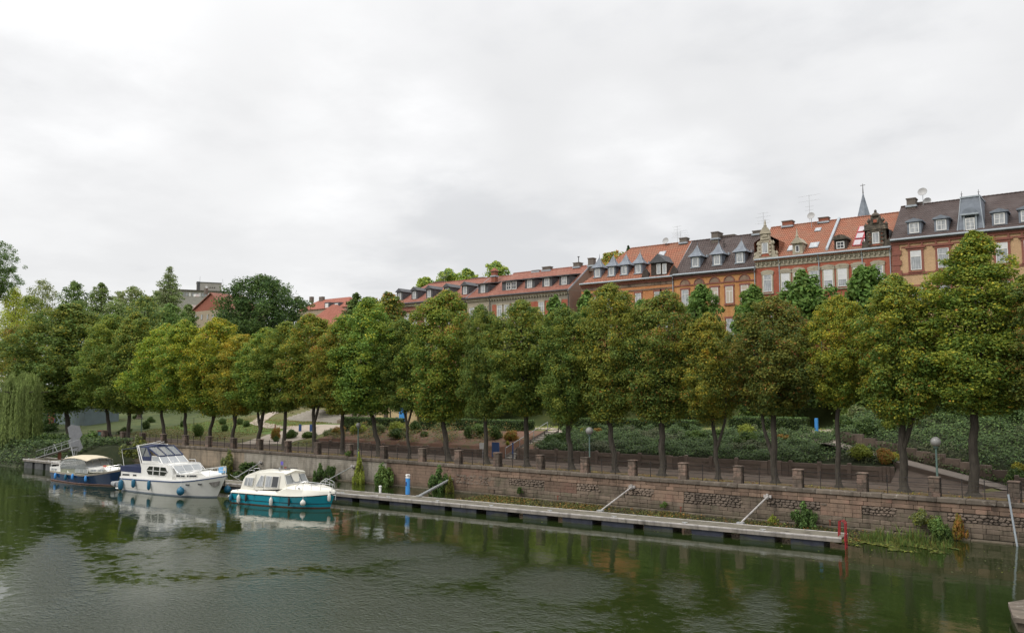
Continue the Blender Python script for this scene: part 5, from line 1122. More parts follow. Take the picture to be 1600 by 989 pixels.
# ------------------------------------------------------------------ houses of the terrace
YF = 95.4; YR = 101.0; YB = 106.6
def hx(px, py=420): return ony(px, py, YF).x
class House:
    def __init__(s, name, label, x0, x1, ze, zr, wallm, roofm, trim, zs=11.8, hipl=0., verge=True, gable=None, gut=ZINC):
        s.x0, s.x1, s.ze, s.zr, s.zs = x0, x1, ze, zr, zs; s.trim = trim; s.wallm = wallm
        s.o = empty(name, ((x0 + x1) / 2, YF, zs), 0, label, 'house', 'terraced houses above the park')
        s.k = (zr - ze) / (YR - YF)
        m = MB(); m.prism([(x0 + .01, YF, zs - 1), (x0 + .01, YB, zs - 1), (x0 + .01, YB, ze), (x0 + .01, YF, ze)], (x1 - x0 - .02, 0, 0)); m.build('wall', wallm, s.o)
        for x, nm in ((x0 + .015, 'l'), (x1 - .26, 'r')):
            if nm == 'l' and hipl: continue
            m = MB(); m.prism([(x, YF + .05, ze + .001), (x, YB - .05, ze + .001), (x, YR, zr - .03)], (.24, 0, 0)); m.build('gable_wall', gable or GABLEW, s.o)
        e = .38; t = .16
        m = MB()
        ya, za = YF - e, ze - e * s.k + .12; yb2, zb2 = YB + e, za
        xa = x0 - .02; xb = x1 - .03
        if hipl:
            h = hipl
            m.add([(xa, ya, za), (xb, ya, za), (xb, YR, zr + .12), (xa + h, YR, zr + .12), (xa, yb2, zb2), (xb, yb2, zb2),
                   (xa, ya, za - t), (xb, ya, za - t), (xb, YR, zr - t), (xa + h, YR, zr - t), (xa, yb2, zb2 - t), (xb, yb2, zb2 - t)],
                  [(0, 1, 2, 3), (3, 2, 5, 4), (0, 3, 4), (6, 9, 8, 7), (9, 10, 11, 8), (6, 10, 9), (0, 6, 7, 1), (1, 7, 8, 2), (2, 8, 11, 5), (4, 5, 11, 10), (0, 4, 10, 6)])
        else:
            m.add([(xa, ya, za), (xb, ya, za), (xb, YR, zr + .12), (xa, YR, zr + .12), (xa, yb2, zb2), (xb, yb2, zb2),
                   (xa, ya, za - t), (xb, ya, za - t), (xb, YR, zr - t), (xa, YR, zr - t), (xa, yb2, zb2 - t), (xb, yb2, zb2 - t)],
                  [(0, 1, 2, 3), (3, 2, 5, 4), (6, 9, 8, 7), (9, 10, 11, 8), (0, 6, 7, 1), (1, 7, 8, 2), (2, 8, 11, 5), (4, 5, 11, 10), (0, 3, 9, 6), (3, 4, 10, 9)])
        s.roof = m.build('roof', roofm, s.o)
        m = MB(); x = xa + (hipl or 0)
        while x < xb - .2: m.tube([(x + .01, YR, zr + .10), (x + .43, YR, zr + .13)], .11, 7); x += .42
        m.build('ridge_tiles', roofm, s.roof)
        m = MB(); m.box((x0, YF - .30, ze - .42), (x1 - .01, YF + .01, ze - .16)); m.box((x0 + .002, YF - .18, ze - .62), (x1 - .012, YF + .012, ze - .42)); m.build('cornice', trim, s.o)
        m = MB(); g = [(x0, YF - .44, ze - .13), (x1 - .01, YF - .44, ze - .13)]; m.tube(g, .10, 8); m.box((x0 + .003, YF - .42, ze - .12), (x1 - .013, YF - .20, ze + .01)); m.build('gutter', gut, s.o)
        m = MB(); m.tube([(x1 - .12, YF - .42, ze - .15), (x1 - .12, YF - .10, ze - .7), (x1 - .12, YF - .10, zs)], .055, 7); m.build('downpipe', gut, s.o)
        if verge:
            m = MB(); m.prism([(xb, ya, za + .03), (xb, YR, zr + .16), (xb, YR, zr - .08), (xb, ya, za - .22)], (.06, 0, 0)); m.build('verge', ZINC, s.o)
        s.W = {}
    def z(s, y): return s.ze + (y - YF) * s.k + .12
    def window(s, x, zt, w, h, kind='tall', y=YF, glass=CURT, surround=None, sw=.16, blind=0, frame=WINFR):
        """a window with its own frame and pane, set in the wall with a stone surround"""
        if surround is not None:
            m = MB(); m.box((x - w / 2 - sw, y - .07, zt - h - .14), (x - w / 2, y + .02, zt + .02)); m.box((x + w / 2, y - .07, zt - h - .14), (x + w / 2 + sw, y + .02, zt + .02))
            m.box((x - w / 2 - sw - .05, y - .11, zt + .02), (x + w / 2 + sw + .05, y + .018, zt + .26)); m.box((x - w / 2 - sw - .05, y - .15, zt - h - .28), (x + w / 2 + sw + .05, y + .018, zt - h - .14))
            m.build('window_surround', surround, s.o)
        key = (kind, round(w, 2), round(h, 2), glass.name, frame.name, blind)
        if key in s.W: f0, p0, b0 = s.W[key]; f = inst(f0, (0, 0, 0), s.o); q = inst(p0, p0.location, f); b = inst(b0, b0.location, f) if b0 else None
        else:
            t = .065; m = MB(); m.box((-w / 2, -.05, -h), (-w / 2 + t, .03, 0)); m.box((w / 2 - t, -.05, -h), (w / 2, .03, 0)); m.box((-w / 2 + t, -.05, -t), (w / 2 - t, .03, 0)); m.box((-w / 2 + t, -.05, -h), (w / 2 - t, .03, -h + t))
            if kind == 'tall': m.box((-w / 2 + t, -.045, -h * .30), (w / 2 - t, .02, -h * .30 + .06)); m.box((-.03, -.045, -h + t), (.03, .02, -h * .30))
            if kind == 'cross': m.box((-.025, -.045, -h + t), (.025, .02, -t)); m.box((-w / 2 + t, -.044, -h / 2 - .02), (-.025, .019, -h / 2 + .02)); m.box((.025, -.044, -h / 2 - .02), (w / 2 - t, .019, -h / 2 + .02))
            if kind == 'six':
                m.box((-.025, -.045, -h + t), (.025, .02, -t))
                for q in (.36, .68): m.box((-w / 2 + t, -.044, -h * q - .015), (-.025, .019, -h * q + .015)); m.box((.025, -.044, -h * q - .015), (w / 2 - t, .019, -h * q + .015))
            if kind == 'trans': m.box((-w / 2 + t, -.045, -h * .32), (w / 2 - t, .02, -h * .32 + .06))
            f = m.build('window', frame, s.o, local=True)
            m = MB(); m.box((-w / 2 + .02, -.02, -h + .02), (w / 2 - .02, .01, -.02)); q = m.build('pane', glass, f, local=True); b = None
            if blind: m = MB(); m.box((-w / 2 + t, -.038, -h * blind), (w / 2 - t, -.021, -t)); b = m.build('blind', BLIND if blind < .99 else BLINDB, f, local=True)
            s.W[key] = (f, q, b)
        f.location = (x - (s.x0 + s.x1) / 2, y - YF - .03, zt - s.zs)
        return f
    def dwindow(s, d, x, y, zt, w, h, glass=CURT, kind='cross'):
        t = .08; m = MB(); m.box((x - w / 2, y - .06, zt - h), (x - w / 2 + t, y, zt)); m.box((x + w / 2 - t, y - .06, zt - h), (x + w / 2, y, zt)); m.box((x - w / 2 + t, y - .06, zt - t), (x + w / 2 - t, y, zt)); m.box((x - w / 2 + t, y - .06, zt - h), (x + w / 2 - t, y, zt - h + t))
        if kind in ('cross', 'six'): m.box((x - .025, y - .055, zt - h + t), (x + .025, y - .002, zt - t))
        for q in {'cross': (.5,), 'six': (.34, .67)}.get(kind, ()):
            m.box((x - w / 2 + t, y - .054, zt - h * q - .02), (x - .025, y - .003, zt - h * q + .02)); m.box((x + .025, y - .054, zt - h * q - .02), (x + w / 2 - t, y - .003, zt - h * q + .02))
        m.build('window', WINFR, d)
        m = MB(); m.box((x - w / 2 + .03, y - .035, zt - h + .03), (x + w / 2 - .03, y - .004, zt - .03)); m.build('pane', glass, d)
    def dormer(s, x, kind, mat=SLATE, front=.55, w=1.45, h=1.55, ww=.9, wh=1.1, wz=.28, glass=CURT, wk='cross', roofm=None, rise=.5):
        """dormer sitting on the roof slope: body, own roof, window"""
        y = YF + front; zb = s.z(y) - .05; zt = zb + h; rm = roofm or mat
        yk = YF + (zt - s.ze) / s.k                                    # where the top meets the roof
        m = MB(); m.prism([(x - w / 2, y, zb - .3), (x - w / 2, y, zt), (x - w / 2, yk, zt), (x - w / 2, y + .1, zb - .3)], (w, 0, 0)); d = m.build('dormer', mat, s.o)
        s.dwindow(d, x, y, zb + wz + wh, ww, wh, glass, wk)
        m = MB(); e = .16
        if kind == 'pediment':
            yr = YF + (zt + rise - s.ze) / s.k; pr = [(x - w / 2 - e, zt), (x - w / 2 - e, zt + .12), (x - w * .2, zt + rise * .75), (x, zt + rise), (x + w * .2, zt + rise * .75), (x + w / 2 + e, zt + .12), (x + w / 2 + e, zt)]
            n = len(pr); m.add([(a, y - .2, b) for a, b in pr] + [(a, (yk if i in (0, 1, n - 1, n - 2) else yr) + .1, b) for i, (a, b) in enumerate(pr)], [tuple(range(n)), tuple(range(2 * n - 1, n - 1, -1))] + [(i, n + i, n + (i + 1) % n, (i + 1) % n) for i in range(n)])
        if kind == 'pyramid':
            hw = w / 2 + .28; zc = zt + rise; c = (x, y + w / 2, zc)
            base = [(x - hw, y - .28, zt - .05), (x + hw, y - .28, zt - .05), (x + hw, y + w + .1, zt - .05), (x - hw, y + w + .1, zt - .05)]
            mid = [(x - hw * .5, y + .18, zt + rise * .36), (x + hw * .5, y + .18, zt + rise * .36), (x + hw * .5, y + w - .3, zt + rise * .36), (x - hw * .5, y + w - .3, zt + rise * .36)]
            m.add(base + mid + [c], [(3, 2, 1, 0)] + [(i, (i + 1) % 4, 4 + (i + 1) % 4, 4 + i) for i in range(4)] + [(4 + i, 4 + (i + 1) % 4, 8) for i in range(4)])
            yr = YF + (zt + .38 - s.ze) / s.k
            m.add([(x - hw + .05, y + w * .6, zt - .04), (x, y + w * .6, zt + .38), (x + hw - .05, y + w * .6, zt - .04), (x - hw + .05, yk + .1, zt - .04), (x, yr + .1, zt + .38), (x + hw - .05, yk + .1, zt - .04)], [(0, 1, 4, 3), (1, 2, 5, 4), (0, 2, 1), (0, 3, 5, 2), (3, 4, 5)])
            m.tube([(x, y + w / 2, zc - .05), (x, y + w / 2, zc + .45)], [.05, .012], 6)
            f = MB(); f.box((x + hw - .02, yk - .5, zt - .02), (x + hw + .10, yk + .12, zt + .30)); f.box((x - ww / 2 - .25, y - .22, zb + wz - .14), (x + ww / 2 + .25, y, zb + wz - .04)); f.build('flashing', ZINC, d)
            for q in (-1, 1): f = MB(); f.tube([base[0] if q < 0 else base[1], mid[0] if q < 0 else mid[1], c], .03, 5); f.build('hip_strip', ZINC, d)
        if kind == 'shed':
            y2 = YF + (zt + .55 - s.ze) / s.k; m.prism([(x - w / 2 - .22, y - .35, zt - .02), (x - w / 2 - .22, y - .35, zt + .12), (x - w / 2 - .22, y2, zt + .62), (x - w / 2 - .22, y2, zt + .45)], (w + .44, 0, 0))
        if kind == 'gable':
            yr = YF + (zt + rise - s.ze) / s.k; m.add([(x - w / 2 - e, y - .3, zt - .05), (x, y - .3, zt + rise), (x + w / 2 + e, y - .3, zt - .05), (x - w / 2 - e, yk + .1, zt - .05), (x, yr + .1, zt + rise), (x + w / 2 + e, yk + .1, zt - .05)], [(0, 1, 4, 3), (1, 2, 5, 4), (0, 2, 1), (0, 3, 5, 2), (3, 4, 5)])
        if kind == 'arch':
            yr = YF + (zt + rise - s.ze) / s.k; n = 9; pr = [(x + (w / 2 + e) * math.cos(math.pi * i / (n - 1)), zt + rise * math.sin(math.pi * i / (n - 1))) for i in range(n)]
            m.add([(a, y - .22, b) for a, b in pr] + [(a, (yk + (yr - yk) * math.sin(math.pi * i / (n - 1))) + .1, b) for i, (a, b) in enumerate(pr)], [tuple(range(n)), tuple(range(2 * n - 1, n - 1, -1))] + [(i, n + i, n + (i + 1) % n, (i + 1) % n) for i in range(n)])
        m.build('dormer_roof', rm, d)
        return d
    def chimney(s, x, w, d, h, mat=CHIM, y=None, zoff=0, pots=2):
        y = YR if y is None else y; zb = (s.zr if y >= YR - .1 else s.z(y)) - .8
        m = MB(); m.box((x - w / 2, y - d / 2, zb), (x + w / 2, y + d / 2, s.zr + h + zoff)); c = m.build('chimney', mat, s.o)
        m = MB(); m.box((x - w / 2 - .07, y - d / 2 - .07, s.zr + h + zoff), (x + w / 2 + .07, y + d / 2 + .07, s.zr + h + zoff + .12)); m.build('chimney_cap', CHIM, c)
        m = MB(); m.box((x - w / 2 - .12, y - d / 2 - .12, s.zr - .15), (x + w / 2 + .12, y + d / 2 + .12, s.zr + .06)); m.build('lead_collar', ZINC, c)
        return c
    def dish(s, x, z, r, y=YR - .2, zb=None):
        m = MB(); m.tube([(x, y, zb if zb else s.zr - .3), (x, y, z)], .03, 6); d = m.build('dish_mast', GALV, s.o)
        M = Matrix.Translation((x, y - .12, z)) @ Matrix.Rotation(R(68), 4, 'X') @ Matrix.Rotation(0, 4, 'Z'); k = MB().lathe([(.02, -.12), (r * .5, -.09), (r, .04), (r * .98, .07), (r * .5, -.06), (.02, -.08)], n=18); k.v = [tuple(M @ Vector(v)) for v in k.v]; k.build('dish', GREYD, d, smooth=True)
    def aerial(s, x, z0, z1, y=YR, seed=1):
        r = random.Random(seed); m = MB(); m.tube([(x, y, z0), (x, y, z1)], .018, 6)
        for zz in (.97, .8, .62, .5):
            z = lerp(z0, z1, zz); L = r.uniform(.4, 1.3); m.tube([(x - L, y + .1, z), (x + L, y - .1, z)], .008, 4)
            for k in range(6):
                q = -L + 2 * L * k / 5; m.tube([(x + q, y - .25, z), (x + q, y + .25, z)], .005, 4)
        m.build('aerial', GALV, s.o)
    def skylight(s, x, zc_, w, h, mat=CURT, frame=ZINC):
        y = YF + (zc_ - s.ze) / s.k; sl = math.atan(s.k); M = Matrix.Translation((x, y, s.z(y) + .03)) @ Matrix.Rotation(sl, 4, 'X')
        m = MB(); m.box((-w / 2 - .08, -h / 2 - .08, -.02), (w / 2 + .08, h / 2 + .08, .07)); m.v = [tuple(M @ Vector(v)) for v in m.v]; f = m.build('skylight', frame, s.roof)
        return M
def zf(px, py): return ony(px, py, YF).z
# 1 tan house with dark roof
h7 = House('tan_brick_house', 'tan brick house with red sandstone trim, dark tiled roof and a slate tower dormer', hx(1394), hx(1394) + 24.5, 24.65, 29.15, BR_TAN, T_DARK, TRIM_RED, gable=BR_TAN)
for px in (1430, 1473, 1565, 1608, 1652, 1700): h7.dormer(hx(px), 'pediment', SLATE, .40, 1.35, 1.35, .95, 1.12, .14, rise=.42)
m = MB(); x = hx(1519); y = YF + .18; zb = h7.ze - .1; zt = 28.42
m.add([(x - 1.35, y, zb), (x + 1.35, y, zb), (x + .85, y + .75, zt), (x - .85, y + .75, zt), (x - 1.55, YR + 1, zb), (x + 1.55, YR + 1, zb), (x + .85, YR + .3, zt + .1), (x - .85, YR + .3, zt + .1)], [(0, 1, 2, 3), (1, 5, 6, 2), (4, 0, 3, 7), (3, 2, 6, 7), (5, 4, 7, 6), (0, 4, 5, 1)])
d = m.build('tower_dormer', SLATE, h7.o); h7.dwindow(d, x, y - .05, zb + 1.55, .85, 1.25, CURT, 'six')
m = MB(); n = 11; pr = [(x + .72 * math.cos(math.pi * i / (n - 1)), zb + 2.0 + .62 * math.sin(math.pi * i / (n - 1))) for i in range(n)]; m.prism([(a, y - .25, b) for a, b in pr], (0, 1.0, 0)); m.build('hood', SLATE, d)
m = MB(); m.box((x - .82, y - .32, zb + 1.86), (x + .82, y + .4, zb + 2.02)); m.box((x - .62, y - .06, zb + .1), (x - .47, y + .1, zb + 1.86)); m.box((x + .47, y - .06, zb + .1), (x + .62, y + .1, zb + 1.86)); m.box((x - .93, y + .66, zt - .02), (x + .93, YR + .32, zt + .13)); m.build('slate_trim', ZINC, d)
for q in (-.78, .78):
    m = MB(); m.tube([(x + q, y + .85, zt), (x + q, y + .85, zt + .75)], [.05, .015], 6); m.tube([(x + q - .12, y + .85, zt + .45), (x + q + .12, y + .85, zt + .45)], .02, 5); m.build('finial', IRON, d)
    m = MB(); m.tube([(x + q * 1.58, y - .02, zb), (x + q * 1.11, y + .72, zt)], .05, 5); m.build('hip_strip', ZINC, d)
for i, px in enumerate((1432, 1475, 1519, 1567, 1612, 1658)):
    x = hx(px); z = h7.ze - 1.42; h7.window(x, z, 1.05, 2.05, 'trans', surround=TRIM_RED, sw=.22, blind=(.32 if i in (0, 3) else 0)); h7.window(x, z - 3.9, 1.05, 2.05, 'trans', surround=TRIM_RED, sw=.22)
    m = MB(); m.box((x - 1.0, YF - .2, z + .27), (x + 1.0, YF + .015, z + .42)); m.box((x - .72, YF - .16, z + .43), (x - .56, YF + .013, z + .80)); m.box((x + .56, YF - .16, z + .43), (x + .72, YF + .013, z + .80)); m.build('lintel_hood', TRIM_RED, h7.o)
m = MB()
for k in range(14): m.box((h7.x0 + .06, YF - (.14 if k % 2 else .10), h7.ze - .66 - (k + 1) * .55), (h7.x0 + (.98 if k % 2 else .80), YF + .011, h7.ze - .68 - k * .55))
m.build('quoin_pilaster', TRIM_RED, h7.o)
m = MB(); m.box((h7.x0 + 1.0, YF - .06, h7.ze - 1.02), (h7.x1 - .2, YF + .009, h7.ze - .90)); m.box((h7.x0 + 1.0, YF - .08, h7.ze - 3.95), (h7.x1 - .2, YF + .009, h7.ze - 3.72)); m.build('string_course', TRIM_RED, h7.o)
x = hx(1409); h7.chimney(x + .2, .9, 1.2, .75, CHIM); h7.chimney(hx(1424), .55, .6, .35, CHIM, y=YR + .6)
h7.dish(hx(1431), h7.zr + 1.45, .5); h7.dish(hx(1428) + .55, h7.zr + .45, .42, y=YR + .3)
# 2 red brick house
hr = House('red_brick_house', 'long red brick house with pale stone trim, two ornate baroque gables and orange roof tiles', hx(1181), hx(1394) - .02, 23.95, 28.55, BR_RED, T_OR, TRIM_PALE, gable=BR_RED)
m = MB()
x = hr.x0 + .3
d0 = None
while x < hr.x1 - .3:
    if d0 is None: k_ = MB(); k_.box((-.07, -.26, -.18), (.07, .01, .19)); d0 = k_.build('bracket', TRIM_PALE, hr.o, local=True); q_ = d0
    else: q_ = inst(d0, (0, 0, 0), hr.o)
    q_.location = (x - (hr.x0 + hr.x1) / 2, 0, hr.ze - .615 - hr.zs); x += .52
m.box((hr.x0 + .004, YF - .08, hr.ze - 1.05), (hr.x1 - .014, YF + .007, hr.ze - .63)); m.build('frieze', TRIM_PALE, hr.o)
for i, px in enumerate((1199, 1227, 1247, 1272, 1294, 1316, 1341, 1372)):
    x = hx(px); z = hr.ze - 1.95; bl = .62 if i in (4, 5) else (.5 if i in (6, 1) else 0); hr.window(x, z, .98, 2.0, 'trans', surround=TRIM_PALE, sw=.18, blind=bl); hr.window(x, z - 3.8, .98, 2.0, 'trans', surround=TRIM_PALE, sw=.18)
    m = MB(); n = 7; m.prism([(x + .82 * math.cos(math.pi * k / (n - 1)), YF - .12, z + .27 + .30 * math.sin(math.pi * k / (n - 1))) for k in range(n)], (0, .132, 0)); m.build('window_crown', TRIM_PALE, hr.o)
for px in (1218, 1280, 1348): m = MB(); x = hx(px); m.tube([(x, YF - .42, hr.ze - .15), (x, YF - .12, hr.ze - .8), (x, YF - .12, hr.zs)], .055, 7); m.build('downpipe', ZINC, hr.o)
def ornate(h, x, pts, brick, stone, win, name, depth_=.45, back=None, roofm=T_OR):
    """a gable standing above the eaves: stepped stone outline, brick field, window, top ornament"""
    z0 = h.ze - .12; y = YF - .12
    m = MB(); m.prism([(x + a, y, z0 + b) for a, b in pts] + [(x - a, y, z0 + b) for a, b in pts[::-1]], (0, depth_, 0)); g = m.build(name, stone, h.o)
    w0, zt = win[0], win[1]
    m = MB(); m.box((x - w0, y - .03, z0 + .35), (x + w0, y - .002, z0 + zt)); m.build('brick_field', brick, g)
    for q in range(int((zt - .3) / .42)):                                     # rusticated blocks beside the window
        for sd in (-1, 1): b = MB(); b.bev((x + sd * w0 - .14, y - .12, z0 + .42 + q * .42), (x + sd * w0 + .14, y + .0, z0 + .70 + q * .42), .02); b.build('gable_block', stone, g)
    h.dwindow(g, x, y - .04, z0 + zt - .25, .72, 1.25, CURT, 'plain')
    m = MB(); m.box((x - .52, y - .10, z0 + zt - 1.6), (x - .37, y - .004, z0 + zt - .2)); m.box((x + .37, y - .10, z0 + zt - 1.6), (x + .52, y - .004, z0 + zt - .2)); m.box((x - .56, y - .14, z0 + zt - .2), (x + .56, y - .004, z0 + zt - .02)); m.build('window_surround', stone, g)
    if back:
        bw, bh = back; yr = YF + (z0 + bh - h.ze) / h.k + .3; m = MB()
        m.add([(x - bw, y + depth_, z0 + bh - .9), (x, y + depth_, z0 + bh), (x + bw, y + depth_, z0 + bh - .9), (x - bw, yr - .6, z0 + bh - .9), (x, yr, z0 + bh), (x + bw, yr - .6, z0 + bh - .9), (x - bw, y + depth_, z0), (x + bw, y + depth_, z0), (x - bw, y + depth_ + .2, z0), (x + bw, y + depth_ + .2, z0)],
                  [(0, 1, 4, 3), (1, 2, 5, 4), (0, 3, 8, 6), (2, 7, 9, 5)]); m.build('gable_roof', roofm, g)
    return g, z0, y
gx = hx(1197)
g, z0, y = ornate(hr, gx, [(1.45, 0), (1.5, .35), (1.15, .55), (1.2, .9), (.95, 1.05), (1.0, 1.5), (.85, 1.7), (.88, 2.15), (.58, 2.3), (.5, 2.9), (.62, 3.05), (.55, 3.35), (.3, 3.75), (.12, 3.95)], BR_RED, TRIM_PALE, (.62, 2.2), 'left_gable', back=(1.5, 3.1))
m = MB(); m.lathe([(.14, 0), (.2, .15), (.1, .3), (.12, .45), (.03, .9)], (gx, y + .2, z0 + 3.9), 10); m.build('pinnacle', TRIM_PALE, g, smooth=True)
for q, zz in ((-1.3, .5), (1.3, .5), (-.92, 1.75), (.92, 1.75)): m = MB(); m.lathe([(.10, 0), (.16, .1), (.17, .22), (.08, .36), (.02, .5)], (gx + q, y + .2, z0 + zz), 9); m.build('urn', TRIM_PALE, g, smooth=True)
m = MB(); m.bev((gx - .5, y - .1, z0 + 2.32), (gx + .5, y, z0 + 2.52), .03); m.bev((gx - .32, y - .09, z0 + 2.62), (gx + .32, y, z0 + 2.98), .05); m.bev((gx - .62, y - .13, z0 + 3.02), (gx + .62, y, z0 + 3.14), .03); m.build('carving', TRIM_PALE, g)
gx = hx(1371)
g, z0, y = ornate(hr, gx, [(1.5, 0), (1.5, .4), (1.25, .8), (1.0, 1.0), (.98, 2.05), (1.15, 2.1), (1.2, 2.4), (.95, 2.5), (.88, 2.75), (.55, 2.95), (.50, 3.3), (.48, 3.6), (.30, 3.82), (.12, 3.9)], BR_RED, TRIM_DK, (.68, 2.05), 'right_gable', back=(1.25, 3.0), roofm=SLATED)
m = MB(); m.lathe([(.42, 0), (.46, .12), (.36, .3), (.2, .42), (.12, .5), (.16, .6), (.1, .74), (.02, .8)], (gx, y + .2, z0 + 3.55), 12); m.build('pinnacle', TRIM_DK, g, smooth=True)
for q, zz in ((-1.35, .6), (1.35, .6), (-1.05, 2.4), (1.05, 2.4), (-.72, 2.9), (.72, 2.9)): m = MB(); m.lathe([(.12, 0), (.19, .12), (.2, .28), (.08, .42), (.02, .56)], (gx + q, y + .2, z0 + zz), 9); m.build('urn', TRIM_DK, g, smooth=True)
m = MB(); m.bev((gx - 1.28, y - .18, z0 + 2.05), (gx + 1.28, y, z0 + 2.2), .03); m.bev((gx - 1.1, y - .1, z0 + 2.2), (gx + 1.1, y, z0 + 2.42), .03); m.bev((gx - .34, y - .1, z0 + 2.75), (gx + .34, y, z0 + 3.35), .05); m.build('carving', TRIM_DK, g)
m = MB(); m.bev((gx - .18, y - .13, z0 + 2.85), (gx + .18, y - .09, z0 + 3.2), .03); m.build('brick_panel', BR_RED, g)
# small stone dormer, arched dark dormer, skylights, pale strip
d = hr.dormer(hx(1247), 'gable', TRIM_PALE, .02, 1.15, 1.35, .45, .8, .3, GLASSD, 'plain', TRIM_PALE, .75)
m = MB(); x = hx(1247); m.lathe([(.12, 0), (.2, .2), (.1, .4), (.06, .9), (.02, 1.2)], (x, YF - .05, hr.z(YF) + 1.9), 9); m.build('pinnacle', TRIM_PALE, d, smooth=True)
hr.dormer(hx(1314), 'arch', DARKW, .15, 1.35, 1.15, .85, .8, .12, GLASSD, 'cross', TRIM_DK, .55)
for px, zz, w, h in ((1234, .95, .85, 1.0), (1268, 1.05, .85, 1.0), (1255, 3.35, .55, .6)):
    x = hx(px) + (.6 if zz > 3 else 0); M = hr.skylight(x, hr.ze + zz, w, h)
    m = MB(); m.box((-w / 2, -h / 2, .05), (w / 2, h / 2, .09)); m.v = [tuple(M @ Vector(v)) for v in m.v]; m.build('roof_window', CURT, hr.roof)
for j in range(3):
    for k in range(2):
        x = hx(1338) + k * .95; zz = .75 + j * .95; M = hr.skylight(x, hr.ze + zz, .78, 1.15, frame=surf('frame_red', (.36, .03, .04), None, rough=.5))
        m = MB(); m.box((-.36, -.54, .06), (.36, .54, .10)); m.v = [tuple(M @ Vector(v)) for v in m.v]; m.build('roof_window', surf('pane_white', (.48, .42, .43), (.36, .32, .34), 2, .3), hr.roof)
x = hx(1290); sl = math.atan(hr.k); m = MB(); m.prism([(x, YF + .2, hr.z(YF + .2) + .02), (x, YR, hr.z(YR) + .02), (x, YR, hr.z(YR) + .28), (x, YF + .2, hr.z(YF + .2) + .28)], (.28, 0, 0)); m.build('fire_wall', ZINC, hr.o)
hr.chimney(hx(1205) + .3, 1.2, 1.0, .55, CHIMR); hr.chimney(hx(1255) + .9, 1.1, .8, .45, CHIMR); hr.dish(hx(1240) + .8, hr.zr + .75, .45, y=YR - 1.0, zb=hr.zr - 1.5); hr.aerial(hx(1240) + .3, hr.zr - .2, hr.zr + 3.6, seed=2)
# 3 orange house with dark roof
ho = House('orange_brick_house', 'orange brick house with dark tiled roof, three spired slate dormers and round-arched window heads', hx(1053), hx(1181) - .02, 23.05, 28.0, BR_OR, T_DARK, TRIM_RED, gable=BR_OR)
for px in (1083, 1117, 1153): ho.dormer(hx(px), 'pyramid', SLATE, .75, 1.25, 1.45, .8, 1.15, .12, CURT, 'plain', SLATE, 1.45)
for i, px in enumerate((1070, 1092, 1116, 1139, 1163)):
    x = hx(px); z = ho.ze - 2.05; ho.window(x, z, .92, 2.0, 'tall', surround=TRIM_RED, sw=.16, blind=(1.0 if i in (1, 2, 3, 4) else 0)); ho.window(x, z - 3.9, .92, 2.0, 'tall', surround=TRIM_RED, sw=.16)
    m = MB(); n = 11; m.prism([(x + .60 * math.cos(math.pi * k / (n - 1)), YF - .05, ho.ze - 1.42 + .60 * math.sin(math.pi * k / (n - 1))) for k in range(n)], (0, .06, 0)); t_ = m.build('tympanum', STONE_RED, ho.o)
    m = MB(); m.tube([(x + .66 * math.cos(math.pi * k / 12), YF - .06, ho.ze - 1.42 + .66 * math.sin(math.pi * k / 12)) for k in range(13)], .07, 6); m.build('arch_rim', TRIM_RED, t_)
m = MB(); m.box((ho.x0 + .01, YF - .09, ho.ze - 1.58), (ho.x1 - .02, YF + .008, ho.ze - 1.44)); m.build('string_course', TRIM_RED, ho.o)
ho.chimney(hx(1079) + 1.2, .9, 1.6, .75, CHIM); ho.chimney(hx(1094) + 1.2, 1.8, .9, .35, CHIM, y=YR + .7); ho.chimney(hx(1150) + 1.0, 1.6, .8, .35, CHIM); ho.aerial(hx(1161) + .6, ho.zr, ho.zr + 2.7, seed=3)
x = hx(1105) + .7; m = MB(); m.tube([(x, YR - 1.9, ho.zr - 1.6), (x, YR - 1.9, ho.zr - .6)], .05, 7); m.cbox((x, YR - 1.9, ho.zr - 1.1), (.5, .1, .06)); m.build('vent_pipe', IRON, ho.o)
# 4 orange-red house with spired dormers and a hipped end
h4 = House('hipped_orange_house', 'orange brick house with hipped orange roof, four spired dormers and a dark carved gable', hx(908), hx(1053) - .02, 22.95, 28.0, BR_OR2, T_OR, TRIM_RED, hipl=4.6, gable=BR_OR2)
for px in (929, 951, 971, 993): h4.dormer(hx(px), 'pyramid', SLATE, .75, 1.15, 1.4, .72, 1.1, .12, CURT, 'plain', SLATE, 1.5)
x = hx(1029); d = h4.dormer(x, 'gable', DARKW, .05, 2.2, 1.75, .55, 1.3, .25, CURT, 'plain', SLATED, 1.1); h4.dwindow(d, x + .82, YF + .05, h4.z(YF) + 1.5, .55, 1.3, CURT, 'plain')
for q in (-1.9, 2.1): m = MB(); m.prism([(x + q - .6, YF - .1, h4.ze - .1), (x + q + .6, YF - .1, h4.ze - .1), (x + q + .45, YF - .1, h4.ze + .6), (x + q, YF - .1, h4.ze + 1.25), (x + q - .4, YF - .1, h4.ze + .55)], (0, .5, 0)); m.build('carved_scroll', DARKW, h4.o)
for i, px in enumerate((930, 952, 974, 997, 1027, 1038)):
    x = hx(px); z = h4.ze - 1.9; h4.window(x, z, .85, 1.95, 'tall', surround=TRIM_RED, sw=.13); h4.window(x, z - 3.9, .85, 1.95, 'tall', surround=TRIM_RED, sw=.13)
m = MB(); m.box((h4.x0 + .01, YF - .08, h4.ze - 1.6), (h4.x1 - .02, YF + .008, h4.ze - 1.42)); m.box((h4.x0 + .01, YF - .05, h4.ze - 1.05), (h4.x1 - .02, YF + .006, h4.ze - .63)); m.build('string_course', STONE_RED, h4.o)
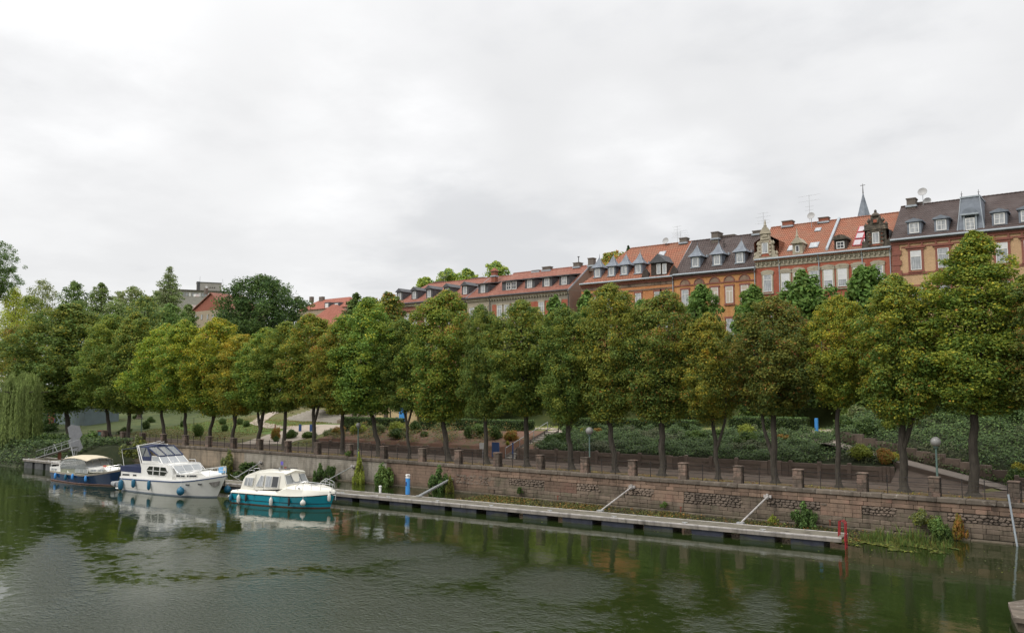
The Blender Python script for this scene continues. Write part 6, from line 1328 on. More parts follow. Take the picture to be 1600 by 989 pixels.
h4.chimney(hx(1028) + 1.1, 1.0, .9, .55, CHIM); h4.aerial(hx(1018) + 1.0, h4.zr, h4.zr + 2.4, seed=4); h4.aerial(hx(1023) + 1.0, h4.zr, h4.zr + 1.7, seed=5); h4.dish(hx(1001) + 1, h4.zr + .55, .45)
x = hx(1007) + .6; M = h4.skylight(x, h4.zr - 1.6, .8, .9); m = MB(); m.box((-.4, -.45, .05), (.4, .45, .09)); m.v = [tuple(M @ Vector(v)) for v in m.v]; m.build('roof_window', CURT, h4.roof)
# 5 grey stone house
h5 = House('grey_stone_house', 'grey stone house with red brick panels, bare side wall and flat topped dark dormers', hx(767), hx(889), 22.4, 26.25, surf('grey_stucco', (.27, .24, .19), (.22, .195, .155), 1.5, .9, .3, 9), T_RED, TRIM_PALE, gable=GABLEW, gut=SLATED)
m = MB(); x = h5.x0 + .2
d0 = None
while x < h5.x1 - .2:
    if d0 is None: m.box((-.065, -.24, -.16), (.065, .01, .17)); d0 = m.build('dentil', TRIM_PALE, h5.o, local=True); q_ = d0
    else: q_ = inst(d0, (0, 0, 0), h5.o)
    q_.location = (x - (h5.x0 + h5.x1) / 2, 0, h5.ze - .60 - h5.zs); x += .48
m = MB(); m.box((h5.x1, YF + .01, 11), (h5.x1 + .05, YB - .01, h5.ze - .1)); m.build('side_render', GABLEW, h5.o)
for px, w in ((789, 2.5), (822, 1.7), (849, 1.7), (876, 1.7)):
    x = hx(px); d = h5.dormer(x, 'shed', SLATED, .9, w, 1.35, .85, 1.15, .1, CURT if px > 800 else GLASSD, 'cross')
    if w > 2: h5.dwindow(d, x + 1.0, YF + .9, h5.z(YF + .9) + 1.2, .85, 1.15, GLASSD, 'cross')
for i, px in enumerate((781, 792, 805, 822, 846, 872)):
    x = hx(px); z = h5.ze - 1.5; h5.window(x, z, .85, 1.9, 'tall', surround=TRIM_PALE, sw=.13); h5.window(x, z - 3.7, .85, 1.9, 'tall', surround=TRIM_PALE, sw=.13)
for px, w in ((774, 1.1), (799, .8), (834, 1.5), (860, 1.9), (882, 1.1)): m = MB(); x = hx(px); m.box((x - w / 2, YF - .03, h5.ze - 4.4), (x + w / 2, YF + .006, h5.ze - 1.35)); m.build('brick_panel', BR_RED, h5.o)
h5.chimney(hx(812) + 1, 1.4, .7, .45, CHIM); h5.chimney(hx(862) + .8, 1.0, 1.0, .55, CHIM); h5.chimney(hx(884) + .8, .85, .8, 1.0, CHIM)
x = hx(862) + .9; m = MB(); m.tube([(x, YR, h5.zr + .5), (x, YR, h5.zr + 1.55)], .06, 7); m.cbox((x, YR, h5.zr + 1.55), (.3, .2, .08)); m.build('flue', IRON, h5.o)
h5.chimney(hx(800) + .4, 1.2, .6, .1, CHIM)
# 6 two small red roofed houses to the left
h6 = House('red_roofed_house', 'pale house with red tiled roof and one hipped dark dormer, beside the small red chimney', hx(730), hx(767) - .02, 22.35, 26.0, surf('cream_stucco', (.36, .31, .23), (.30, .26, .2), 1.2, .9), T_RED, TRIM_PALE, gut=SLATED)
h6.dormer(hx(749), 'shed', SLATED, .9, 1.9, 1.4, .8, 1.2, .1, CURT, 'plain', SLATED)
for px in (738, 748, 758): h6.window(hx(px), h6.ze - 1.5, .85, 1.8, 'tall', surround=TRIM_PALE); h6.window(hx(px), h6.ze - 5.2, .85, 1.8, 'tall', surround=TRIM_PALE)
h6.chimney(hx(742) + .6, .75, .7, 1.6, CHIMR, y=YR - 1.6, zoff=-1.0)
m = MB(); x = hx(742) + .6; m.add([(x - .55, YR - 2.1, h6.zr + .72), (x + .55, YR - 2.1, h6.zr + .72), (x + .55, YR - 1.1, h6.zr + .72), (x - .55, YR - 1.1, h6.zr + .72), (x, YR - 1.6, h6.zr + 1.35)], [(3, 2, 1, 0), (0, 1, 4), (1, 2, 4), (2, 3, 4), (3, 0, 4)]); m.build('chimney_hood', CHIMR, h6.o)
h8 = House('long_red_roofed_house', 'long brown-red brick house with hipped red roof and gabled dark dormers, leftmost of the terrace', hx(604), hx(730) - .02, 22.45, 26.0, BR_DR, T_RED, TRIM_PALE, hipl=4.2, gut=SLATED)
for px in (596 + 24, 643, 666, 694, 722): h8.dormer(hx(px), 'gable', SLATED, .75, 1.35, 1.5, .7, 1.2, .12, CURT, 'plain', SLATED, .55)
for px in (617, 637, 649, 668, 684, 700, 716): h8.window(hx(px), h8.ze - 1.9, .85, 1.9, 'tall', surround=TRIM_PALE, sw=.12); h8.window(hx(px), h8.ze - 5.7, .85, 1.9, 'tall', surround=TRIM_PALE, sw=.12)
m = MB(); m.box((h8.x0 + .01, YF - .12, h8.ze - 1.35), (h8.x1 - .02, YF + .008, h8.ze - .98)); m.build('tile_band', T_RED, h8.o)
h8.chimney(hx(640) + .9, 2.0, .7, .3, CHIM, y=YR + .5); h8.chimney(hx(700) + 1, 2.4, .7, .25, CHIM, y=YR + .5); h8.aerial(hx(650) + 1, h8.zr, h8.zr + 1.8, seed=6)
# spire behind the red house
p = ony(1350, 342, 150.); o = empty('church_spire', (p.x, 150, 12), 0, 'slender grey church spire with a cross rising behind the red brick house', 'spire')
q = ony(1350, 300, 150.).z; wd = 9.5 * depth((p.x, 150, 20)) / FPX
m = MB(); m.box((p.x - wd * .9, 150 - wd * .9, 11), (p.x + wd * .9, 150 + wd * .9, p.z - .3)); m.build('tower', STONE_BR, o)
m = MB(); n = 8; vs = [(p.x + wd * 1.08 * math.cos(6.283 * (k + .5) / n), 150 + wd * 1.08 * math.sin(6.283 * (k + .5) / n), p.z - .3) for k in range(n)] + [(p.x + wd * .98 * math.cos(6.283 * (k + .5) / n), 150 + wd * .98 * math.sin(6.283 * (k + .5) / n), p.z + .5) for k in range(n)] + [(p.x, 150, q)]
m.add(vs, [(k, (k + 1) % n, n + (k + 1) % n, n + k) for k in range(n)] + [(n + k, n + (k + 1) % n, 2 * n) for k in range(n)]); m.build('spire_roof', SLATE, o)
qq = ony(1350, 287, 150.).z; m = MB(); m.tube([(p.x, 150, q - .3), (p.x, 150, qq)], [.10, .03], 6); m.tube([(p.x - .4, 150, lerp(q, qq, .8)), (p.x + .4, 150, lerp(q, qq, .8))], .05, 5); m.build('cross', IRON, o)

# ------------------------------------------------------------------ buildings at the far left
def P(px, py, Y): return ony(px, py, Y)
# gabled house with red roof
o = empty('gabled_house', (P(325, 500, 150).x, 150, 9), 0, 'red tiled gable house left of the big dark green tree', 'house')
a = P(290, 495, 156); b = P(345, 495, 146); rz0 = P(330, 457, 150).z; ez = P(300, 489, 150).z
xl, xr = P(297, 489, 146).x, P(347, 489, 146).x; xc = P(331, 457, 146).x
m = MB(); m.prism([(xl, 146, 5), (xr + 2, 146, 5), (xr + 2, 146, ez - .4), (xl, 146, ez - .4)], (0, 14, 0)); m.build('wall', surf('stucco_beige', (.36, .29, .21), (.3, .25, .18), 1, .9), o)
zr_ = P(331, 457, 146).z; xe = xr + 1.5
m = MB(); m.prism([(xl + .3, 146, ez - .4), (xe - .3, 146, ez - .4), (xc, 146, zr_ - .4)], (0, .3, 0)); m.build('gable_wall', T_PINK, o)
m = MB(); m.add([(xl - .8, 145.6, ez - .9), (xc, 145.6, zr_), (xe + .8, 145.6, ez - .9), (xl - 6, 162, ez - .5), (xc - 5.2, 162, zr_ + .6), (xe - 4, 162, ez - .9), (xl - .8, 145.6, ez - 1.2), (xc, 145.6, zr_ - .3), (xe + .8, 145.6, ez - 1.2)], [(0, 1, 4, 3), (1, 2, 5, 4), (0, 6, 7, 1), (1, 7, 8, 2)]); rf = m.build('roof', T_RED, o)
for px, py in ((298, 478), (303, 461), (317, 470)): q = P(px, py, 146.5); m = MB(); m.cbox((q.x - .6, q.y + 1.2, q.z), (1.1, 1.2, .8)); m.build('roof_window', WINFR, rf)
m = MB(); q = P(322, 455, 152); m.cbox((q.x, q.y, q.z), (.9, .9, 1.8)); m.build('chimney', CHIM, o)
for k in range(5): q = P(306 + k * 9, 494, 145.9); m = MB(); m.cbox((q.x, 145.95, q.z - .3), (.7, .12, 1.5)); m.build('window', GLASSG, o)
# flat block with clock box, turned square to the canal view
q = ony(290, 452, 150.); az = math.atan2(q.y, q.x); dist = 345.; bx, by = math.cos(az) * dist, math.sin(az) * dist
o = empty('flat_block', (bx, by, 9), az - R(90), 'long flat roofed concrete block with a box on top, behind the conifer', 'building')
mp_ = dist * math.cos(math.atan((290 - 800) / FPX)) / FPX / math.cos(math.atan((290 - 800) / FPX)) ** 0; dpt = depth((bx, by, 9)); k_ = dpt / FPX / math.cos(HEAD - az)
def L(px, py): return ((px - 290) * k_, CAM_Z + (612 - py) * dpt / FPX - 9)
(xa, zt), (xb, _) = L(256, 453), L(350, 453)
m = MB(); m.box((xa, 0, -4), (xb, 12, zt)); m.build('wall', CONCB, o, local=True)
m = MB(); m.box((xa - .5, -.6, zt), (xb + .5, 12.5, zt + .35)); m.build('roof_edge', surf('fascia_brown', (.13, .11, .09), (.1, .09, .07), 2, .9), o, local=True)
(q0, z0), (q1, z1) = L(305, 450), L(340, 438)
m = MB(); m.box((q0, 2, zt + .3), (q1, 8, z1)); m.build('rooftop_box', CONCB, o, local=True)
m = MB(); m.box((q0 + .2, 1.85, zt + .4), (q0 + 1.2, 2, z1 + .3)); m.box((q0 - .1, 1.8, z1 - .02), (q1 + .1, 8.2, z1 + .2)); m.build('dark_trim', SLATED, o, local=True)
M = Matrix.Translation(((q0 + q1) / 2 - 1.0, 1.8, (zt + z1) / 2)) @ Matrix.Rotation(R(90), 4, 'X'); m = MB().lathe([(.5, -.06), (.5, .06)], n=16); m.v = [tuple(M @ Vector(v)) for v in m.v]; m.build('round_disc', WHITE, o, local=True)
for k in range(3): m = MB(); m.cbox(((q0 + q1) / 2 + .4 + k * .8, 1.9, (zt + z1) / 2), (.35, .1, .4)); m.build('vent', IRON, o, local=True)
for k in range(16):
    x, z = L(283 + k * 4.4, 459); m = MB(); m.cbox((x, -.05, z), (.75, .15, 1.3)); m.build('window', GLASSG if k % 3 else WINFR, o, local=True)
m = MB(); m.tube([(q0 + 1.2, 4, z1), (q0 + 1.2, 4, z1 + 2.6)], .06, 5); m.tube([(q1 + 1, 4, zt), (q1 + .4, 4, z1 + 2)], .05, 5); m.build('aerial', GALV, o, local=True)
# hipped houses at the far end of the row
for (pa, pb, pc, pd, ptop, pbot, Y, lab) in ((462, 480, 526, 540, 466, 486, 170, 'faded red hipped roof right of the big dark tree, with two small dormers'), (468, 496, 504, 536, 474, 512, 160, 'lower pale red hipped roof in front of the longer red roof')):
    A, B, C, D = P(pa, pbot, Y), P(pb, ptop, Y), P(pc, ptop, Y), P(pd, pbot, Y); ez_ = A.z; rz_ = B.z
    o = empty('hipped_house', ((A.x + D.x) / 2, Y, 9), 0, lab, 'house', 'distant hipped houses')
    m = MB(); m.box((A.x + .4, Y + .4, 5), (D.x - .4, Y + 11, ez_ + .1)); m.build('wall', surf('stucco_beige', (.36, .29, .21)), o)
    m = MB(); m.add([(A.x, Y, ez_), (D.x, Y, ez_), (C.x, Y + 5.5, rz_), (B.x, Y + 5.5, rz_), (A.x, Y + 11.5, ez_), (D.x, Y + 11.5, ez_)], [(0, 1, 2, 3), (1, 5, 2), (3, 2, 5, 4), (0, 3, 4), (0, 4, 5, 1)]); m.build('roof', T_PINK, o)
    if Y == 170:
        for px in (513, 528): q = P(px, 478, Y + 1); m = MB(); m.cbox((q.x, Y + 2.2, q.z), (2.3, 3.5, 2.2)); d = m.build('dormer', SLATED, o); m = MB(); m.cbox((q.x, Y + .40, q.z - .1), (1.4, .12, 1.6)); m.build('window', WINFR, d)
        for px, w in ((487, 1.1), (503, 1.7), (464, 1.0)): q = P(px, 464, Y + 5); m = MB(); m.cbox((q.x, Y + 5, q.z - .9), (w, 1.0, 1.9)); m.build('chimney', CHIM, o)

# ------------------------------------------------------------------ park between quay and street
ret = empty('retaining_wall', (-40, 64, QZ), 0, 'low brown retaining wall of planks and posts along the planted bank', 'wall')
def on_plank(x0, x1, yf, zb, ztf, lab=None):
    x = x0; i = 0
    while x < x1 - .4:
        L = min(2.15, x1 - x); zt = ztf(x + L / 2)
        if i % 4 == 3:
            for k in range(4): w = L / 4; m = MB(); m.bev((x + k * w + .012, yf - .12 + rnd.uniform(-.02, .02), zb), (x + (k + 1) * w - .012, yf + .1, zt + rnd.uniform(-.03, .07)), .02); m.build('slab', SLAB_BR, ret)
        else:
            m = MB(); m.bev((x + .01, yf - .15, zb), (x + .27, yf + .1, zt + .14), .02); m.build('post', SLAB_BR, ret)
            h = (zt - zb) / 3
            for k in range(3): m = MB(); m.bev((x + .26, yf - .06 + rnd.uniform(-.02, .02), zb + k * h + .01), (x + L, yf + .08, zb + (k + 1) * h - .012), .015); m.build('plank', SLAB_BR, ret)
        x += L; i += 1
on_plank(-76.5, -51.6, 64.05, QZ, lambda x: 2.72)
on_plank(-47.6, -14.3, 64.05, QZ, lambda x: 3.02)
on_plank(-7.0, 12, 64.25, QZ, lambda x: 2.75)
# wall behind the ramp
n = 12
for i in range(n):
    t0, t1 = i / n, (i + 1) / n; a = Vector((lerp(RAMP0[0], RAMP1[0], t0), lerp(RAMP0[1], RAMP1[1], t0) + 1.72, 0)); b = Vector((lerp(RAMP0[0], RAMP1[0], t1), lerp(RAMP0[1], RAMP1[1], t1) + 1.72, 0)); zb = lerp(RAMP0[2], RAMP1[2], t1) - .1; zt = lerp(RAMP0[2], RAMP1[2], t0) + .80
    if i % 3 == 1:
        for k in range(4): c = a.lerp(b, (k + .5) / 4); m = MB(); m.cbox((c.x, c.y, (zb + zt) / 2 + .03), (.24, .3, zt - zb + .1), rz=math.atan2(b.y - a.y, b.x - a.x)); m.build('slab', SLAB_BR, ret)
    else:
        for k in range(2): c = (a + b) / 2; h = (zt - zb) / 2; m = MB(); m.cbox((c.x, c.y, zb + h * (k + .5)), ((b - a).length - .02, .3, h - .015), rz=math.atan2(b.y - a.y, b.x - a.x)); m.build('plank', SLAB_BR, ret)
# ramp
def rampz(x, y):
    t = min(1, max(0, (x - RAMP0[0]) / (RAMP1[0] - RAMP0[0]))); return lerp(RAMP0[2], RAMP1[2], t)
draped('ramp_path', [(RAMP0[0] - .3, RAMP0[1]), (RAMP1[0] + 1.0, RAMP1[1] - .3)], 3.1, surf('ramp_gravel', (.20, .165, .135), (.15, .122, .10), 2, .95, .2, 30), dz=rampz, off=.02)
draped('park_path', [(RAMP0[0] - .6, RAMP0[1] + .1), (-22, 71), (-23.5, 76), (-22, 84)], (2.2, 3.4), PATHM, off=.05)
m = MB(); m.add([(-14.4, 63.3, QZ + .02), (-14.2, 64.9, 3.2), (-7.6, 63.3, 1.99)], [(0, 1, 2)]); m.prism([(-14.5, 64.62, QZ), (-14.5, 64.62, 3.34), (-8.0, 63.2, 2.1), (-8.0, 63.2, QZ)], (0, .10, 0)); m.build('ramp_kerb', SLAB_BR, ret)
# plaza and its steps, lawn path
draped('plaza', [(-86, 63.2), (-88.5, 70), (-90, 75), (-91.5, 80)], (7, 11), PATHM, off=.05, step=.8)
draped('plaza_walk', [(-88, 77.5), (-76, 76), (-62, 75.5), (-48, 74.5), (-40, 74), (-24, 74.5)], 3.4, PATHM, off=.08, step=1.2)
draped('lawn_path', [(-91, 76.5), (-100, 76.0), (-110, 80), (-118, 88), (-124, 97)], (2.6, 2.0), PATHM, off=.06)
draped('garden_path', [(-47.2, 69.8), (-46.2, 73.5)], 2.6, PATHM, off=.09)
st = empty('park_steps', (-103, 84, 4.4), 0, 'wide pale stone steps at the back of the plaza', 'steps')
for k in range(9): m = MB(); m.bev((-110 + k * .3, 83.5 + k * .62, 3.5 + k * .22), (-95 - k * .1, 84.6 + k * .62, 3.74 + k * .22), .02); m.build('step', STEPM, st)
m = MB(); m.prism([(-94.8, 83, 3.4), (-94.8, 89.5, 3.4), (-94.8, 89.5, 6.2), (-94.8, 83, 4.2)], (6.5, 0, 0)); m.build('stone_bank', surf('stacked_stone', (.24, .185, .14), (.16, .13, .10), 2.5, .95, .8, 6), st)
# garden stairs with timber rails and blue gate
gs = empty('garden_stairs', (-49.6, 64.2, QZ), 0, 'narrow garden stairs with timber side boards, climbing from the quay between two hedges', 'stairs')
A = Vector((-48.6, 64.3, QZ)); B = Vector((-47.3, 69.6, 4.3)); nst_ = 13; dirv = Vector((B.x - A.x, B.y - A.y, 0)); L = dirv.length; ang = math.atan2(dirv.y, dirv.x)
for k in range(nst_):
    c = A.lerp(B, (k + .5) / nst_); m = MB(); m.cbox((c.x, c.y, c.z - .02), (L / nst_ + .08, 1.5, .12), rz=ang); m.build('step', STEPM if k % 1 == 0 else SLAB_BR, gs)
    m = MB(); m.cbox((c.x - math.cos(ang) * .2, c.y - math.sin(ang) * .2, c.z - .14), (.06, 1.46, .18), rz=ang); m.build('riser', SLAB_BR, gs)
nrm = Vector((-math.sin(ang), math.cos(ang), 0))
for s in (-1, 1):
    a_, b_ = A + nrm * s * .82, B + nrm * s * .82; m = MB(); m.prism([a_ + Vector((0, 0, -.4)), b_ + Vector((0, 0, -.5)), b_ + Vector((0, 0, .25)), a_ + Vector((0, 0, .3))], nrm * .09); m.build('side_board', surf('grey_timber', (.22, .185, .155), (.17, .145, .12), 3, .9, .3, 9, stretch=(1, 1, 4)), gs)
    m = MB(); m.tube([a_ + Vector((0, 0, 1.0)), b_ + Vector((0, 0, 1.0))], .025, 6)
    for q in (0, .33, .66, 1): c = a_.lerp(b_, q); m.tube([c, c + Vector((0, 0, 1.0))], .03, 6)
    m.build('handrail', IRON if s < 0 else GALV, gs)
gt = empty('blue_gate', (-49.9, 63.8, QZ), 0, 'dark blue open board gate at the foot of the garden stairs', 'gate')
for k in range(3): m = MB(); m.box((-50.45 + k * .3, 63.7, QZ + .12), (-50.17 + k * .3, 63.76, QZ + 1.55)); m.build('board', BLUED, gt)
m = MB(); m.box((-48.0, 63.7, QZ + .1), (-47.9, 63.8, QZ + 1.6)); m.build('post', BLUED, gt)
sg = empty('notice_board', (-51.6, 63.7, QZ), 0, 'small white notice board on a post left of the blue gate', 'sign')
m = MB(); m.box((-51.62, 63.72, QZ), (-51.56, 63.78, QZ + 1.2)); m.build('post', GALV, sg); m = MB(); m.box((-51.95, 63.66, QZ + .85), (-51.25, 63.71, QZ + 1.45)); m.build('panel', WHITE, sg)
# street lamps
def lamp(px, pyt, Y, label, r=.30, zb=QZ):
    g = ony(px, pyt, Y); o = empty('street_lamp', (g.x, Y, zb), 0, label, 'lamp', 'globe lamps on the quay'); H_ = g.z - zb
    m = MB(); m.lathe([(.10, 0), (.10, .5), (.065, .6), (.055, H_ - r - .12)], n=12); m.build('post', POSTG, o, smooth=True, local=True)
    m = MB(); m.lathe([(.06, H_ - r - .14), (.14, H_ - r - .06), (.15, H_ - r + .04)], n=12); m.build('collar', POSTG, o, smooth=True, local=True)
    m = MB(); m.lathe([(r * math.sin(math.pi * k / 12) + .002, H_ - r * math.cos(math.pi * k / 12)) for k in range(13)], n=20); m.build('globe', LAMPG, o, smooth=True, local=True)
lamp(921, 673, 56.8, 'grey globe lamp on a green post near the middle of the quay')
lamp(1462, 690, 56.8, 'grey globe lamp on a green post at the right, before the ivy slope')
lamp(560, 664, 57.2, 'globe lamp with a thin pale post, half hidden by leaves beside the first hedge', .24)
lamp(222, 644, 64.6, 'small pale lamp on the grass bank at the left', .2)
# hedges
def hedge(pa, pb, py, Y, H_, W_, label, z=None, zb=None):
    a = ony(pa, py, Y).x; b = ony(pb, py, Y).x; zb = ony((pa + pb) / 2, py, Y).z if zb is None else zb; c = ((a + b) / 2, Y + W_ / 2)
    o = empty('clipped_hedge', (c[0], c[1], zb), 0, label, 'hedge', 'clipped hedges on the park terrace'); L = b - a
    m = MB(); m.bev((a + .08, Y + .08, zb - 1.2), (b - .08, Y + W_ - .08, zb + H_ - .1), .08); m.build('core', HEDGEC, o)
    rng = np.random.default_rng(int(pa)); n1 = int(L * H_ * 190); n2 = int(L * W_ * 190); n3 = int(H_ * W_ * 190)
    def blk(n, f, nn): C = np.stack(f(rng.random(n), rng.random(n)), -1) + rng.normal(0, .035, (n, 3)); return C, np.tile(nn, (n, 1))
    S = [blk(n1, lambda u, v: ((u - .5) * L, np.full(n1, -W_ / 2), v * H_), (0, -1, .2)), blk(n2, lambda u, v: ((u - .5) * L, (v - .5) * W_, np.full(n2, H_)), (0, 0, 1)), blk(n3, lambda u, v: (np.full(n3, L / 2), (u - .5) * W_, v * H_), (1, 0, .2)), blk(n3, lambda u, v: (np.full(n3, -L / 2), (u - .5) * W_, v * H_), (-1, 0, .2)), blk(n1, lambda u, v: ((u - .5) * L, np.full(n1, W_ / 2), v * H_), (0, 1, .2))]
    C = np.concatenate([q[0] for q in S]); N = np.concatenate([q[1] for q in S]).astype(float)
    wts = np.concatenate([np.full(len(q[0]), k == 1) for k, q in enumerate(S)]); pc = np.array(PAL['dark'] + PAL['green'])[rng.integers(0, 6, len(C))]; pc[wts] = np.array(PAL['fresh'])[rng.integers(0, 3, int(wts.sum()))] * .9  # bright top and dark sides: light from above put into the leaf colours
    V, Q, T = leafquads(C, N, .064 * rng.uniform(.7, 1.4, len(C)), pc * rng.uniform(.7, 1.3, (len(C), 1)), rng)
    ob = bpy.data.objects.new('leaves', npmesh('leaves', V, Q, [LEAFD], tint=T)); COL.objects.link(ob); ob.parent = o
hedge(533, 620, 668, 70.5, 1.15, 1.4, 'clipped hedge farthest left, with a short pale wall beside it')
hedge(655, 822, 672, 71.0, 1.15, 1.6, 'clipped hedge left of the garden stairs')
hedge(873, 1084, 674, 71.5, 1.15, 1.8, 'longest clipped hedge, right of the garden stairs')
hedge(1138, 1252, 677, 71.5, 1.35, 2.2, 'short clipped hedge with a lit right end beside the pale path')
# shrubs, shared leaf balls
def shrub_mesh(name, seed, pal, nleaf, nl=16, leaf=.06, spread=.8):
    rng = np.random.default_rng(seed); lob = []
    for i in range(nl):
        a = rng.uniform(0, 6.28); q = rng.uniform(0, spread) ** .7; r = rng.uniform(.22, .42); lob.append(((q * .7 * math.cos(a), q * .7 * math.sin(a), rng.uniform(.2, .8) * (1 - q * .4)), (r, r, r * .85), {k: w * rng.uniform(.3, 1.4) for k, w in pal}))
    return lobes_mesh(name, lob, nleaf, leaf, rng, LEAF)
SH = dict(dark=shrub_mesh('bush_leaves', 1, (('dark', 1), ('green', .6)), 5000), green=shrub_mesh('bush_leaves', 2, (('green', 1), ('fresh', .35)), 5000), lime=shrub_mesh('bush_leaves', 3, (('lime', 1), ('olive', .7)), 4500),
          rust=shrub_mesh('bush_leaves', 4, (('rust', 1), ('olive', .5)), 4500), ball=shrub_mesh('bush_leaves', 5, (('dark', 1), ('green', .9)), 6000, 26, .05, .5), ivy=shrub_mesh('bush_leaves', 6, (('ivy', 1), ('fresh', .3)), 5000), yellow=shrub_mesh('bush_leaves', 7, (('yellow', 1), ('olive', .8)), 4500), grey=shrub_mesh('bush_leaves', 8, (('grey', 1), ('green', .4)), 4500))
def wild_mesh(name, seed, pal, nleaf, leaf=.07):
    rng = np.random.default_rng(seed); lob = []
    for i in range(26):
        a = rng.uniform(0, 6.28); q = rng.uniform(0, 1.0); r = rng.uniform(.10, .26); h = rng.uniform(.05, 1.0) ** 1.1 * (1.05 - .55 * q); lob.append(((q * math.cos(a), q * .7 * math.sin(a), h), (r, r, r * rng.uniform(.7, 1.5)), {k: w * rng.uniform(.3, 1.4) for k, w in pal}))
    return lobes_mesh(name, lob, nleaf, leaf, rng, LEAF, fill=.35)
for k_, pl_, sd_ in (('green', (('green', 1), ('fresh', .5)), 31), ('lime', (('lime', 1), ('olive', .6)), 32), ('ivy', (('ivy', 1), ('fresh', .4)), 33), ('dark', (('dark', 1), ('green', .6)), 34), ('grey', (('grey', 1), ('olive', .5)), 35), ('yellow', (('moss', 1), ('olive', 1)), 36), ('rust', (('rust', 1), ('olive', .5)), 37)): SH['w' + k_] = wild_mesh('bush_leaves', sd_, pl_, 3600)
def bush(kind, px, py, hw, hh, label, Y=None, z=None, group='shrubs in the park', cat='shrub', tint=(1, 1, 1), name='shrub'):
    """foot pixel, half width and height in pixels, standing on the ground at depth line Y"""
    p = ony(px, py, Y); zz = tz(p.x, Y) if z is None else z
    d_ = depth((p.x, Y, zz)) / FPX
    o = empty(name, (p.x, Y, zz), 0, label, cat, group)
    m = MB(); s_ = hh * d_
    for k in range(4): a_ = k * 1.7; m.tube([(0, 0, -.1), (.12 * math.cos(a_) * hw * d_, .12 * math.sin(a_) * hw * d_, s_ * .3), (.4 * math.cos(a_) * hw * d_, .4 * math.sin(a_) * hw * d_, s_ * .7)], [.03, .02, .008], 5)
    m.build('stem', BARK2, o, local=True)
    c = bpy.data.objects.new('foliage', SH[kind]); COL.objects.link(c); c.parent = o; c.scale = (hw * d_, hw * d_ * .9, hh * d_); c.rotation_euler = (0, 0, px * .7); c.color = (*tint, 1)
    return o
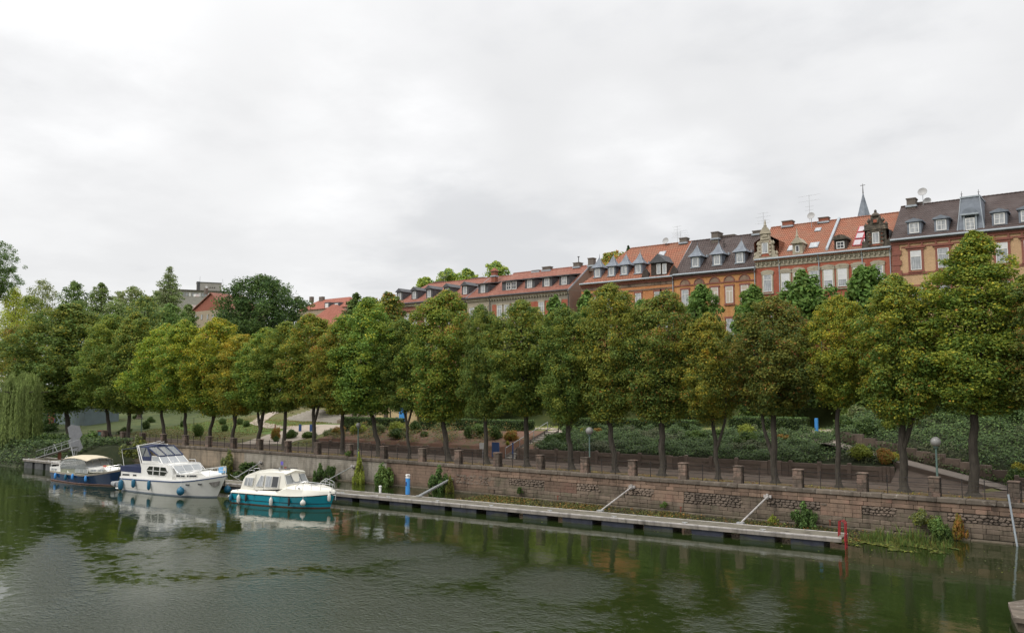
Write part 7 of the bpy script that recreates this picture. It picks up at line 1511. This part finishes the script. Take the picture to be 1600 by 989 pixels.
BL = [('ball', 347, 653, 9, 9, 77, 'round clipped bush farthest left above the lawn path'), ('ball', 374, 656, 8, 9, 77.5, 'round clipped bush left of its twin on the bright lawn'), ('ball', 385, 661, 9, 9, 75.5, 'round clipped bush nearest the plaza on the bright lawn'), ('ball', 352, 672, 8, 10, 71, 'round clipped bush at the plaza corner of the grass bank'),
      ('ball', 285, 658, 6, 9, 73, 'small round bush behind the trunks on the grass bank'), ('green', 310, 682, 11, 20, 66.5, 'leafy bush between two trunks on the grass bank'), ('dark', 229, 662, 9, 11, 70, 'dark bush on the grass bank right of the small lamp'), ('dark', 236, 652, 9, 8, 76, 'dark low bush near the top of the grass bank'), ('dark', 214, 645, 8, 7, 80, 'dark spreading bush highest on the grass bank'), 
      ('dark', 140, 657, 8, 8, 72, 'dark bush left of the double trunks'), ('rust', 432, 675, 9, 17, 67, 'thin reddish twig bush at the plaza edge'), ('dark', 431, 684, 7, 8, 65.6, 'dark ball bush on the red bed by the plaza'), ('dark', 455, 677, 14, 12, 68, 'dark low bush on the red bed behind the trunk'),
      ('green', 482, 672, 16, 10, 69, 'loose green shrub below the two blue posts'), ('grey', 515, 672, 14, 16, 69, 'tall grey-green grassy shrub at the left end of the first hedge'), ('rust', 530, 684, 14, 12, 66.5, 'rusty shrub on the bed below the first hedge'), ('olive' if 0 else 'lime', 560, 680, 18, 14, 67.5, 'yellowish shrub below the first hedge'), ('grey', 590, 678, 14, 16, 68, 'grey plume-like shrub at the foot of the first hedge'),
      ('lime', 622, 676, 20, 16, 68, 'lime green shrub right of the first hedge'), ('dark', 622, 690, 22, 13, 65.8, 'spreading dark juniper between two slanting trunks'), ('dark', 650, 672, 14, 16, 69, 'dark shrub against the middle hedge'), ('ball', 662, 685, 10, 8, 67, 'small flat green bush on the red bed'), ('ball', 731, 688, 12, 17, 67, 'round dark green ball bush in the red bed'), ('green', 757, 680, 24, 18, 68.5, 'tall leafy green shrub in front of the middle hedge'), ('dark', 775, 690, 14, 18, 67, 'dark shrub under the leafy green shrub'), ('rust', 800, 692, 14, 14, 66.5, 'rusty grass tuft beside the garden stairs'), ('yellow', 793, 697, 5, 6, 65.2, 'small yellow flowering bush beside the stairs'),
      ('green', 888, 675, 16, 11, 70, 'bright leafy shrub at the top of the garden stairs'), ('ivy', 860, 696, 14, 14, 66, 'blue-green shrub right of the garden stairs'), ('dark', 880, 692, 18, 14, 66.5, 'dark shrub below the top of the garden stairs'), ('rust', 933, 676, 10, 9, 69.8, 'red and orange flowering bush against the long hedge'), ('yellow', 913, 676, 10, 10, 69.8, 'orange-yellow bush left of the red one by the long hedge'), ('green', 1085, 685, 26, 16, 68.5, 'grey-green shrub at the right end of the long hedge'), ('lime', 1168, 672, 20, 20, 69, 'yellow green bush between the tree stems and the short hedge'), ('dark', 1165, 686, 24, 18, 67.5, 'dark shrub under the yellow green bush'), ('rust', 1225, 682, 16, 8, 69, 'low rusty plants in front of the short hedge'),
      ('green', 1120, 672, 14, 12, 69.5, 'green shrub between the two right hedges'), ('dark', 1322, 672, 24, 20, 72, 'dark laurel bush behind the curved trunk'), ('dark', 1355, 676, 26, 18, 70.5, 'dark laurel bush above the ramp wall'), ('grey', 1345, 655, 34, 26, 76, 'big grey-green bush behind the laurels'), ('lime', 1345, 721, 24, 20, 65.2, 'yellow green rounded bush above the retaining wall by the ramp'), ('rust', 1385, 730, 20, 20, 64.9, 'reddish brown bush by the ramp, at the end of the retaining wall'), ('yellow', 1398, 716, 16, 13, 65.8, 'bright yellow green low bush behind the reddish one'), ('lime', 1390, 668, 14, 22, 71, 'pale yellow leafy shrub left of the knotty trunk'), ('yellow', 1590, 720, 14, 14, 66.8, 'orange-brown low plants on the slope at the right edge'), ('dark', 1590, 748, 26, 26, 65.2, 'dark bush at the right edge by the pillar'),
      ('dark', 195, 683, 14, 9, 65, 'low dark clipped bush on the quay between the two left trunks')]
for k, px, py, hw, hh, Y, lab in BL: bush(k, px, py, hw, hh * 1.15, lab, Y)
WPL = [('green', 600, 768, 24, 32, 53.0, 'leafy green bush at the foot of the wall left of the blue post'), ('lime', 560, 766, 14, 44, 53.3, 'tall yellow green sapling in front of the pale masonry'), ('ivy', 686, 778, 20, 36, 52.9, 'dark green bush under the thick grey strut'), ('green', 545, 706, 6, 8, 54.0, 'tiny green tuft growing on the coping'), ('dark', 517, 766, 12, 22, 53.2, 'dark bush behind the bow rail of the turquoise boat'), ('ivy', 500, 748, 12, 22, 53.4, 'dark green plant on the pale wall above the turquoise boat'), ('yellow', 702, 778, 7, 26, 52.7, 'yellowing upright plant right of the thick strut'),
       ('grey', 356, 745, 12, 28, 53.2, 'pale shrub at the wall behind the bow of the white cruiser'), ('dark', 385, 764, 26, 16, 52.8, 'dark low bush between the white and the turquoise boat'), ('ivy', 1256, 826, 22, 34, 53.2, 'big leaved green fig plant on the wall footing'), ('green', 1465, 838, 22, 30, 53.0, 'green bush leaning over the water right of the reeds'), ('dark', 1478, 848, 14, 18, 52.8, 'dark hollow bush at the water below the green one'), ('grey', 1440, 818, 22, 20, 53.4, 'greyish bramble on the wall above the reeds'), ('rust', 1500, 838, 12, 34, 53.5, 'reddish creeper on the wall right of the reeds'), ('lime', 1208, 820, 8, 12, 53.4, 'small lime green plant at the foot of the thin strut'),
       ('green', 1038, 792, 7, 8, 53.6, 'pale tuft in a joint of the middle wall'), ('dark', 812, 770, 6, 9, 53.6, 'small dark tuft in the rubble of the middle wall'), ('grey', 213, 712, 24, 26, 52.5, 'grey-green shrub behind the navy boat at the wall end'), ('lime', 150, 722, 24, 20, 50.0, 'lime green bush behind the beige canopy'), ('green', 138, 704, 34, 28, 53.0, 'mid green bush mass left of the wall end'), ('dark', 92, 716, 40, 34, 49.0, 'dark bush mass behind the gangway'), ('dark', 60, 722, 24, 40, 46.5, 'dark bush beside the weeping willow'), ('green', 352, 742, 8, 18, 53.5, 'small green plant before the pale wall')]
for k, px, py, hw, hh, Y, lab in WPL: bush('w' + k, px, py, hw * 1.05, hh * 1.0, lab, Y, z=max(.0, min(ony(px, py, Y).z, 2.4)), group='wild plants along the wall', cat='plant', name='wall_plant')
# weeping willow: hanging curtains of narrow leaves
def willow():
    b = onz(8, 727, 0); c = Vector((b.x - 5.3, 45.4, 1.0)); o = empty('willow_tree', c, 0, 'weeping willow trailing its branches to the water at the left edge', 'tree')
    m = MB(); m.tube([(0, 0, -.5), (.1, 0, 2.5), (.3, .1, 5.5), (.2, 0, 8)], [.5, .38, .28, .1], 9)
    for k in range(6): a_ = k * 1.05; m.tube([(.2, 0, 4 + k * .4), (1.6 * math.cos(a_), 1.6 * math.sin(a_), 7.2), (3.2 * math.cos(a_), 3.2 * math.sin(a_), 7.4)], [.16, .1, .03], 6)
    m.build('trunk', BARK, o, smooth=True, local=True)
    rng = np.random.default_rng(5); Cs = []; Ns = []; cols = []; S = []
    for i in range(430):
        a_ = rng.uniform(0, 6.28); r = 2.3 * math.sqrt(rng.uniform(.12, 1)); top = 9.6 + .5 * math.sin(a_ * 3) - .34 * r * r * rng.uniform(.5, 1.3); L = (top - rng.uniform(-.6, 1.6)) * rng.uniform(.72, 1.0) if r > 1.6 else rng.uniform(1.5, 4.5)
        n = int(L * 17); t = rng.random(n); x = r * math.cos(a_) * (1 + .10 * t) + .25 * np.sin(t * 3 + i) * t + rng.normal(0, .06, n); y = r * math.sin(a_) * (1 + .10 * t) + rng.normal(0, .05, n); z = top - t * L
        Cs.append(np.stack([x, y, np.maximum(z, -.75)], -1)); Ns.append(np.tile((math.cos(a_), math.sin(a_), .3), (n, 1)) + rng.normal(0, .3, (n, 3))); cols.append(np.array(PAL['willow'])[rng.integers(0, 3, n)] * rng.uniform(.65, 1.25) * rng.uniform(.8, 1.2, (n, 1)))
    C = np.concatenate(Cs); N = np.concatenate(Ns); col = np.concatenate(cols); N /= np.linalg.norm(N, axis=1, keepdims=True); d_ = np.tile((0, 0, 1.), (len(C), 1)) + rng.normal(0, .25, C.shape); v = np.cross(N, d_); v /= np.linalg.norm(v, axis=1, keepdims=True)
    s_ = (.15 * rng.uniform(.7, 1.3, len(C)))[:, None]; V = np.stack([C - d_ * s_, C + v * s_ * .2, C + d_ * s_, C - v * s_ * .2], 1).reshape(-1, 3); Q = np.arange(len(V)).reshape(-1, 4)
    ob = bpy.data.objects.new('crown', npmesh('willow_crown', V, Q, [LEAF], tint=np.repeat(col, 4, 0))); COL.objects.link(ob); ob.parent = o
willow()
# ground cover: ivy on the banks, scattered litter, water plants
def scatter(name, n, fx, leaf, pal, seed, mat=LEAFD, nrm=(0, -.45, 1), lift=.1, jit=.4):
    rng = np.random.default_rng(seed); C, w = fx(rng, n); k = len(C)
    C = C.copy(); C[:, 2] += rng.random(k) * lift * w
    P_ = np.concatenate([np.array(PAL[q]) for q in pal]); col = P_[rng.integers(0, len(P_), k)] * rng.uniform(.6, 1.35, (k, 1))
    if 'ivy' in name:
        f_ = np.sin(C[:, 0] * .55 + 1.3 * np.sin(C[:, 1] * .9)) + np.sin(C[:, 1] * 1.4 + C[:, 0] * .33 + 2) + rng.normal(0, .25, k)
        for lo_, nm_ in ((1.15, 'lime'), (.75, 'fresh')): k2 = f_ > lo_; col[k2] = np.array(PAL[nm_])[rng.integers(0, 3, int(k2.sum()))] * rng.uniform(.45, .85, (int(k2.sum()), 1))
        k2 = f_ < -1.3; col[k2] = np.array(PAL['grey'])[rng.integers(0, 3, int(k2.sum()))] * rng.uniform(.4, .9, (int(k2.sum()), 1))
        C[:, 2] += .30 * np.clip(np.sin(C[:, 0] * 1.1 + 2 * np.sin(C[:, 1])) - .3, 0, 1) * rng.random(k)
    V, Q, T = leafquads(C, np.tile(np.array(nrm, float), (k, 1)), leaf * rng.uniform(.6, 1.4, k), col, rng, jit=jit)
    o = bpy.data.objects.new(name, npmesh(name, V, Q, [mat], tint=T)); COL.objects.link(o); return tag(o, kind='stuff')
def bank(x0, x1, y0, y1, dens=None):
    def f(rng, n):
        x = rng.uniform(x0, x1, n); y = rng.uniform(y0, y1, n)
        if dens is not None: k = rng.random(n) < dens(x, y); x, y = x[k], y[k]
        z = terr(x, y); h = 1 + 1.2 * (np.sin(x * 1.9) * np.sin(y * 2.3 + x * .7) > .2)
        return np.stack([x, y, z + .04 + .12 * h * (np.sin(x * 2.2 + 1) * np.cos(y * 2.9)) ** 2], -1), h
    return f
scatter('ivy_cover', 66000, bank(-46.0, -19.8, 64.0, 70.8), .07, ('ivy', 'ivy', 'green', 'dark', 'fresh'), 61, lift=.3)
def rdens(x, y):
    rt = (x - RAMP0[0]) / (RAMP1[0] - RAMP0[0]); ry = RAMP0[1] + rt * (RAMP1[1] - RAMP0[1]); return np.where((x < -7) & (y < ry + 1.25), np.where((y < ry - 1.2) & (x < -14.3), 1, 0), 1.)
scatter('ivy_slope', 84000, bank(-20.5, 14, 64.5, 78, rdens), .082, ('ivy', 'dark', 'green', 'ivy', 'fresh'), 62, lift=.35)
scatter('bed_plants', 30000, bank(-76, -52, 64.3, 70.8, lambda x, y: .15 + .85 * ((np.sin(x * .8 + 1) * np.sin(y * 1.1 + x * .3) > .25))), .06, ('olive', 'grey', 'green', 'rust'), 63, lift=.4)
scatter('terrace_plants', 20000, bank(-75, -20, 71.5, 80, lambda x, y: .25 + .0 * x), .07, ('lime', 'olive', 'green'), 64, lift=.08)
def grassf(rng, n):
    x = rng.uniform(-122, -79, n); y = rng.uniform(63.8, 84, n); k = ~((x > -96) & (x < -82)); x, y = x[k], y[k]; return np.stack([x, y, terr(x, y) + .02], -1), np.ones(len(x))
scatter('grass', 30000, grassf, .055, ('olive', 'moss', 'rust', 'green', 'olive'), 65, nrm=(0, -1, .4), lift=.07)
def litter(rng, n):
    x = rng.uniform(-75, 12, n); y = 54.7 + np.abs(rng.normal(0, 1.7, n)); k = rng.random(n) < .35 + .65 * (np.sin(x * .7) * np.sin(x * .23 + 1) > -.2); x, y = x[k], np.minimum(y[k], 63.5); return np.stack([x, y, np.full(len(x), QZ + .02)], -1), np.ones(len(x))
scatter('leaf_litter', 20000, litter, .055, ('yellow', 'moss', 'rust', 'rust', 'olive'), 66, nrm=(0, 0, 1), lift=.03)
def weeds(rng, n):
    x = rng.uniform(-43, -13, n); f_ = (x + 13.2) / -37.6; yd = 46.75 + (43.85 - 46.75) * f_ + DW + .1; u = rng.random(n) ** .8; y = yd + (53.6 - yd) * u
    k = rng.random(n) < np.clip(1.15 - .25 * (x + 43) / 10 - .5 * u + .3 * np.sin(x * .9), .12, 1); x, y = x[k], y[k]; return np.stack([x, y, np.full(len(x), .02)], -1), np.ones(len(x))
def lbank(rng, n):
    x = rng.uniform(-140, -98.5, n); y = rng.uniform(41, 54.6, n); z = terr(x, y); k = z > .02; return np.stack([x[k], y[k], z[k] + .05], -1), np.ones(k.sum())
scatter('bank_plants', 34000, lbank, .13, ('dark', 'green', 'ivy', 'dark'), 71, lift=.8)
scatter('floating_weed', 30000, weeds, .06, ('moss', 'moss', 'green', 'moss', 'rust'), 67, nrm=(0, 0, 1), lift=.08, jit=.25)
def pads(rng, n):
    a_ = rng.uniform(0, 6.28, n); q = np.sqrt(rng.random(n)); c = onz(1400, 852, 0); x = c.x - .2 + 3.3 * q * np.cos(a_); y = c.y + .1 + 1.9 * q * np.sin(a_); k = (y < 53.5) & (np.sin(x * 1.7) * np.sin(y * 2.1 + x) > -.25 + .5 * rng.random(n) * q); return np.stack([x[k], y[k], np.full(k.sum(), .015)], -1), np.ones(k.sum())
scatter('floating_leaves', 2600, pads, .10, ('moss', 'green', 'olive'), 68, nrm=(0, 0, 1), lift=.02, jit=.08)
def specks(rng, n):
    x = rng.uniform(-50, 0, n); y = rng.uniform(34, 53, n); k = rng.random(n) < np.exp(-((y - 47 - (x + 13) * .03) / 4) ** 2) * (.25 + .75 * (x > -14)); x, y = x[k], y[k]; return np.stack([x, y, np.full(len(x), .012)], -1), np.ones(len(x))
scatter('water_specks', 1500, specks, .05, ('lime', 'moss', 'grey'), 69, nrm=(0, 0, 1), lift=.005, jit=.05)
def reeds():
    rng = np.random.default_rng(70); m = MB(); V = []; T = []; c = onz(1402, 848, 0)
    n = 1500
    for i in range(n):
        a_ = rng.uniform(0, 6.28); q = math.sqrt(rng.random()); x = c.x + .2 + 2.6 * q * math.cos(a_); y = c.y + .25 + 1.2 * q * math.sin(a_)
        if y > 53.4: continue
        h = rng.uniform(.2, 1.0) ** 1.3 * (1.1 - .6 * q) * (.55 + .6 * (math.sin(x * 2.1 + 1) * math.sin(y * 3 + x) > -.1))
        if rng.random() < .35 + .3 * math.sin(x * 3.1): continue
        lx, ly = rng.normal(0, .25, 2); w = .018; b_ = rng.uniform(0, 3.14); dx, dy = math.cos(b_) * w, math.sin(b_) * w
        V += [(x - dx, y - dy, -.05), (x + dx, y + dy, -.05), (x + lx * h * .6 + dx, y + ly * h * .6 + dy, h * .65), (x + lx * h * .6 - dx, y + ly * h * .6 - dy, h * .65)]
        V += [(x + lx * h * .6 - dx, y + ly * h * .6 - dy, h * .65), (x + lx * h * .6 + dx, y + ly * h * .6 + dy, h * .65), (x + lx * h * 1.3, y + ly * h * 1.3, h), (x + lx * h * 1.3 - .004, y + ly * h * 1.3, h)]
        cc = np.array(PAL['green' if rng.random() < .7 else 'moss'][rng.integers(0, 3)]) * rng.uniform(.6, 1.2); T += [cc] * 8
    V = np.array(V); o = bpy.data.objects.new('reeds', npmesh('reeds', V, np.arange(len(V)).reshape(-1, 4), [LEAF], tint=np.array(T))); COL.objects.link(o); tag(o, kind='stuff')
reeds()
# small things in the park
def post(px, py, Y, h, w, mat, lab, name='blue_post', cat='post', group=None, z=None):
    p = ony(px, py, Y); zz = tz(p.x, Y) if z is None else z; m = MB(); m.bev((p.x - w / 2, Y - w / 2, zz - .1), (p.x + w / 2, Y + w / 2, zz + h), .02); tag(m.build(name, mat, loc=(p.x, Y, zz)), lab, cat, group)
post(469, 664, 73, .95, .28, BLUED, 'short dark blue post, left one of the pair on the plaza', group='dark blue posts')
post(486, 664, 73, .95, .26, BLUED, 'short dark blue post, right one of the pair on the plaza', group='dark blue posts')
post(620, 648, 76, 1.2, .25, BLUED, 'dark blue post before the pale wall with the blue door', group='dark blue posts')
post(1276, 672, 72, 1.3, .24, BLUEB, 'bright blue post beside the pale path, right of the short hedge')
post(430, 668, 70, 1.4, .10, RUST, 'thin dark post at the corner of the plaza bed', 'thin_post')
# pale building with a blue door behind the hedges
o = empty('pale_pavilion', (-71, 84, zterr(-71)), 0, 'low pale yellow pavilion with a blue door, seen under the crowns behind the first hedge', 'building')
x0, x1 = ony(588, 640, 82).x, ony(652, 640, 82).x; z0 = zterr(-70)
m = MB(); m.box((x0, 82, z0 - .5), (x1, 90, z0 + 3.2)); m.build('wall', surf('stucco_yellow', (.60, .46, .26), (.52, .40, .23), 1, .9), o)
m = MB(); m.box((x0 - .4, 81.6, z0 + 3.2), (x1 + .4, 90.4, z0 + 3.45)); m.build('roof', GREYR, o)
xd = ony(630, 640, 82).x; m = MB(); m.box((xd - .7, 81.93, z0), (xd + .7, 82, z0 + 2.4)); m.build('door', BLUEB, o)
for px in (581, 610): xp = ony(px, 640, 79).x; m = MB(); m.tube([(xp, 79, z0 - .3), (xp, 79, z0 + 3.6)], .09, 8); tag(m.build('wooden_pole', BARK2, loc=(xp, 79, z0)), ('wooden pole left of the blue door', 'wooden pole nearest the blue door')[px > 600], 'pole', 'poles before the pavilion')
# left: red board, recycling bin, grey gable wall
o = empty('red_hoarding', (-126, 57, 3), 0, 'red boarding with a blue frame under the trees at the far left', 'hoarding')
q = onz(80, 662, 2.6); m = MB(); m.cbox((q.x, q.y, 3.6), (2.6, .15, 2.4)); o.location = (q.x, q.y, 2.2); WLOC[o.name] = Vector(o.location); m.build('board', surf('board_red', (.28, .05, .035), (.22, .05, .04), 2, .7), o); m = MB()
for s in (-1.45, 1.45): m.box((q.x + s - .07, q.y - .1, 1.9), (q.x + s + .07, q.y + .1, 5.0))
m.build('frame', BLUED, o)
p = ony(160, 683, 57.5); o = empty('waste_container', (p.x, 57.5, QZ), 0, 'dark green waste container with a red lid at the left end of the railing', 'container')
m = MB(); m.bev((p.x - .55, 57.1, QZ), (p.x + .55, 57.9, QZ + 1.0), .05); m.build('bin_body', surf('bin_green', (.04, .10, .10), (.05, .12, .12), 3, .5), o); m = MB(); m.bev((p.x - .6, 57.05, QZ + 1.0), (p.x + .6, 57.95, QZ + 1.2), .05); m.build('lid', RUST, o)
o = empty('grey_shed', (-137, 78, 3), 0, 'pale grey building wall with a sloping beige roof glimpsed behind the dark tree trunk', 'building')
a = ony(88, 650, 70); b = ony(132, 650, 70); m = MB(); m.box((a.x, 70, 2.5), (b.x, 76, 6.6)); m.build('wall', surf('wall_bluegrey', (.16, .20, .21), (.13, .165, .175), 1, .9), o); m = MB(); m.prism([(a.x - .6, 69.6, 5.4), (a.x + 3.5, 69.6, 8.4), (b.x + .6, 69.6, 6.6), (a.x - .6, 69.6, 5.1)], (0, 7, 0)); m.build('roof', surf('roof_beige', (.34, .28, .21), (.28, .23, .18), 2, .9), o)
# steel posts of the park fence on the lawn
for k, (px, py, Y) in enumerate(((283, 655, 76), (303, 655, 75), (332, 662, 73.5), (361, 668, 71.5))):
    p = ony(px, py, Y); m = MB(); m.tube([(p.x, Y, tz(p.x, Y) - .1), (p.x, Y, tz(p.x, Y) + 1.2)], .04, 6); tag(m.build('lawn_post', IRON, loc=(p.x, Y, tz(p.x, Y))), ('leftmost thin post along the lawn path', 'second thin post from the left along the lawn path', 'third thin post from the left along the lawn path', 'thin post along the lawn path nearest the plaza')[k], 'post', 'thin posts along the lawn path')
